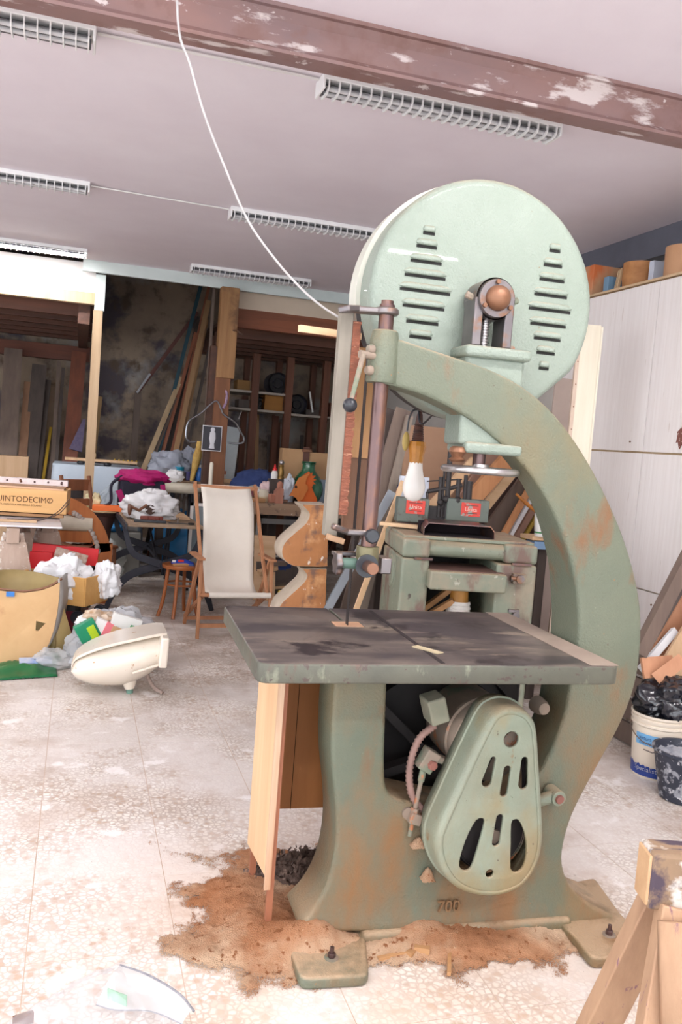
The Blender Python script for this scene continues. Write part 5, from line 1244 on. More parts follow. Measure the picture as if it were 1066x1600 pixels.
zlo = P(470, 987, Y=YC).z
corbel('corbel_block', 'upper scroll-shaped wooden corbel block resting on its twin', up, .22, P(470, 886, Y=YC).z)
corbel('corbel_block', 'lower scroll-shaped wooden corbel block spattered with white paint', lo, .22, zlo)
cc = P(472, 987, Y=YC)
stn = thing('block_stand', 'low dark stand under the stacked corbel blocks, hidden behind the saw table', 'stand', (cc.x, YC+.1, 0))
MB().box((.03, 0, zlo-.02), (.30, .30, .036)).build('top', GWD, stn, smooth=False)
for sx in (-.08, .14):
    for sy in (-.12, .12): MB().box((sx, sy, (zlo-.038)/2), (.05, .05, zlo-.038)).build('leg', GWD, stn, smooth=False)

# ================================================================== DECK CHAIR
CANV = mat('cream_canvas', (234, 226, 214), (226, 217, 204), scale=5, rough=.85, bump=.12, bscale=200)
DCW = wood('deckchair_wood', (188, 134, 96), (164, 110, 76), axis=2, rnd=.05)
dcl = FL(308, 998); yaw_d = math.radians(4)
yd = dcl.y
DW = .58
dc = thing('deck_chair', 'folding wooden deck chair with cream canvas sling', 'deck chair', (dcl.x, dcl.y, 0), yaw_d)
# front legs frame (uprights from floor to arms), seat frame, back rails
zarm = .62; zseat = .345; ztop = P(355, 757, Y=yd+.55).z
for x in (0, DW):
    MB().bar((x, 0, 0), (x+.005, .06, zarm), .024, .034, side=(1, 0, 0)).build('front_leg', DCW, dc, bevel=.002)
    MB().bar((x+.0, .55, 0), (x+.0, .10, zarm), .024, .034, side=(1, 0, 0)).build('rear_leg', DCW, dc, bevel=.002)
    MB().bar((x-.005, -.02, zarm+.012), (x-.005, .36, zarm+.012), .055, .02, side=(1, 0, 0)).build('armrest', DCW, dc, bevel=.003)
    s_ = 1 if x == 0 else -1
    MB().bar((x+s_*.03, .02, zseat), (x+s_*.03, .62, ztop), .024, .036, side=(1, 0, 0)).build('back_rail', DCW, dc, bevel=.002)
    MB().bar((x+s_*.03, .02, zseat), (x+s_*.03, .70, .03), .022, .032, side=(1, 0, 0)).build('seat_rail', DCW, dc, bevel=.002)
MB().cyl((0, .02, zseat), (DW, .02, zseat), .016, n=12).build('front_bar', DCW, dc)
MB().bar((.01, .60, ztop-.03), (DW-.01, .60, ztop-.03), .03, .03, side=(0, 1, 0)).build('top_bar', DCW, dc)
MB().bar((0, .02, .10), (DW, .02, .10), .03, .02, side=(0, 0, 1)).build('lower_rail', DCW, dc)
MB().bar((0, .50, .06), (DW, .50, .06), .03, .02, side=(0, 0, 1)).build('rear_rail', DCW, dc)
prof = spline([Vector((0, .60, ztop-.012)), Vector((0, .57, ztop-.05)), Vector((0, .44, 1.0)), Vector((0, .36, .72)), Vector((0, .33, .50)), Vector((0, .27, .385)), Vector((0, .16, .345)), Vector((0, .05, .36)), Vector((0, .005, .352)), Vector((0, -.001, .335))], 5)
k = len(prof)-1
MB().grid(lambda s, t: Vector((.075+(DW-.15)*s, prof[int(round(t*k))].y+.03*math.sin(PI*s)*math.sin(PI*t), prof[int(round(t*k))].z-.008*math.sin(PI*s)*math.sin(PI*t))), 10, k).build('canvas', CANV, dc, recalc=True, angle=80, solid=.003)
MB().cyl((.075, .02, zseat), (DW-.0, .02, zseat), .024, n=14).build('canvas_hem', CANV, dc)

# ================================================================== ROUND STOOL
STW = mat('stool_varnish', (178, 104, 54), (148, 82, 40), scale=6, stretch=(1, 1, .4), rough=.35, coat=.3)
f1, f2 = FL(246, 951), FL(257, 966)
stc = FL(277, 957); stc = Vector((stc.x, stc.y-.1, 0))
zst = P(268, 884, Y=stc.y-.1).z
sto = thing('bentwood_stool', 'varnished round bentwood stool left of the deck chair', 'stool', stc)
MB().lathe([(.001, zst-.03), (.14, zst-.034), (.165, zst-.03), (.17, zst-.012), (.168, zst), (.15, zst+.003), (.001, zst+.002)], n=36).build('seat', STW, sto)
for a in (200, 250, 320, 70):
    ca, sa = math.cos(math.radians(a)), math.sin(math.radians(a))
    MB().tube(spline([Vector((ca*.125, sa*.125, zst-.03)), Vector((ca*.14, sa*.14, zst*.6)), Vector((ca*.165, sa*.165, zst*.25)), Vector((ca*.20, sa*.20, 0))], 5), .0165, n=10).build('leg', STW, sto)
MB().tube([Vector((.137*math.cos(2*PI*i/30), .137*math.sin(2*PI*i/30), zst*.62)) for i in range(31)], .009, n=8, caps=False).build('ring', STW, sto)
bag2 = thing('snack_packet', 'blue and red printed packet lying on the round stool', 'packet', (stc.x, stc.y, zst+.004))
MB().grid(lambda s, t: Vector((-.09+.2*s, -.03+.1*t, .035*math.sin(PI*s)*math.sin(PI*t)+.006*noise.noise(Vector((s*6, t*6, 0)))+.004)), 10, 8).build('packet', mat('blue_packet', (44, 80, 196), (36, 66, 176), scale=5, rough=.3), bag2, solid=.004)
MB().box((-.01, -.022, .03), (.05, .006, .02)).build('red_logo', mat('packet_red', (214, 44, 48), rough=.4), bag2); MB().box((-.07, -.02, .025), (.03, .008, .02)).build('white_corner', M_WHITE, bag2)
tag(MB().box((stc.x-.02, stc.y-.10, zst+.012), (.13, .05, .018), (0, 0, .3)).build('tool_handle', OFF, bevel=.004), 'small wooden tool on the front of the round stool', 'tool')
tag(MB().box((stc.x+.06, stc.y-.09, zst+.010), (.08, .03, .014), (0, 0, -.4)).build('pencil_box', mat('blue_box_small', (54, 76, 130), rough=.5), bevel=.003), 'tiny dark blue box on the round stool', 'box')

# ================================================================== LONG TABLE WITH CURVED IRON LEGS
IRON = mat('dark_blue_iron', (54, 56, 66), (44, 46, 56), scale=8, rough=.5, metal=.3)
TT = wood('worn_table_top', (158, 134, 108), (136, 114, 92), axis=1, rnd=0)
tz_ = .78
tA = P(200, 818, Z=tz_); tB = P(312, 820, Z=tz_); LT = 1.6
lt_ = thing('iron_leg_table', 'long worn table on dark curved iron cross legs', 'table', (tA.x, tA.y, 0), math.radians(2))
TW = tB.x-tA.x+.02
MB().box((TW/2, LT/2, tz_-.014), (TW, LT, .026)).build('table_top', TT, lt_, bevel=.003)
MB().box((-.012, LT/2, tz_-.03), (.02, LT, .05)).build('edge_iron', IRON, lt_, bevel=.003)
def arcleg(yy, flip, nm='curved_leg'):
    # one C-shaped strap: from a top corner bowing down to the middle then out to the floor
    sx = (lambda x: x) if not flip else (lambda x: TW-x)
    pts_ = spline([Vector((sx(-.02), 0, tz_-.04)), Vector((sx(.06), 0, tz_-.26)), Vector((sx(.24), 0, .44)), Vector((sx(.42), 0, .38)), Vector((sx(.62), 0, .30)), Vector((sx(.74), 0, .15)), Vector((sx(.80), 0, .0))], 6)
    m_ = MB(); n_ = len(pts_); vs = []
    for i, p in enumerate(pts_):
        a = (pts_[min(i+1, n_-1)]-pts_[max(i-1, 0)]).normalized(); nr = Vector((-a.z, 0, a.x)); w_ = .035*(1-.45*abs(2*i/(n_-1)-1)**2)
        for dy in (-.012, .012):
            for sg in (-1, 1): vs.append(p+nr*w_*sg+Vector((0, yy+dy, 0)))
    fs = []
    for i in range(n_-1):
        o_ = i*4; fs += [(o_, o_+1, o_+5, o_+4), (o_+2, o_+6, o_+7, o_+3), (o_, o_+4, o_+6, o_+2), (o_+1, o_+3, o_+7, o_+5)]
    fs += [(0, 2, 3, 1), ((n_-1)*4, (n_-1)*4+1, (n_-1)*4+3, (n_-1)*4+2)]
    return m_.add(vs, fs).build(nm, IRON, lt_, bevel=.003)
for yy in (.10, LT-.25):
    arcleg(yy, False); arcleg(yy+.03, True)
    MB().cyl((TW/2+.0, yy-.03, .405), (TW/2, yy+.06, .405), .03, n=14).build('pivot', IRON, lt_)
MB().cyl((TW/2, .1, .405), (TW/2, LT-.22, .405), .014, n=10).build('stretcher', IRON, lt_)
MB().cyl((TW/2, .55, .41), (TW*.45, LT-.3, tz_-.03), .012, n=8).build('brace', IRON, lt_)
T0 = Vector((tA.x, tA.y, tz_))
def crumpled_bag(name, label, c, r, sq, m_, seed, cat='plastic bag', amp=.35, zmin=None, fr=2.0):
    t = thing(name, label, cat, (c[0], c[1], c[2]))
    blob((0, 0, r*sq[2]*.85), r, sq, amp, fr, seed, 64, 44, zmin=.002 if zmin is None else zmin).build('bag', m_, t, angle=55)
    return t
pbg = P(232, 790, Z=tz_)
bgw = crumpled_bag('carrier_bag', 'crumpled white carrier bag with brown parts showing on the iron-leg table', (T0.x+.23, T0.y+.50, tz_), .19, (1.3, .9, .75), FILM3, 3.3)
MB().sphere((-.20, -.12, .10), .04, (.5, .4, 1.7)).tube([Vector((-.19, -.14, .12)), Vector((-.12, -.16, .09)), Vector((-.05, -.16, .14))], .016, n=8).build('brown_part', mat('brown_part', (110, 70, 50), rough=.4), bgw)
MB().cyl((-.02, -.155, .10), (-.02, -.175, .10), .045, n=18).build('bag_hole', mat('bag_hole_dark', (70, 52, 44), rough=.9), bgw)
tag(MB().box((T0.x+.20, T0.y+.17, tz_+.012), (.28, .05, .022), (0, 0, -.05)).build('black_level', DARK, bevel=.004), 'black flat tool lying near the front of the iron-leg table', 'tool')
kf = thing('plane_body', 'small reddish wooden tool body lying behind the black flat tool', 'tool', (T0.x+.22, T0.y+.25, tz_), .1)
MB().box((0, 0, .025), (.2, .05, .05)).cyl((-.05, -.03, .03), (-.05, .03, .03), .02).cyl((.05, -.03, .03), (.05, .03, .03), .02).build('body', mat('red_brown_tool', (120, 56, 44), rough=.4), kf, bevel=.008)
tag(MB().bar(T0+Vector((.36, .14, .008)), T0+Vector((.54, .12, .008)), .012, .008, side=(0, 1, 0)).lathe([(.001, -.01), (.028, -.008), (.03, .006), (.001, .01)], T0+Vector((.56, .12, .011)), n=16).build('chisel', DARKI), 'thin dark scraper with round handle at the right of the iron-leg table', 'tool')
tag(MB().bar(T0+Vector((.12, .40, .006)), T0+Vector((.40, .36, .006)), .03, .01, side=(0, 1, 0)).build('wood_strip', OFF), 'thin wood strip lying in front of the white carrier bag', 'strip')
tag(MB().cyl(T0+Vector((.45, .22, .002)), T0+Vector((.452, .22, .05)), .006, n=8).build('small_peg', STEEL), 'tiny upright metal peg on the iron-leg table', 'peg')
tag(MB().box(T0+Vector((.53, .80, .008)), (.14, .5, .014)).build('board_piece', PW, smooth=False), 'pale board lying at the right rear of the iron-leg table', 'board')
# rucksack with pink top
rk = thing('rucksack', 'black and magenta rucksack at the far end of the iron-leg table', 'rucksack', (T0.x+.19, T0.y+1.36, tz_))
MAG = mat('magenta_cloth', (176, 10, 104), (150, 6, 88), scale=8, rough=.75); NAVY = mat('navy_cloth', (30, 28, 48), (24, 22, 40), scale=8, rough=.8)
MB().box((0, 0, .16), (.46, .26, .32)).build('pack_body', NAVY, rk, bevel=.05, seg=4)
blob((.0, -.02, .33), .2, (1.25, .75, .42), .35, 2.2, 6, 30, 20).build('lid', MAG, rk)
MB().bar((.20, -.135, .28), (.235, -.12, .03), .05, .02, side=(1, 0, 0)).build('side_panel', MAG, rk, bevel=.005)
MB().bar((-.23, -.12, .2), (-.14, -.15, .0), .06, .02, side=(1, 0, 0)).build('side_panel', MAG, rk, bevel=.005)
MB().tube(spline([Vector((-.2, -.1, .34)), Vector((-.30, -.14, .25)), Vector((-.30, -.16, .08)), Vector((-.38, -.18, .02)), Vector((-.34, -.2, -.04))], 5), .016, n=8).build('strap', NAVY, rk)
# stool with pleated round cushion behind
ps = P(282, 762, Y=9.52)
pst_ = thing('padded_stool', 'round stool with pleated cream seat beyond the iron-leg table', 'stool', (ps.x+.02, 9.53, 0))
pr = []
MB().lathe([(.001, ps.z-.05), (.20, ps.z-.05), (.225, ps.z-.02), (.22, ps.z+.02), (.18, ps.z+.045), (.001, ps.z+.055)], n=48).xf(lambda v: Vector((v.x*(1+.02*math.cos(24*math.atan2(v.y, v.x))), v.y*(1+.02*math.cos(24*math.atan2(v.y, v.x))), v.z))).build('cushion', mat('cream_vinyl', (220, 214, 196), (206, 198, 180), scale=8, rough=.5), pst_, angle=80)
for a in (45, 135, 225, 315):
    MB().cyl((.14*math.cos(math.radians(a)), .14*math.sin(math.radians(a)), ps.z-.05), (.2*math.cos(math.radians(a)), .2*math.sin(math.radians(a)), 0), .015, n=8).build('leg', IRON, pst_)
tag(blob((ps.x-.06, 9.53, ps.z+.125), .08, (1.2, .7, .8), .4, 2, 14, 24, 16).build('paper_bag', FILM3), 'small white plastic bag on the pleated stool', 'plastic bag')
# blue bag under the table, glass pane rack
crumpled_bag('blue_sack', 'bright blue plastic sack standing beyond the iron legs', (P(270, 870, Y=10.2).x, 10.25, 0), .27, (.9, .6, 1.35), mat('blue_sack', (70, 160, 226), (56, 140, 206), scale=4, rough=.35), 5.1, cat='sack', amp=.3)
gp = P(297, 880, Y=8.7)
pr_ = thing('glazed_frame', 'white framed glass pane leaning beside the deck chair', 'frame', (gp.x+.05, 8.75, 0))
for x in (-.06, .12): MB().box((x, 0, .45), (.03, .03, .9)).build('stile', M_WHITE, pr_, smooth=False)
for z in (.015, .885): MB().box((.03, 0, z), (.21, .03, .03)).build('rail', M_WHITE, pr_, smooth=False)
MB().box((.03, 0, .45), (.15, .006, .84)).build('pane', mat('dusty_glass', (170, 184, 190), rough=.15, alpha=.45), pr_, smooth=False)
# ================================================================== MAIN WORKBENCH AND ITS CLUTTER
BEN = wood('bench_wood', (158, 130, 104), (124, 98, 78), axis=0, rnd=0, layers=(((216, 210, 200), 22, .66, .04, (1, 1, .5)), ((90, 70, 58), 7, .6, .08, (1, 1, 1))))
bz_ = .95
bl_ = P(405, 788, Z=bz_); br_ = P(520, 806, Z=bz_)
byf = P(450, 788, Z=bz_).y
wbn = thing('workbench', 'heavy paint-splashed workbench behind the deck chair', 'workbench', (pbx+.14, byf, 0))
WBW = 1.6
MB().box((WBW/2, .40, bz_-.06), (WBW, .8, .12)).build('bench_top', BEN, wbn, bevel=.006)
for x in (.10, .86, WBW-.1):
    for y in (.12, .68): MB().box((x, y, (bz_-.12)/2), (.11, .11, bz_-.12)).build('leg', GWD, wbn, smooth=False)
def onb(x, dy): # x pixel -> point on the bench top at dy behind its front edge
    p = P(x, 790, Y=byf+dy); return Vector((p.x, byf+dy, bz_))
# cut-out wooden head
HEAD = wood('orange_plywood', (206, 124, 58), (188, 104, 44), axis=2, rnd=0, grain=8); HAIR = wood('deep_orange_plywood', (214, 100, 30), (196, 86, 24), axis=2, rnd=0, grain=8)
hy = byf+.10
def hpl(pixels, th, mm, nm, par, dy=0.0):
    q = [P(x, y, Y=hy) for x, y in pixels]
    return finish(nm, plate([[(p.x-h0.x, p.z-h0.z) for p in q]], th, .001, lambda v: Vector((v.x, v.z+dy, v.y)), res=0), mm, par, angle=30)
h0 = P(478, 786, Y=hy)
hdz = bz_+.001
head = thing('cutout_head', 'orange plywood cut-out of a head in profile with spiky hair on the workbench', 'cut-out', (h0.x, hy, h0.z), 0)
face = [(466, 785), (463, 779), (457, 775), (452, 775), (456, 769), (459, 763), (463, 754), (467, 747), (474, 743), (484, 740), (479, 748), (477, 756), (481, 760), (481, 765), (477, 772), (473, 780)]
hair = [(467, 788), (496, 787), (496, 780), (491, 770), (488, 762), (490, 757), (494, 757), (490, 753), (495, 750), (490, 748), (494, 744), (488, 744), (489, 739), (485, 741), (484, 737), (479, 740), (474, 743), (478, 748), (476, 756), (480, 761), (476, 772), (471, 782)]
hpl(face, .022, HEAD, 'face', head, -.012); hpl(hair, .02, HAIR, 'hair', head, .008)
ey = P(462, 761, Y=hy); MB().lathe([(.016, 0), (.012, .003)], (ey.x-h0.x, -.0135, ey.z-h0.z), (0, -1, 0), n=12).build('eye', mat('dark_eye', (70, 40, 24), rough=.8), head)
ht = P(481, 775, Y=hy+.1)
MB().bar(Vector((.03, .02, .05)), Vector((.03, .14, -.0)), .03, .02, side=(1, 0, 0)).build('prop', OFF, head, smooth=False)
hb0 = min((P(x, y, Y=hy).z for x, y in hair)); head.location.z += bz_-hb0+.001
# green demijohn
GG = mat('green_glaze', (46, 104, 74), (34, 84, 58), scale=4, rough=.12, coat=.6, layers=(((84, 140, 110), 3, .6, .1, (1, 1, .5)),))
dj = onb(478, .42); zt_ = P(477, 721, Y=dj.y).z-bz_; rj = (P(500, 768, Y=dj.y).x-P(450, 768, Y=dj.y).x)/2
jug = thing('green_jar', 'large green glazed jar with short neck on the workbench', 'jar', dj)
MB().lathe([(rj*.6, 0), (rj*.8, zt_*.06), (rj*.98, zt_*.22), (rj, zt_*.34), (rj*.93, zt_*.48), (rj*.72, zt_*.64), (rj*.47, zt_*.76), (rj*.40, zt_*.82), (rj*.39, zt_*.93), (rj*.45, zt_*.945), (rj*.45, zt_*.96), (rj*.40, zt_*.97), (rj*.46, zt_*.985), (rj*.45, zt_), (rj*.34, zt_), (rj*.32, zt_*.85)], n=40).build('jar', GG, jug)
# cartons behind
CARD = mat('brown_cardboard', (190, 152, 112), (176, 138, 98), scale=3, rough=.8)
c0 = onb(475, .72); ctop = P(470, 702, Y=c0.y).z-bz_
cwid = P(511, 740, Y=c0.y).x-P(438, 740, Y=c0.y).x
cbx = thing('cardboard_box', 'tall open cardboard box behind the green jar', 'box', (P(474, 740, Y=c0.y).x, c0.y, bz_), math.radians(-3))
MB().box((-cwid*.25, 0, ctop/2), (cwid*.5, .22, ctop)).box((cwid*.25, .01, ctop/2-.012), (cwid*.5, .22, ctop-.025)).build('box_body', CARD, cbx, smooth=False, bevel=.002)
MB().box((-.005, -.115, ctop-.10), (.07, .01, .26)).build('strap', mat('brown_strap', (92, 56, 44), rough=.6), cbx, bevel=.003)
MB().box((0, -.12, ctop-.01), (.11, .015, .03)).build('buckle', BRONZE, cbx, bevel=.003)
MB().tube([Vector((-.02, -.12, ctop-.2)), Vector((-.10, -.14, ctop-.36)), Vector((-.17, -.15, ctop-.46))], .014, n=8).build('strap_end', MATS['brown_strap'], cbx)
# glue bottle, brass knob, small tools
gb = onb(427, .40); zg = P(426, 748, Y=gb.y).z-bz_
ped = tag(MB().box((gb.x+.03, gb.y, bz_+zg*.5), (.2, .12, zg)).build('vise_block', mat('dark_vise', (80, 66, 60), (60, 50, 46), scale=9, rough=.6), bevel=.01), 'dark block on the workbench carrying the glue bottle', 'block')
gl2 = thing('glue_bottle', 'white squeeze bottle with red cap on the dark bench block', 'bottle', (gb.x-.01, gb.y, bz_+zg+.001))
MB().lathe([(.035, 0), (.036, .05), (.03, .075), (.02, .09)], n=20).build('bottle', M_WHITE, gl2); MB().lathe([(.024, .086), (.022, .11), (.012, .118), (.008, .15), (.004, .155)], n=16).build('cap', mat('red_cap', (220, 30, 36), rough=.35), gl2)
bkx = onb(434, .36)
bk = thing('brass_finial', 'turned brass finial with silvery ball on the bench block', 'finial', (bkx.x+.02, gb.y, bz_+zg+.001))
MB().lathe([(.035, 0), (.036, .02), (.03, .03), (.034, .06), (.03, .09), (.024, .12), (.028, .14), (.02, .155)], n=20).build('stem', mat('brass_finial', (150, 116, 60), (116, 90, 50), scale=12, rough=.35, metal=.6), bk)
MB().sphere((0, 0, .175), .03).build('ball', STEELBR, bk)
def clutter(name, label, cat, x, dy, dims, m_, rz=0., dz=0., bev=.006):
    p = onb(x, dy); return tag(MB().box((p.x, p.y, bz_+dims[2]/2+.001+dz), dims, (0, 0, rz)).build(name, m_, bevel=bev), label, cat, 'clutter on the workbench')
PKT = wood('pink_tool_wood', (172, 118, 96), (150, 98, 80), axis=2)
cp_ = onb(434, .10)
hp_ = thing('moulding_plane', 'reddish carved wooden plane standing at the front of the workbench', 'plane', cp_)
MB().box((0, 0, .06), (.085, .1, .12)).add([(-.042, -.05, .12), (.042, -.05, .12), (.042, .05, .12), (-.042, .05, .12), (.0, -.05, .17), (.042, -.05, .15), (.042, .05, .15), (.0, .05, .17)], [(0, 1, 5, 4), (1, 2, 6, 5), (2, 3, 7, 6), (3, 0, 4, 7), (4, 5, 6, 7)]).build('body', PKT, hp_)
MB().lathe([(.02, .14), (.035, .18), (.03, .21), (.012, .225)], (.01, 0, 0), n=16).build('knob', PKT, hp_)
clutter('curved_wood_piece', 'curved pinkish wooden part lying between jar and moulding plane', 'wood part', 421, .18, (.2, .05, .05), PKT, .5, 0)
clutter('wood_block', 'short brown block at the left of the moulding plane', 'block', 424, .10, (.06, .06, .09), PKT, .3)
jg = thing('amber_jar', 'small glass jar of amber varnish beside the deck chair top', 'jar', onb(411, .16))
MB().lathe([(.05, 0), (.056, .01), (.056, .09), (.045, .11), (.045, .13)], n=24).build('glass', mat('jar_glass', (226, 216, 190), rough=.1, alpha=.5), jg); MB().lathe([(.05, .006), (.052, .055)], n=24).build('varnish', mat('amber_varnish', (196, 142, 40), rough=.2), jg)
clutter('white_tub', 'white plastic tub on the workbench behind the amber jar', 'tub', 406, .36, (.14, .12, .12), M_WHITE)
crumpled_bag('pink_bag', 'pinkish crumpled plastic bag on the workbench by the glue bottle', (onb(416, .42).x, byf+.42, bz_), .09, (1, .8, 1.2), mat('pink_film', (224, 196, 196), rough=.35, alpha=.9), 8.1)
crumpled_bag('pale_bottle', 'pale grey plastic sheet bunched left of the green jar', (onb(450, .30).x, byf+.30, bz_), .10, (.55, .5, 1.5), mat('pale_film', (206, 212, 222), rough=.3, alpha=.9), 12.1, cat='plastic sheet')
clutter('grey_slab', 'bluish grey metal sheet leaning right of the green jar', 'sheet', 508, .35, (.26, .02, .26), mat('blue_grey_sheet', (128, 142, 156), (112, 126, 142), scale=4, rough=.5), -.2)
clutter('grey_strip', 'grey flat bar lying at the right end of the workbench', 'bar', 512, .15, (.2, .1, .04), mat('grey_slate', (120, 124, 128), rough=.6), .3)
for i, (x, dy, d, mm, lb) in enumerate(((388, .15, (.16, .1, .05), BRONZE, 'brown flat box by the deck chair top rail'), (386, .30, (.12, .1, .1), mat('maroon_box', (110, 50, 56), rough=.6), 'maroon box on the workbench behind the deck chair'), (384, .45, (.1, .1, .06), OFF, 'crumpled brown paper bundle above the canvas'), (400, .10, (.1, .2, .04), OFF, 'loose wood scrap at the bench front beside the chair rail'), (440, .22, (.12, .05, .03), STEELB, 'small iron fitting behind the moulding plane'))):
    clutter('bench_item', lb, 'item', x, dy, d, mm, random.uniform(-.5, .5))
# blue cloth cap on a rear shelf
crumpled_bag('blue_cloth_heap', 'dark blue cloth heaped behind the workbench', (P(402, 745, Y=byf+.62).x, byf+.62, bz_), .2, (1.25, .7, .85), mat('navy_heap', (46, 62, 110), (36, 50, 92), scale=6, rough=.9), 2.2, cat='cloth', amp=.25)
tag(MB().tube([Vector((P(398, 745, Y=byf+.4).x+.11*math.cos(t), byf+.4, bz_+.02+.11*math.sin(t))) for t in [PI*i/12 for i in range(13)]], .022, n=8).build('grey_arch', mat('grey_arch', (170, 166, 158), rough=.6)), 'grey arched part lying in front of the blue cloth', 'part')
# junk below the bench
G5 = 'scrap wood under the workbench'
rj_ = random.Random(11)
cols_ = [OFF, PWX, GW, PK, RW, GWD]
nmx = ['brown', 'pale', 'grey-brown', 'pinkish', 'salmon', 'dark']
WHR = ['in the middle of the heap', 'just above the heap centre', 'right of the heap centre', 'touching the lower corbel block', 'lowest beside the corbel base', 'at the lower left of the heap', 'high behind the chair arm', 'topmost left by the pale sheet', 'topmost right of the pale sheet', 'at the lower right of the heap', 'far left by the chair leg', 'upper right beside the blue rag']
und = [(422, 930), (430, 915), (438, 935), (446, 925), (452, 945), (425, 948), (436, 905), (418, 890), (430, 880), (442, 950), (415, 925), (448, 910)]
for i, (x, y) in enumerate(und):
    p = P(x, y, Y=byf-.15-.05*(i % 3)); p.z = max(p.z, .03)
    L_ = rj_.uniform(.16, .4); an = rj_.uniform(-.6, .6)
    d_ = Vector((math.cos(an), math.sin(an)*.4, rj_.uniform(-.05, .25)))*L_/2
    zz = max(p.z, abs(d_.z)+.03)
    p.z = zz
    tag(MB().bar(p-d_, p+d_, rj_.uniform(.04, .09), rj_.uniform(.02, .05), side=(0, 1, .3)).build('scrap_wood', cols_[i % 6], smooth=False), '%s wood scrap under the workbench, %s' % (nmx[i % 6], WHR[i]), 'scrap', G5)
bxs = P(432, 935, Y=byf-.1)
tag(MB().box((P(432, 935, Y=byf-.1).x, byf+.0, .20), (.5, .4, .34)).build('scrap_bin', GWD, bevel=.005), 'dark box under the workbench holding wood scraps', 'box')
tag(blob((P(443, 885, Y=byf-.12).x, byf-.12, P(443, 885, Y=byf-.12).z), .11, (1.6, .8, .55), .3, 2, 4.4, 24, 16).build('blue_rag', mat('navy_rag', (34, 56, 110), rough=.9)), 'dark blue rag on the scrap box beside the corbel block', 'cloth')
tag(MB().sphere((P(441, 925, Y=byf-.3).x, byf-.3, P(441, 925, Y=byf-.3).z), .03, (1.5, 1, .7)).build('yellow_scrap', mat('yellow_plastic', (226, 206, 30), rough=.4)), 'bit of bright yellow plastic in the scrap under the workbench', 'scrap')
wf = P(425, 820, Y=byf+.85)
wfr = thing('white_frame', 'white painted frame standing under the back of the workbench', 'frame', (wf.x, byf+1.0, 0))  # plain white painted frame of unknown use
for x in (-.12, .42): MB().box((x, 0, .35), (.06, .03, .7)).build('stile', M_WHITE, wfr, smooth=False)
for z in (.25, .67): MB().box((.15, 0, z), (.6, .03, .06)).build('rail', M_WHITE, wfr, smooth=False)
clx = P(418, 880, Y=byf-.25)
tag(MB().bar(Vector((clx.x-.02, byf-.3, 0.0)), Vector((clx.x+.0, byf-.05, .62)), .22, .02, side=(1, 0, 0)).build('ply_sheet', PWX, smooth=False), 'pale yellowish sheet leaning under the workbench beside the chair arm', 'sheet')

# ================================================================== REAR LEFT BENCH WITH CANS
b2z = 1.06; b2y = 9.85
rb0 = P(240, 745, Y=b2y); rb1 = P(372, 768, Y=b2y)
rbn = thing('side_bench', 'rear bench crowded with cans and bags beside the brown post', 'bench', (rb0.x, b2y, 0), 0)
RBW = 1.5
b2z = P(300, 752, Y=b2y).z
MB().box((RBW/2, .3, b2z-.05), (RBW, .7, .10)).build('bench_top', BEN, rbn, bevel=.005)
for x in (.1, RBW-.1):
    for y in (.05, .55): MB().box((x, y, (b2z-.1)/2), (.09, .09, b2z-.1)).build('leg', GWD, rbn, smooth=False)
for i in range(7): MB().box((.12+.05*i, .12, b2z-.10-.18), (.02, .05, .36)).build('rack_slat', GW, rbn, smooth=False)
def ob2(x, dy): p = P(x, 740, Y=b2y+dy); return Vector((p.x, b2y+dy-.02, b2z+.001))
def can(x, dy, r, h, mm, label, name='paint_can', lid=True, cat='can'):
    t = thing(name, label, cat, ob2(x, dy)); MB().lathe([(r, 0), (r*1.03, .004), (r, .01), (r, h-.012), (r*1.04, h-.008), (r*1.04, h), (r*.9, h), (r*.9, h-.01)], n=24).build('body', mm, t)
    if lid: MB().lathe([(r*1.005, h*.25), (r*1.005, h*.7)], n=24, caps=False).build('label_band', M_WHITE, t)
    return t
can(277, .18, .075, .15, mat('cyan_can', (40, 150, 186), rough=.3), 'turquoise and white paint can on the rear bench')
can(286, .12, .035, .09, STEEL, 'small grey tin next to the turquoise can', lid=False)
can(345, .30, .06, .13, mat('pink_tin', (196, 130, 110), rough=.4), 'pinkish tin on the rear bench right of the brown post')
bb_ = thing('blue_bottle', 'blue plastic bottle with white cap on the rear bench', 'bottle', ob2(311, .10)); MB().lathe([(.045, 0), (.05, .01), (.048, .11), (.03, .15), (.018, .16)], n=20).build('bottle', mat('blue_bottle', (60, 120, 200), rough=.25), bb_); MB().lathe([(.02, .158), (.02, .19)], n=14).build('cap', M_WHITE, bb_)
b3_ = thing('blue_bottle', 'second, slimmer blue bottle right of the first on the rear bench', 'bottle', ob2(319, .16)); MB().lathe([(.03, 0), (.032, .12), (.014, .15), (.013, .18)], n=18).build('bottle', MATS['blue_bottle'], b3_)
can(292, .2, .055, .10, mat('purple_tub', (96, 92, 150), rough=.4), 'small purple tub behind the yellow paper on the rear bench', name='plastic_tub', lid=False, cat='tub')
yp = thing('paper_roll', 'twisted yellow-brown paper standing on the rear bench', 'paper', ob2(303, .05))
MB().grid(lambda s, t: Vector((.05*(1-.75*abs(t-.62)*1.2)*math.cos(2*PI*s)*(1+.25*noise.noise(Vector((s*5, t*6, 0))))+.07*(t-.3), .035*math.sin(2*PI*s), .46*t)), 18, 16).build('paper', mat('yellow_paper', (208, 176, 100), (176, 136, 66), scale=16, rough=.7, bump=.4), yp)
crumpled_bag('grey_bag', 'translucent grey plastic bag on the left end of the rear bench', tuple(ob2(262, .25)), .17, (1.2, .8, 1.0), mat('grey_film', (170, 176, 190), rough=.25, alpha=.75), 7.7)
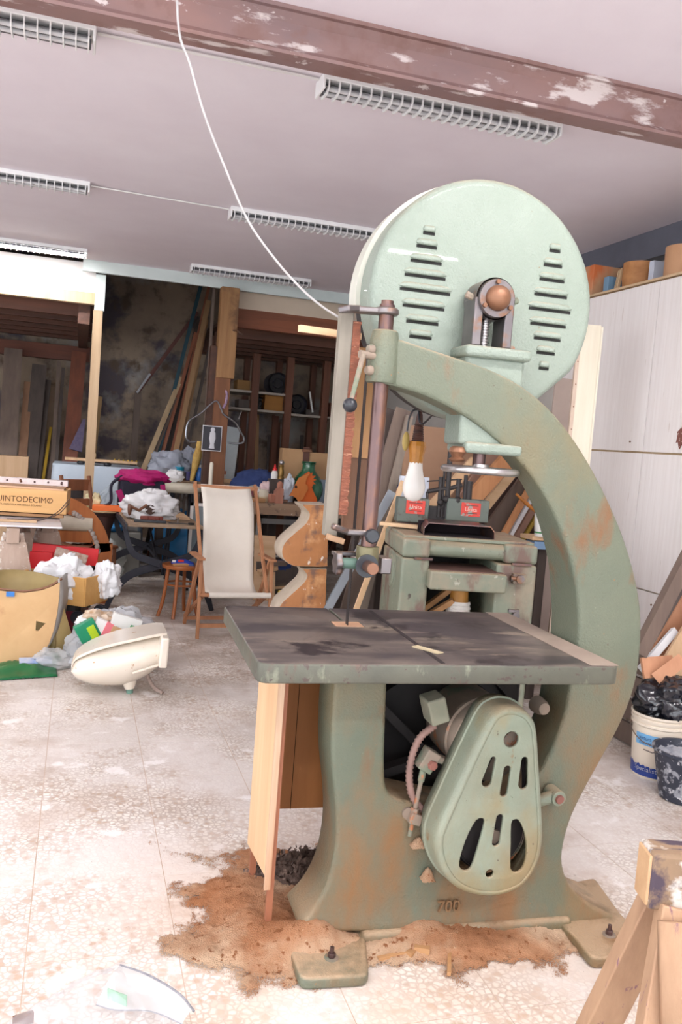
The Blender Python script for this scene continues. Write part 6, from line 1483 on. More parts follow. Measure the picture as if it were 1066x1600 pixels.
crumpled_bag('grey_bag', 'dull grey plastic bag behind the turquoise can', tuple(ob2(292, .42)), .15, (1.0, .7, 1.3), MATS['grey_film'], 9.7)
ng = P(345, 690, Y=10.3); 
tag(MB().bar(Vector((ng.x, 10.45, b2z+.002)), Vector((ng.x+.06, 10.55, P(350, 665, Y=10.4).z)), .42, .02, side=(1, 0, 0)).build('grey_sheet', mat('pale_grey_panel', (170, 176, 178), (150, 158, 162), scale=3, rough=.6), smooth=False), 'pale grey sheet leaning behind the brown post on the rear bench', 'sheet')
tag(MB().box((P(345, 745, Y=b2y+.3).x, b2y+.2, b2z+.021), (.26, .16, .04)).build('wood_block', PWX, smooth=False), 'flat pale board under the pinkish tin on the rear bench', 'board')
# lower post stub, white pipe
wp_ = P(331, 722, Y=9.2)
tag(MB().lathe([(.022, 0), (.022, wp_.z-.02), (.012, wp_.z)], (wp_.x, 9.2, 0), n=14).build('white_pipe', mat('ivory_pipe', (226, 220, 204), rough=.5)), 'upright ivory pipe in front of the brown post', 'pipe')
# black picture on the post: plain pale figure on black (generic)
pc0 = P(318, 664, Y=9.24); pc1 = P(346, 706, Y=9.24); pcc = (pc0+pc1)/2; pw_, ph_ = pc1.x-pc0.x, pc0.z-pc1.z
pic = thing('black_print', 'small black print with a plain white shape pinned on the brown post', 'picture', (pcc.x, 9.285, pcc.z), 0)
MB().box((0, 0, 0), (pw_, .006, ph_)).build('sheet', mat('print_border', (216, 214, 216), rough=.6), pic, smooth=False)
MB().box((0, -.004, 0), (pw_*.93, .003, ph_*.93)).build('black_field', mat('print_black', (44, 44, 54), rough=.5), pic, smooth=False)
MB().lathe([(.001, -.11), (.03, -.108), (.022, -.06), (.034, .0), (.03, .06), (.018, .075), (.024, .095), (.016, .115), (.001, .118)], (0.005, -.006, 0), n=16).xf(lambda v: Vector((v.x, -.0062+(v.y+.006)*.06, v.z))).build('white_shape', mat('print_white', (206, 206, 212), rough=.5), pic)
# bent tube (coat-hanger shaped) on the post
hy_ = 9.288
hg = [P(x, y, Y=hy_) for x, y in ((306, 690), (296, 690), (291, 683), (291, 672), (294, 660), (302, 653), (315, 645), (328, 633), (336, 627), (341, 629), (346, 640), (350, 648), (362, 656), (370, 663), (376, 675), (381, 683), (380, 691), (370, 693), (356, 692))]
tag(MB().tube(spline(hg, 5), .011, n=8).build('bent_tube', mat('chrome_tube', (150, 152, 158), rough=.2, metal=.85)), 'bent metal tube shaped like a wide hanger fixed on the brown post', 'tube')
sp0 = P(366, 470, Y=9.25)
nl = P(368, 517, Y=9.25)
tag(MB().tube([P(364, 516, Y=9.31), P(369, 516, Y=9.25), P(378, 522, Y=9.16)], .01, n=8).build('hook', STEEL), 'small metal hook screwed into the brown post', 'hook')
# string hank
tag(MB().tube([P(352, 608, Y=9.33)+Vector((0, 0, 0)), P(355, 616, Y=9.3), P(353, 630, Y=9.3), P(349, 638, Y=9.3)], .014, n=8).build('string_hank', mat('pink_string', (180, 150, 170), (120, 100, 130), scale=60, rough=.9)), 'hank of pinkish string hanging beside the brown post', 'string')

# ================================================================== TIMBER LEANING IN THE REAR CORNER
G6 = 'lengths of timber leaning left of the brown post'
TEAL = mat('teal_painted_wood', (50, 84, 96), (40, 68, 80), scale=4, stretch=(6, 6, .5), rough=.7)
RB_ = wood('reddish_length', (150, 92, 66), (124, 72, 52), axis=2); TN = wood('tan_length', (176, 138, 98), (150, 114, 80), axis=2); PLN = wood('pale_length', (200, 174, 138), (176, 150, 116), axis=2)
rows = [(222, 738, 283, 590, 10.35, 10.9, .06, .04, PLN, 'pale batten, leftmost of the tall leaning timbers'),
        (232, 738, 300, 555, 10.4, 11.0, .03, .03, GW, 'thin grey lath beside the pale leftmost batten'),
        (240, 735, 318, 430, 10.45, 11.2, .045, .03, TEAL, 'teal painted length among the tall leaning timbers'),
        (246, 735, 306, 520, 10.5, 11.0, .04, .03, RB_, 'reddish lath between teal length and tan plank'),
        (262, 735, 330, 432, 10.3, 11.1, .035, .03, RB_, 'long reddish timber reaching the ceiling edge'),
        (268, 735, 326, 470, 10.2, 10.8, .06, .035, TN, 'broad tan plank in the middle of the leaning timbers'),
        (276, 735, 324, 500, 10.3, 10.9, .03, .03, TN, 'narrow tan lath right of the broad tan plank'),
        (286, 735, 328, 540, 10.3, 10.8, .035, .03, GWD, 'dark lath nearest the brown post'),
        (256, 735, 310, 500, 10.6, 11.2, .05, .03, GWD, 'dark plank behind the leaning timbers'),
        (325, 600, 335, 438, 9.9, 10.0, .03, .03, GW, 'short grey strip standing close left of the brown post')]
for (x0, y0, x1, y1, Y0, Y1, w, t, mm, lb) in rows:
    lean(x0, y0, x1, y1, Y0+.95 if Y0 > 10 else Y0, Y1+.8 if Y0 > 10 else Y1, w*1.08, t, mm, lb, name='timber_length', group=G6, side=(1, 0, 0), floor=True)
# rail fixed on the stained wall: sloping handrail with an upright
RY = 12.6
ra, rb, rc_ = P(216, 612, Y=RY), P(308, 488, Y=RY), P(207, 720, Y=RY)
rl_ = thing('wall_rail', 'dark sloping rail with upright fixed on the stained wall', 'rail', (ra.x, RY, 0))
oo = Vector((ra.x, RY, 0))
MB().bar(ra-oo, rb-oo, .07, .05, side=(0, 1, 0)).build('rail', wood('dark_red_rail', (110, 66, 58), (86, 52, 48), axis=2), rl_, smooth=False)
MB().bar(Vector((rc_.x-oo.x, 0, 0)), ra-oo, .09, .05, side=(1, 0, 0)).build('upright', GW, rl_, smooth=False)
MB().bar(ra-oo+Vector((-.02, -.05, -.02)), ra-oo+(rb-ra)*.22+Vector((-.02, -.05, 0)), .05, .03, side=(0, 1, 0)).build('pale_sleeve', mat('pale_sleeve', (170, 170, 176), rough=.6), rl_, smooth=False)

# planks standing along the back wall under the left loft
G7 = 'planks standing under the left loft'
BY = 12.2
stand = [(2, 34, 545, 762, GW, .03, 'wide dusty grey door panel at the far left under the loft'), (34, 49, 597, 750, wood('brown_plank_a', (150, 112, 84), (128, 92, 68), axis=2), .03, 'mid-brown plank right of the grey door panel'),
         (46, 72, 570, 750, GWD, .03, 'dark broad plank leaning slightly under the left loft'), (64, 78, 594, 750, GWD, .03, 'thin dark plank with a hooked top under the left loft'),
         (86, 93, 565, 750, GW, .03, 'slim brown lath under the left loft'), (93, 99, 575, 735, GWD, .03, 'black lath beside the slim brown lath'), (108, 134, 550, 740, wood('reddish_plank', (128, 72, 50), (100, 56, 42), axis=2), .03, 'tall reddish-brown plank next to the slim post'),
         (74, 79, 668, 750, mat('ochre_strip', (186, 150, 40), rough=.7), .03, 'short ochre yellow strip under the left loft'), (82, 88, 672, 750, GW, .03, 'short grey lath beside the ochre strip'), (58, 64, 688, 750, mat('bluish_pole', (130, 146, 160), rough=.5), .03, 'short bluish pole under the left loft'), (146, 158, 620, 722, wood('tan_door', (160, 130, 92), (140, 112, 78), axis=2), .03, 'tan board right behind the slim post')]
for i, (x0, x1, y0, y1, mm, t, lb) in enumerate(stand):
    Y_ = BY+.05*(i % 5); lean_dx = 6 if i in (2, 3, 6) else 1
    a = P((x0+x1)/2-lean_dx-8, y1, Y=Y_-.25); b = P((x0+x1)/2+3, y0, Y=Y_+.2)
    w = (P(x1, 650, Y=Y_).x-P(x0, 650, Y=Y_).x)*.9
    d = b-a; a = a-d*((a.z-.004)/d.z)
    tag(MB().bar(a, b, w, t, side=(1, 0, 0)).build('standing_plank', mm, smooth=False), lb, 'plank', G7)
# pale block and carton at far left
q = P(22, 735, Y=11.6)
tag(MB().box((q.x, 11.6, (P(20, 712, Y=11.6).z)/2), (.34, .2, P(20, 712, Y=11.6).z)).build('pale_crate', PW, smooth=False), 'pale wooden crate standing at the far left behind the wine box', 'crate')
chq = P(126, 680, Y=11.4)
tag(MB().bar(P(118, 704, Y=11.4), P(132, 655, Y=11.5), .16, .03, side=(1, 0, 0), w1=.03).build('chequered_sack', mat('purple_check', (74, 64, 92), (96, 88, 108), scale=30, rough=.9)), 'dark purple chequered piece hanging behind the slim post', 'sack')

# ================================================================== RACK UNDER THE RIGHT LOFT
RKW = wood('rack_timber', (112, 68, 48), (88, 52, 38), axis=2); RKS = mat('rack_shelf_edge', (176, 166, 154), (150, 140, 130), scale=5, rough=.7)
RY0 = 11.6
rk_ = thing('storage_rack', 'timber storage rack of upright posts and shelves under the right loft', 'rack', (P(400, 650, Y=RY0).x, RY0, 0))
rx = rk_.location.x
zroof = rz0-.08
for x, y in ((396, 640), (449, 640), (506, 640), (560, 640)):
    p = P(x, y, Y=RY0); MB().box((p.x-rx, 0, zroof/2), (.095, .1, zroof)).build('upright', RKW, rk_, smooth=False)
    MB().box((p.x-rx+.02, .8, zroof/2), (.08, .1, zroof)).build('upright', RKW, rk_, smooth=False)
for x0, x1, y in ((350, 449, 613), (350, 449, 641), (449, 560, 652)):
    a, b = P(x0, y-4, Y=RY0), P(x1, y+4, Y=RY0); zsh = P((x0+x1)/2, y, Y=RY0).z
    MB().box(((a.x+b.x)/2-rx, .4, zsh), (b.x-a.x, .85, .03)).build('shelf', RKS, rk_, smooth=False)
    SH = zsh
sh1 = P(400, 613, Y=RY0).z+.017; sh2 = P(400, 641, Y=RY0).z+.017; sh3 = P(505, 652, Y=RY0).z+.017
def ring_thing(x, z, r, dep, mm, label, dy=.25, cat='pipe'):
    c = P(x, 620, Y=RY0+dy); t = thing('flue_pipe', label, cat, (c.x, RY0+dy, z+r))
    MB().lathe([(r, 0), (r, dep), (r*.9, dep), (r*.86, .02), (r*.9, 0)], (0, 0, 0), (0, 1, 0), n=32, caps=False).build('shell', mm, t); MB().cyl((0, .1, 0), (0, .12, 0), r*.88, n=24).build('inside', DARKI, t)
    MB().lathe([(r*.45, 0), (r*.45, .1), (r*.38, .1)], (0, 0.02, 0), (0, 1, 0), n=20, caps=False).build('inner_ring', mm, t)
PG = mat('dull_grey_pipe', (104, 104, 118), (84, 84, 98), scale=6, rough=.5, metal=.3)
ring_thing(434, sh1, .15, .3, PG, 'large round grey flue pipe on the upper rack shelf')
ring_thing(466, sh3, .14, .35, PG, 'round grey drum lying on the right rack shelf')
ring_thing(407, sh2, .09, .3, GWD, 'dark roll end left of the ochre box on the rack')
def rbox(x0, x1, h, z, mm, label, cat='box', dy=.2):
    a, b = P(x0, 630, Y=RY0+dy), P(x1, 630, Y=RY0+dy); return tag(MB().box(((a.x+b.x)/2, RY0+dy+.1, z+h/2), (b.x-a.x, .3, h)).build('rack_box', mm, bevel=.004, smooth=False), label, cat, 'things on the storage rack')
rbox(412, 441, .23, sh2, wood('ochre_box', (176, 120, 50), (150, 98, 40), axis=0), 'ochre wooden box on the middle rack shelf')
rbox(368, 388, .14, sh1, wood('ochre_plank', (150, 108, 54), (128, 90, 44), axis=0), 'ochre planks at the left end of the upper rack shelf')
rbox(372, 390, .12, sh2, GWD, 'dark box at the left end of the middle rack shelf')
rbox(452, 455, .16, sh3, mat('yellow_disc', (190, 150, 70), rough=.6), 'thin yellowish board standing by the rack post')
rbox(478, 500, .08, sh3, GWD, 'heap of dark oddments on the right rack shelf')
rbox(514, 532, .2, sh3, wood('red_brown_box', (120, 66, 48), (96, 54, 40), axis=0), 'reddish box at the right of the rack')
tag(MB().cyl(P(484, 612, Y=RY0+.2), P(489, 640, Y=RY0+.15)+Vector((0, 0, -.04)), .014, n=8).build('white_rod', M_WHITE), 'thin white rod standing on the right rack shelf', 'rod')
# wire frame on the left
wfq = [P(x, y, Y=11.565) for x, y in ((354, 650), (354, 636), (378, 641), (373, 655))]
tag(MB().tube(wfq, .008, n=6).build('wire_frame', STEELBR), 'bent wire frame hanging between brown post and rack', 'wire')
# boards below the rack
G8 = 'boards standing below the rack'
for i, (x0, x1, y0, mm, lb) in enumerate(((399, 405, 648, TN, 'tan board at the rack left post'), (418, 424, 680, GWD, 'dark post below the ochre box'), (432, 438, 660, RKW, 'reddish board below the middle shelf'), (481, 488, 660, RKW, 'reddish board right of centre below the rack'), (470, 474, 680, GWD, 'dark thin board below the right shelf'))):
    a = P((x0+x1)/2-2, 740, Y=RY0+.9); b = P((x0+x1)/2, y0, Y=RY0+1.0); d = b-a; a = a-d*((a.z-.004)/d.z)
    tag(MB().bar(a, b, (P(x1, 680, Y=RY0+.9).x-P(x0, 680, Y=RY0+.9).x), .03, side=(1, 0, 0)).build('standing_board', mm, smooth=False), lb, 'board', G8)
# ================================================================== LEFT: TRESTLE TABLE WITH WINE BOX
BOXW = wood('wine_box_pine', (226, 180, 122), (210, 160, 100), axis=0, rnd=0, grain=8); BLK = mat('burnt_print', (96, 62, 36), rough=.8)
gz_ = .86
g1 = P(118, 814, Z=gz_); g2 = P(80, 828, Z=gz_)
# trestles
TRE = mat('paint_spotted_wood', (186, 164, 150), (166, 142, 126), scale=5, stretch=(3, 3, .7), rough=.8, layers=(((220, 214, 208), 9, .6, .05, (1, 1, 1)),))
YT = 6.55
def trestle(x, y, label, rz):
    t = thing('wooden_trestle', label, 'trestle', (x, y, 0), rz, 'trestles under the sheet')
    MB().box((0, 0, gz_-.075), (.09, .75, .11)).build('beam', TRE, t, smooth=False, bevel=.004)
    for sy in (-.3, .3):
        for sx in (-1, 1): MB().bar((sx*.055, sy, gz_-.06), (sx*.22, sy+.06*(1 if sy > 0 else -1), 0), .07, .03, side=(0, 1, 0)).build('leg', TRE, t, smooth=False)
        MB().add([(-.09, sy-.04, gz_-.12), (.09, sy-.04, gz_-.12), (.155, sy-.05, gz_-.42), (-.155, sy-.05, gz_-.42)], [(0, 1, 2, 3)]).build('gusset', TRE, t, solid=.02, smooth=False)
    MB().lathe([(.035, 0), (.035, .10), (.03, .11)], (0, -.33, gz_-.12), n=16).build('wood_peg', OFF, t)
t1 = P(30, 860, Y=YT)
trestle(t1.x-.04, YT+.25, 'paint-spotted trestle under the white sheet at the left edge', 0.0)
t2 = P(66, 860, Y=YT+.7)
trestle(t1.x-.72, YT+.25, 'second trestle under the white sheet, further left', 0.0)
trestle(t2.x+.0, YT+.95, 'third trestle standing behind the sheeted pair, left of the arched frame', 0.1)
sh_ = tag(MB().box((g1.x-.86, (g2.y+g1.y)/2+.28, gz_-.003), (1.5, .95, .012), (0, 0, .05)).build('white_sheet', mat('white_sheet', (226, 226, 232), (214, 214, 222), scale=3, rough=.25), bevel=.002), 'thin white glossy sheet laid over the trestles', 'sheet')
# wine box
wz = gz_+.045
w0 = P(104, 790, Y=6.95)
wbx_ = thing('wine_box', 'open pine wine box with burnt lettering on the trestle sheet', 'wine box', (w0.x, 6.90, wz), math.radians(-4))
WL, WD, WH = .66, .34, .18
MB().box((-WL/2, 0, WH/2), (WL, .014, WH)).build('front_board', BOXW, wbx_, smooth=False, bevel=.002)
MB().box((-WL/2, WD, WH/2), (WL, .014, WH)).build('back_board', BOXW, wbx_, smooth=False)
for x in (-.006, -WL+.006): MB().box((x, WD/2, WH/2), (.014, WD, WH)).build('end_board', BOXW, wbx_, smooth=False)
MB().box((-WL/2, WD/2, .006), (WL-.01, WD, .012)).build('bottom_board', BOXW, wbx_, smooth=False)
MB().box((-WL/2-.03, WD*.45, WH+.008), (WL, WD*.9, .012), (0, .01, .03)).build('lid', wood('pinkish_lid', (222, 180, 146), (204, 160, 124), axis=0, rnd=0), wbx_, smooth=False)
finish('lettering', text_mesh('QUINTODECIMO', .062, .001, lambda v: Vector((-.325+v.x*.94, -.0085-v.z, .098+v.y))), BLK, wbx_, smooth=False, recalc=False)
finish('lettering', text_mesh('SOCIETA AGRICOLA MIRABELLA ECLANO', .019, .001, lambda v: Vector((-.36+v.x, -.0085-v.z, .056+v.y))), BLK, wbx_, smooth=False, recalc=False)
finish('stamp', text_mesh('7', .035, .001, lambda v: Vector((-.125+v.x, -.0085-v.z, .098+v.y))), BLK, wbx_, smooth=False, recalc=False)
for dz_, dy_ in ((-.026, .04), (-.026, .26)): MB().box((-WL/2, dy_, dz_+.006), (WL-.04, .05, .022)).build('batten', OFF, wbx_, smooth=False)
# aluminium level / rail on the box
al = thing('metal_rail', 'long spotted metal rail with screw holes lying on the wine box', 'rail', (w0.x+.0, 6.98, wz+WH+.03), math.radians(-4))
MB().box((-.37, .05, .02), (.74, .06, .045)).build('rail', mat('pink_spotted_metal', (212, 198, 196), (194, 178, 176), scale=20, rough=.4, metal=.3), al, bevel=.003)
for i in range(7): MB().cyl((-.04-.1*i, .018, .02+.004*(i % 2)), (-.05-.1*i, .022, .02), .008 if i % 3 else .014, n=12).build('screw', STEELB, al)
# thin strips on the sheet
for i, (dx, an, lb) in enumerate(((0, -.02, 'thin metal strip bent over the sheet, upper one'), (.02, -.05, 'thin metal strip bent over the sheet, lower one'))):
    st_ = [P(108, 780+6*i, Y=6.86), P(90, 800+4*i, Y=6.8), P(60, 818+3*i, Y=6.7), P(10, 824+3*i, Y=6.62)]
    for j, q in enumerate(st_): q.z = max(q.z, gz_+.01+.012*i)
    tag(MB().tube(spline(st_, 5), .004, n=6).build('metal_strip', STEEL), lb, 'strip')
tag(MB().box((g1.x-.62, 6.60, gz_+.012), (.7, .05, .014), (0, 0, .03)).build('wood_lath', PWX, smooth=False), 'pale lath lying on the white sheet before the wine box', 'lath')
# ================================================================== ARCHED FRAME
ARW = wood('arch_varnish', (186, 112, 56), (160, 90, 42), axis=2, rnd=0, layers=())
YA = 8.0
arc = [(100, 800), (113, 806), (125, 815), (137, 830), (145, 848), (149, 868)]
pts_ = spline([P(x, y, Y=YA) for x, y in arc], 6)
o_ = pts_[-1].copy(); ar = thing('arched_frame', 'varnished arched headboard frame with carved ornament behind the drawer', 'frame', (o_.x, YA, 0))
down = [Vector((o_.x+.005, YA, z)) for z in (.55, .3, .0)]
allp = [p-Vector((o_.x, YA, 0)) for p in pts_+down]
m_ = MB(); vs = []; n_ = len(allp)
for i, p in enumerate(allp):
    a = (allp[min(i+1, n_-1)]-allp[max(i-1, 0)]).normalized(); nr = Vector((a.z, 0, -a.x))
    vs += [p+nr*.0+Vector((0, -.02, 0)), p-nr*.14+Vector((0, -.02, 0)), p-nr*.14+Vector((0, .03, 0)), p+nr*.0+Vector((0, .03, 0))]
m_.add(vs, [(i*4+j, i*4+(j+1) % 4, (i+1)*4+(j+1) % 4, (i+1)*4+j) for i in range(n_-1) for j in range(4)]+[(3, 2, 1, 0), tuple((n_-1)*4+k_ for k_ in range(4))])
m_.build('arch', ARW, ar, angle=30)
for i in range(6, n_-3, 2):
    p = allp[i]; a = (allp[min(i+1, n_-1)]-allp[i-1]).normalized(); nr = Vector((a.z, 0, -a.x))
    MB().sphere(p-nr*.03+Vector((0, -.025, 0)), .022, (1, .6, 1.2), n=10, m=6).build('ornament', mat('carved_silvered', (150, 126, 110), (196, 190, 186), scale=40, rough=.5), ar)
MB().box((-.30, .02, .60), (.52, .04, .10)).build('cross_rail', ARW, ar, smooth=False)
MB().cyl((-.55, .02, .72), (-.04, .02, .72), .07, n=20).build('rolled_canvas', mat('canvas_roll', (214, 204, 186), (198, 188, 170), scale=8, rough=.8), ar)
MB().box((-.58, .01, .4), (.06, .05, .8)).build('stile', ARW, ar, smooth=False)
# ================================================================== WOODEN CHAIR
CH = wood('chair_walnut', (136, 84, 54), (108, 66, 42), axis=2, rnd=0)
cq = P(124, 835, Y=8.7)
chx = thing('wooden_chair', 'brown wooden chair with slatted back behind the wine box', 'chair', (cq.x, 8.7, 0), math.radians(35))
zt_c = P(128, 745, Y=8.7).z
for x in (-.15, .15):
    MB().tube(spline([Vector((x, .05, 0)), Vector((x, .02, .45)), Vector((x*1.03, .05, zt_c*.75)), Vector((x*1.05, .12, zt_c))], 5), .02, n=8).build('back_post', CH, chx)
    MB().cyl((x*1.1, -.36, 0), (x*1.1, -.34, .44), .018, n=8).build('front_leg', CH, chx)
MB().box((0, -.15, .45), (.40, .42, .03)).build('seat', CH, chx, bevel=.01)
MB().box((0, .10, zt_c*.92), (.33, .025, .11)).build('top_slat', CH, chx, bevel=.006)
MB().box((0, .07, zt_c*.77), (.32, .022, .07)).build('back_slat', CH, chx, bevel=.006)
MB().box((0, .05, zt_c*.66), (.32, .022, .06)).build('back_slat', CH, chx, bevel=.006)
crumpled_bag('pale_cushion', 'pale bundle lying on the seat of the wooden chair', (cq.x, 8.55, .466), .12, (1.1, .9, .6), mat('pale_bundle', (214, 206, 196), rough=.8), 21.0, cat='bundle')
# ================================================================== PEDESTAL TABLE WITH ORANGE BOOK
PED = wood('dark_mahogany', (70, 42, 36), (54, 32, 28), axis=2, rnd=0)
pq = P(172, 870, Z=0.0); pq = Vector((P(160, 870, Y=8.85).x, 8.85, 0))
zp = P(166, 797, Y=8.85).z
ptb = thing('pedestal_table', 'dark pedestal table with splayed feet left of the iron-leg table', 'table', pq)
MB().lathe([(.03, .25), (.05, .28), (.045, .4), (.06, zp*.6), (.07, zp*.75), (.11, zp-.06), (.17, zp-.02), (.17, zp-.015), (.001, zp-.012)], n=24).build('pedestal', PED, ptb)
MB().lathe([(.001, zp-.012), (.19, zp-.012), (.195, zp-.004), (.19, zp+.006), (.001, zp+.006)], n=36).build('table_top', wood('pale_table_top', (196, 172, 134), (176, 150, 112), axis=0, rnd=0), ptb)
for a in (225, 290, 120):
    c_, s_ = math.cos(math.radians(a)), math.sin(math.radians(a)); MB().tube(spline([Vector((c_*.02, s_*.02, .34)), Vector((c_*.12, s_*.12, .2)), Vector((c_*.24, s_*.24, .07)), Vector((c_*.33, s_*.33, .015))], 5), [.035]+[.03]*14+[.02], n=8).build('foot', PED, ptb)
tag(MB().box((pq.x+.02, pq.y-.1, zp+.032), (.28, .18, .05), (0, 0, -.08)).build('orange_book', mat('orange_cover', (240, 116, 44), rough=.5), bevel=.003), 'thick orange book on the pedestal table', 'book')
crumpled_bag('yellow_paper', 'pale yellow paper bag slumped left of the orange book', (pq.x-.12, pq.y+.04, zp+.006), .08, (.9, .8, 1.0), mat('pale_yellow', (222, 212, 170), rough=.7), 23.0, cat='paper bag')
crumpled_bag('blue_film', 'bright blue plastic bunched below the pedestal table top', (P(158, 818, Y=9.5).x, 9.52, .482), .15, (1.5, .8, .55), MATS['blue_sack'], 25.0, cat='plastic')
crumpled_bag('clear_sack', 'clear plastic sack slumped on the floor by the pedestal', (P(160, 860, Y=9.25).x, 9.27, 0), .2, (1.1, .7, 1.15), mat('clear_sack', (206, 210, 206), rough=.25, alpha=.6), 27.0, cat='sack')
crumpled_bag('white_sack', 'white plastic sack behind the arched frame', (P(138, 815, Y=9.5).x, 9.52, .482), .14, (.9, .7, 1.3), FILM3, 29.0, cat='sack')
tag(MB().box((P(160, 845, Y=9.56).x, 9.56, .24), (.8, .2, .48)).build('storage_box', mat('grey_box', (140, 138, 132), rough=.7), bevel=.01), 'grey box behind the pedestal table carrying plastic bags', 'box')
# ================================================================== SHEETED TABLE AT THE BACK
CL = mat('blueish_sheet', (196, 208, 220), (182, 196, 210), scale=3, rough=.7)
stq0 = P(92, 727, Y=10.4); stq1 = P(204, 735, Y=10.4)
stz = P(140, 728, Y=10.4).z
shd = thing('sheeted_table', 'table draped with pale blue dust sheet in front of the stained wall', 'table', (stq0.x, 10.4, 0))
SW = stq1.x-stq0.x+.1
def drape(s, t):
    per = [Vector((-.04, .7, 0)), Vector((-.04, 0, 0)), Vector((SW, 0, 0)), Vector((SW, .7, 0))]
    k = s*3; i = min(int(k), 2); p = per[i].lerp(per[i+1], k-i)
    out_ = Vector((0, -1, 0)) if 1 <= k <= 2 else Vector((-1 if k < 1 else 1, 0, 0))
    return p+out_*(.03+.05*t+.03*t*math.sin(s*40))+Vector((0, 0, stz*(1-t)+.05*t))
MB().grid(drape, 60, 12).build('sheet_skirt', CL, shd, angle=80)
MB().box((SW/2-.02, .35, stz-.01), (SW+.1, .72, .03)).build('sheet_top', CL, shd, bevel=.01)
for x in (.05, SW-.1):
    for y in (.05, .6): MB().box((x, y, (stz-.03)/2), (.06, .06, stz-.03)).build('leg', GWD, shd, smooth=False)
pln = thing('board_on_table', 'pale board with brass studs lying on the sheeted table', 'board', (stq0.x+.12, 10.52, stz+.006))
MB().box((.35, 0, .06), (.82, .12, .03)).build('board', PW, pln, smooth=False)
for x in (.12, .42): MB().sphere((x, -.03, .02), .035, (1.3, .8, .8), n=10, m=8).build('knob', DARK, pln)
for i in range(6): MB().sphere((.5+.05*i, -.05, .08), .012, n=8, m=6).build('stud', mat('brass_stud', (210, 170, 60), rough=.3, metal=.6), pln)
tag(MB().box((stq0.x+.36, 10.62, stz+.115), (.1, .08, .06)).build('small_tin', M_POSTP, bevel=.01), 'little pale tin on the studded board', 'tin')
dkh = P(108, 750, Y=10.15)
tag(blob((dkh.x, 10.1, .75), .22, (1.0, .5, .85), .2, 2, 31, 24, 16).build('dark_bundle', mat('dark_brown_cloth', (42, 34, 34), rough=.9)), 'dark cloth bundle hanging in front of the sheeted table', 'cloth')
def veil(s, t): 
    a = P(150, 775, Y=10.2).lerp(P(190, 742, Y=10.2), t); b = P(135, 800, Y=9.9).lerp(P(190, 800, Y=9.9), t); p = a.lerp(b, s); p.y += .06*noise.noise(Vector((s*5, t*7, 2))); return p
tag(MB().grid(veil, 14, 14).build('plastic_veil', mat('veil_film', (200, 208, 214), rough=.2, alpha=.5), recalc=False), 'clear plastic sheet draped beside the rucksack', 'plastic sheet')
tag(MB().box((P(150, 808, Y=9.7).x, 9.75, .70), (1.1, .5, .04)).build('low_white_table', M_WHITE, bevel=.004), 'white board behind the wooden chair at table height', 'board')
tag(MB().box((P(150, 808, Y=9.7).x, 9.85, .34), (.9, .3, .68)).build('white_cupboard', M_WHITE, bevel=.004), 'low white cupboard carrying the white board behind the chair', 'cupboard')
# ================================================================== DRAWER ON A WHEELED STAND, BAGS, RED BOX
DRW = wood('drawer_birch', (220, 172, 104), (204, 152, 84), axis=0, rnd=0)
YD = 6.15
dz0 = P(110, 948, Y=YD).z; dz1 = P(110, 903, Y=YD).z
dl, dr = P(82, 930, Y=YD).x, P(132, 930, Y=YD).x
dyaw = math.radians(-32)
dw = .31
drw = thing('birch_drawer', 'birch drawer full of plastic bags on a small stand', 'drawer', (dr-dw*math.cos(dyaw), YD-dw*math.sin(dyaw), dz0), dyaw)
dd = .30; dh = dz1-dz0
MB().box((dw/2-.09, 0, dh/2), (dw+.18, .015, dh)).build('front_board', DRW, drw, smooth=False, bevel=.002)
MB().box((dw, dd/2, dh/2), (.015, dd, dh)).build('end_board', DRW, drw, smooth=False, bevel=.002)
MB().box((-.18, dd/2, dh/2), (.015, dd, dh)).build('end_board', DRW, drw, smooth=False)
MB().box((dw/2-.09, dd, dh/2), (dw+.18, .015, dh)).build('back_board', DRW, drw, smooth=False)
MB().box((dw/2-.09, dd/2, .006), (dw+.16, dd, .012)).build('bottom', DRW, drw, smooth=False)
std = thing('drawer_stand', 'dark stand with black wheels under the birch drawer', 'stand', (dr-dw*math.cos(dyaw)+.05, YD-dw*math.sin(dyaw)+.05, 0), dyaw)
for x in (-.12, dw-.12): MB().box((x, .06, (dz0-.004)/2+.0), (.07, .06, dz0-.004)).build('post', wood('dark_stand', (96, 70, 56), (76, 54, 44), axis=2), std, smooth=False)
MB().box((dw/2-.11, .06, dz0-.03), (dw+.02, .2, .04)).build('rail', DARKI, std, smooth=False)
for x in (dw-.085, dw+.02): MB().lathe([(.012, -.02), (.045, -.018), (.05, 0), (.045, .018), (.012, .02)], (x, -.03+.12*(x > dw), dz0-.09+.04*(x > dw)), (0, 1, 0), n=20).build('wheel', DARK, std)
crumpled_bag('white_bags', 'bundle of white plastic bags heaped in the birch drawer', (dl+.06, YD+.14, dz0+.016), .155, (1.15, .75, 1.05), FILM3, 41.0, amp=.45)
cb2 = crumpled_bag('white_bags', 'white plastic bag spilling over the right end of the birch drawer', (dr+.15, YD+.20, dz0+.03), .11, (.9, .8, 1.2), FILM3, 43.0, amp=.5)
tag(MB().box((dr-.08, YD+.12, dz0+.09), (.08, .07, .15), (0, .2, .2)).build('dark_bottle', mat('maroon_glass', (74, 26, 30), rough=.2), bevel=.02), 'dark maroon bottle between the bags in the birch drawer', 'bottle')
RED = mat('red_box', (222, 34, 42), (206, 28, 36), scale=3, rough=.4)
rq = P(102, 868, Y=6.75)
rbx_ = thing('red_box', 'flat red gift box with picture standing behind the plastic bags', 'box', (rq.x, 6.80, dz0+.14), math.radians(-2))
MB().box((0, 0, .13), (.48, .06, .13), (0, .06, 0)).build('box', RED, rbx_, bevel=.003)
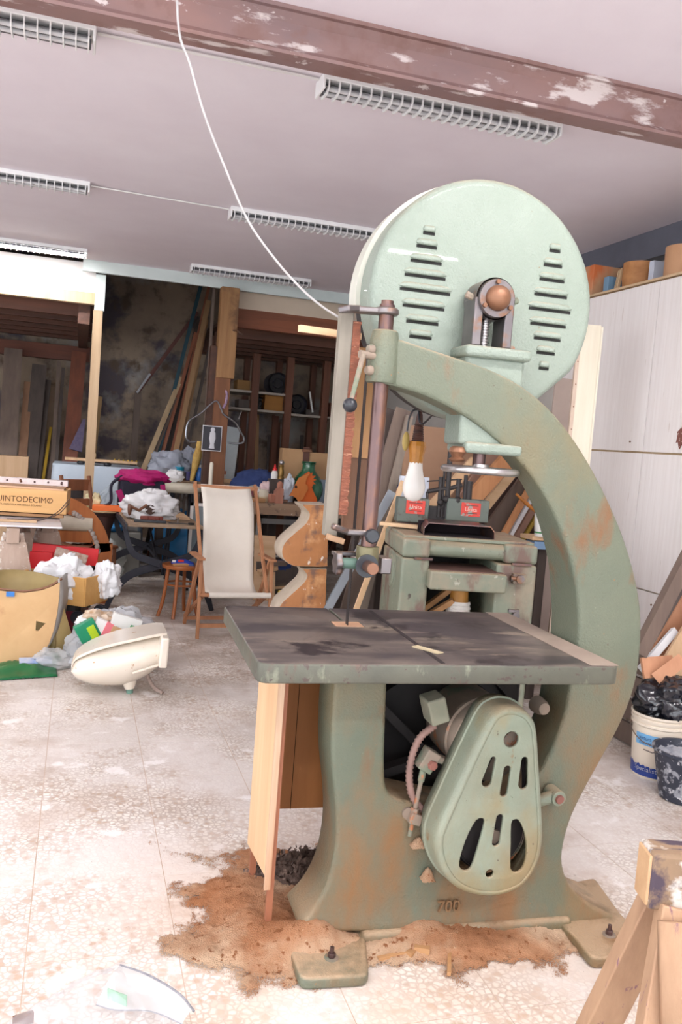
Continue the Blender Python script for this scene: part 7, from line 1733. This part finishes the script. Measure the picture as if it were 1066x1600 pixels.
MB().box((-.17, -.05, .07), (.16, .04, .16)).build('lid', RED, rbx_, bevel=.003)
MB().box((.04, -.045, .11), (.24, .01, .11), (0, .25, 0)).build('picture', mat('floral_print', (214, 200, 186), (170, 120, 100), scale=30, rough=.5), rbx_)
MB().sphere((.02, -.052, .10), .04, (1.4, .2, .6)).build('red_motif', RED, rbx_)
tag(MB().box((rq.x-.02, 6.82, (dz0+.15)/2), (.42, .12, dz0+.148)).build('red_carton', mat('dark_red_carton', (110, 20, 40), rough=.6), bevel=.004), 'dark red carton standing under the flat red gift box', 'box')
# ================================================================== BROKEN FIBREGLASS TUB
TUB = mat('fibreglass', (214, 176, 128), (196, 154, 106), scale=3, rough=.6, layers=(((170, 122, 80), 2.2, .6, .12, (1, 1, 1)),)); TUBI = mat('grey_edge', (176, 172, 168), rough=.6)
tb0 = FL(45, 1034); YB = 5.95
tub = thing('broken_tub', 'broken tan fibreglass shell with a triangular hole standing at the left edge', 'shell', (P(40, 1034, Y=YB).x, YB, 0))
tx0 = tub.location.x
fr_ = [(-20, 918), (12, 922), (40, 924), (66, 920), (82, 914), (94, 908), (93, 930), (90, 955), (85, 980), (77, 1003), (66, 1020), (50, 1031), (30, 1034), (0, 1033), (-20, 1030)]
q = [P(x, y, Y=YB) for x, y in fr_]
hole_ = [P(x, y, Y=YB) for x, y in ((57, 967), (72, 971), (60, 983), (56, 982))]
def bulge(v): return Vector((v.x, -.06*math.cos(v.x*2.0)+v.z, max(v.y, .004)))
me_ = plate([[(p.x-tx0, p.z) for p in q], [(p.x-tx0, p.z) for p in hole_]], .012, 0, bulge)
finish('shell_front', me_, TUB, tub, angle=60)
edge = spline([P(x, y, Y=YB-.0)-Vector((tx0, YB, 0)) for x, y in ((97, 904), (99, 930), (95, 960), (88, 990), (77, 1012), (60, 1028), (40, 1034))], 5)
m_ = MB(); m_.grid(lambda s, t: edge[int(round(s*(len(edge)-1)))]+Vector((-.02+.05*t, -.03+.30*t, (0 if s < .6 else 0))), len(edge)-1, 3); m_.build('side_wall', TUBI, tub, solid=.012)
rimp = spline([P(x, y, Y=YB)-Vector((tx0, YB+.02, 0)) for x, y in ((-20, 916), (12, 921), (40, 923), (66, 919), (82, 913), (97, 903))], 5)
MB().tube(rimp, .009, n=8).build('rim', BRONZE, tub)
m_ = MB(); m_.grid(lambda s, t: Vector((-.42+.60*s, .02+.30*math.sin(PI*s*.95+.08)*(.6+.4*t), .05+.52*t)), 16, 6); m_.build('back_shell', mat('olive_inside', (160, 140, 92), (140, 120, 78), scale=3, rough=.6), tub, solid=.01)
MB().box((-.11, -.075, P(20, 925, Y=YB).z-.0), (.05, .02, .03)).build('blue_clip', mat('blue_clip', (50, 120, 196), rough=.4), tub)
# translucent sheet leaning at its right
ts = [P(100, 940, Y=6.05), P(90, 1028, Y=6.0), P(112, 1015, Y=6.0), P(102, 930, Y=6.05)]
tag(MB().add([P(97, 940, Y=6.10), P(70, 1030, Y=5.98), P(118, 1012, Y=6.06)], [(0, 1, 2)]).build('tan_sheet', mat('tan_film_sheet', (200, 176, 120), (186, 160, 104), scale=4, rough=.4), solid=.006), 'triangular tan sheet leaning between the broken tub and the drawer stand', 'sheet')
crumpled_bag('clear_film', 'crumpled clear film on the floor right of the broken tub', (P(88, 1026, Y=5.82).x, 5.82, 0), .10, (1.2, .7, .7), mat('clear_film_b', (214, 214, 214), rough=.2, alpha=.45), 51.0, cat='plastic')
# green bag on the floor
GR = mat('green_bag', (26, 116, 70), (18, 98, 56), scale=4, rough=.35)
gq = FL(10, 1052)
gb_ = thing('green_bag', 'flat green plastic bag lying on the floor before the broken tub', 'bag', (gq.x, gq.y, 0))
c00, c10, c11, c01 = FL(-20, 1066), FL(90, 1058), FL(84, 1036), FL(-20, 1036)
def gsh(s, t):
    p = c00.lerp(c10, s).lerp(c01.lerp(c11, s), t)-gq; p.z = .006+.05*math.sin(PI*min(max(s*.9+.05, 0), 1))*math.sin(PI*t)*(.7+.8*noise.noise(Vector((s*5, t*4, 1))))+.012*abs(noise.noise(Vector((s*11, t*8, 4)))); return p
MB().grid(gsh, 30, 14).build('bag', GR, gb_, solid=.004, angle=30)
lb0 = FL(55, 1044)-gq
MB().box(lb0+Vector((0, 0, .05)), (.2, .08, .01), (.2, 0, .1)).build('blue_label', mat('blue_white_label', (120, 160, 226), (220, 226, 236), scale=9, rough=.4), gb_)
MB().tube([FL(84, 1040)-gq+Vector((0, 0, .02)), FL(92, 1042)-gq+Vector((0, 0, .05)), FL(82, 1034)-gq+Vector((0, 0, .07))], .014, n=8).build('handle', GR, gb_)
# ================================================================== WASH BASIN LYING ON THE FLOOR
CER = mat('cream_ceramic', (236, 226, 212), (228, 216, 200), scale=3, rough=.22, coat=.4, layers=(((190, 150, 110), 16, .70, .03, (1, 1, 1)),))
YS = 5.33
bs = thing('wash_basin', 'cream ceramic wash basin lying tipped on its side on the floor', 'basin', (P(190, 1060, Y=YS).x, YS, 0))
bx_ = bs.location.x
def bp(x, y): p = P(x, y, Y=YS); return (p.x-bx_, p.z)
# silhouette: top rim line and lower belly
top = spline([Vector((*bp(x, y), 0)) for x, y in ((111, 1042), (118, 1027), (131, 1017), (152, 1007), (180, 998), (210, 991), (240, 985), (257, 984))], 5)
bot = spline([Vector((*bp(x, y), 0)) for x, y in ((111, 1042), (116, 1052), (126, 1058), (145, 1064), (168, 1066), (195, 1064), (225, 1052), (257, 1028))], 5)
N_ = len(top); rings = []
for i in range(N_):
    a, b = top[i], bot[min(i, len(bot)-1)]; t = i/(N_-1)
    dep = .30*math.sin(PI*min(1, .12+t*.55))+.02
    ring = []
    for j in range(20):
        an = 2*PI*j/20; cz = .5-.5*math.cos(an); sy = math.sin(an)
        # flat front side (basin rim faces up-left), belly bulges to the camera
        p = a.lerp(b, cz); ring.append(Vector((p.x, -.05+sy*dep*.55*(1-.2*cz), p.y)))
    rings.append(ring)
MB().loft(rings).build('bowl', CER, bs, angle=40)
# rim ledge along the top with deck at the right end
MB().loft([[Vector((p.x, y, p.y+dz)) for (y, dz) in ((-.20*math.sin(PI*min(1, .1+.55*i/(N_-1))), .004), (-.20*math.sin(PI*min(1, .1+.55*i/(N_-1))), .022), (.12*math.sin(PI*min(1, .1+.55*i/(N_-1))), .022), (.12*math.sin(PI*min(1, .1+.55*i/(N_-1))), .004))] for i, p in enumerate(top)]).build('rim', CER, bs, bevel=.004)
d0, d1 = bp(257, 984), bp(258, 1024)
MB().box((d0[0]-.02, -.05, (d0[1]+d1[1])/2), (.05, .44, abs(d0[1]-d1[1])+.02), (0, .04, 0)).build('deck', CER, bs, bevel=.012, seg=3)
r0_, r1_ = bp(203, 1036), bp(256, 1020)
MB().bar((r0_[0], -.23, r0_[1]), (r1_[0], -.22, r1_[1]), .02, .012, side=(0, 1, 0)).build('back_ledge', CER, bs, bevel=.003)
n0, n1 = bp(200, 1052), bp(205, 1074)
MB().cyl((n0[0], -.08, n0[1]+.02), (n0[0]+.01, -.08, max(n1[1], .03)), .06, .03, n=20).build('outlet_neck', CER, bs)
MB().cyl((n0[0]+.008, -.08, .045), (n0[0]+.012, -.08, .001), .022, .02, n=16).build('drain', mat('verdigris', (120, 160, 144), (90, 120, 108), scale=20, rough=.6), bs)
hs = [P(x, y, Y=YS-.1)-Vector((bx_, YS, 0)) for x, y in ((231, 1034), (230, 1050), (234, 1064), (243, 1076))]+[FL(254, 1086)-Vector((bx_, YS, 0))]
hs[-1].z = .012; hs[-2].z = max(hs[-2].z, .012)
MB().tube(spline(hs, 6), .012, n=8).build('hose', mat('braided_hose', (168, 150, 140), (140, 120, 112), scale=80, rough=.5, metal=.3), bs)
# ================================================================== RUBBISH BAG BEHIND THE BASIN
YR = 5.78
rbq = P(180, 985, Y=YR)
rub = thing('rubbish_bag', 'open clear rubbish bag stuffed with packaging behind the wash basin', 'rubbish bag', (P(180, 1000, Y=YR).x, YR, 0))
rbx0 = rub.location.x
blob((.0, .02, .18), .25, (1.15, .7, .85), .3, 2.2, 61, 44, 30, zmin=.003).build('bag', mat('clear_rubbish_film', (206, 208, 212), rough=.2, alpha=.5), rub, angle=28)
def junk(x, y, w, h, d_, mm, rot, nm, dy=-.14): p = P(x, y, Y=YR+dy); MB().box((p.x-rbx0, dy, p.z), (w, d_, h), rot).build(nm, mm, rub, bevel=.003, smooth=False)
junk(136, 985, .13, .12, .05, mat('green_pack', (40, 150, 110), (30, 130, 94), scale=4, rough=.35), (0, -.5, .2), 'green_packet'); junk(146, 990, .05, .12, .052, mat('lime_strip', (176, 206, 40), rough=.4), (0, -.5, .2), 'lime_stripe', -.143)
junk(162, 980, .13, .09, .05, M_WHITE, (0, .4, 0), 'white_carton', -.12); junk(168, 983, .05, .092, .052, mat('pink_stripe', (224, 120, 130), rough=.4), (0, .4, 0), 'pink_stripe', -.124)
junk(196, 975, .19, .11, .06, mat('white_packet', (232, 232, 228), rough=.4), (0, .3, .1), 'white_packet', -.10); junk(204, 984, .03, .07, .062, mat('pack_green', (60, 150, 90), rough=.4), (0, .3, .1), 'green_stripe', -.105)
junk(182, 988, .08, .07, .05, CARD, (0, .4, 0), 'card_piece', -.13); junk(190, 994, .11, .05, .05, mat('dark_green_pack', (40, 120, 90), rough=.4), (0, -.1, 0), 'green_card', -.15)
p = P(152, 968, Y=YR-.05)
blob((p.x-rbx0, -.05, p.z), .075, (1.5, .7, .7), .5, 2.5, 63, 24, 16).build('brown_paper', mat('brown_patterned', (170, 130, 86), (220, 206, 190), scale=26, rough=.6), rub)
blob((P(132, 972, Y=YR-.06).x-rbx0, -.06, P(132, 972, Y=YR-.06).z), .05, (1, .6, .8), .5, 2.5, 64, 20, 14).build('white_tissue', FILM3, rub)
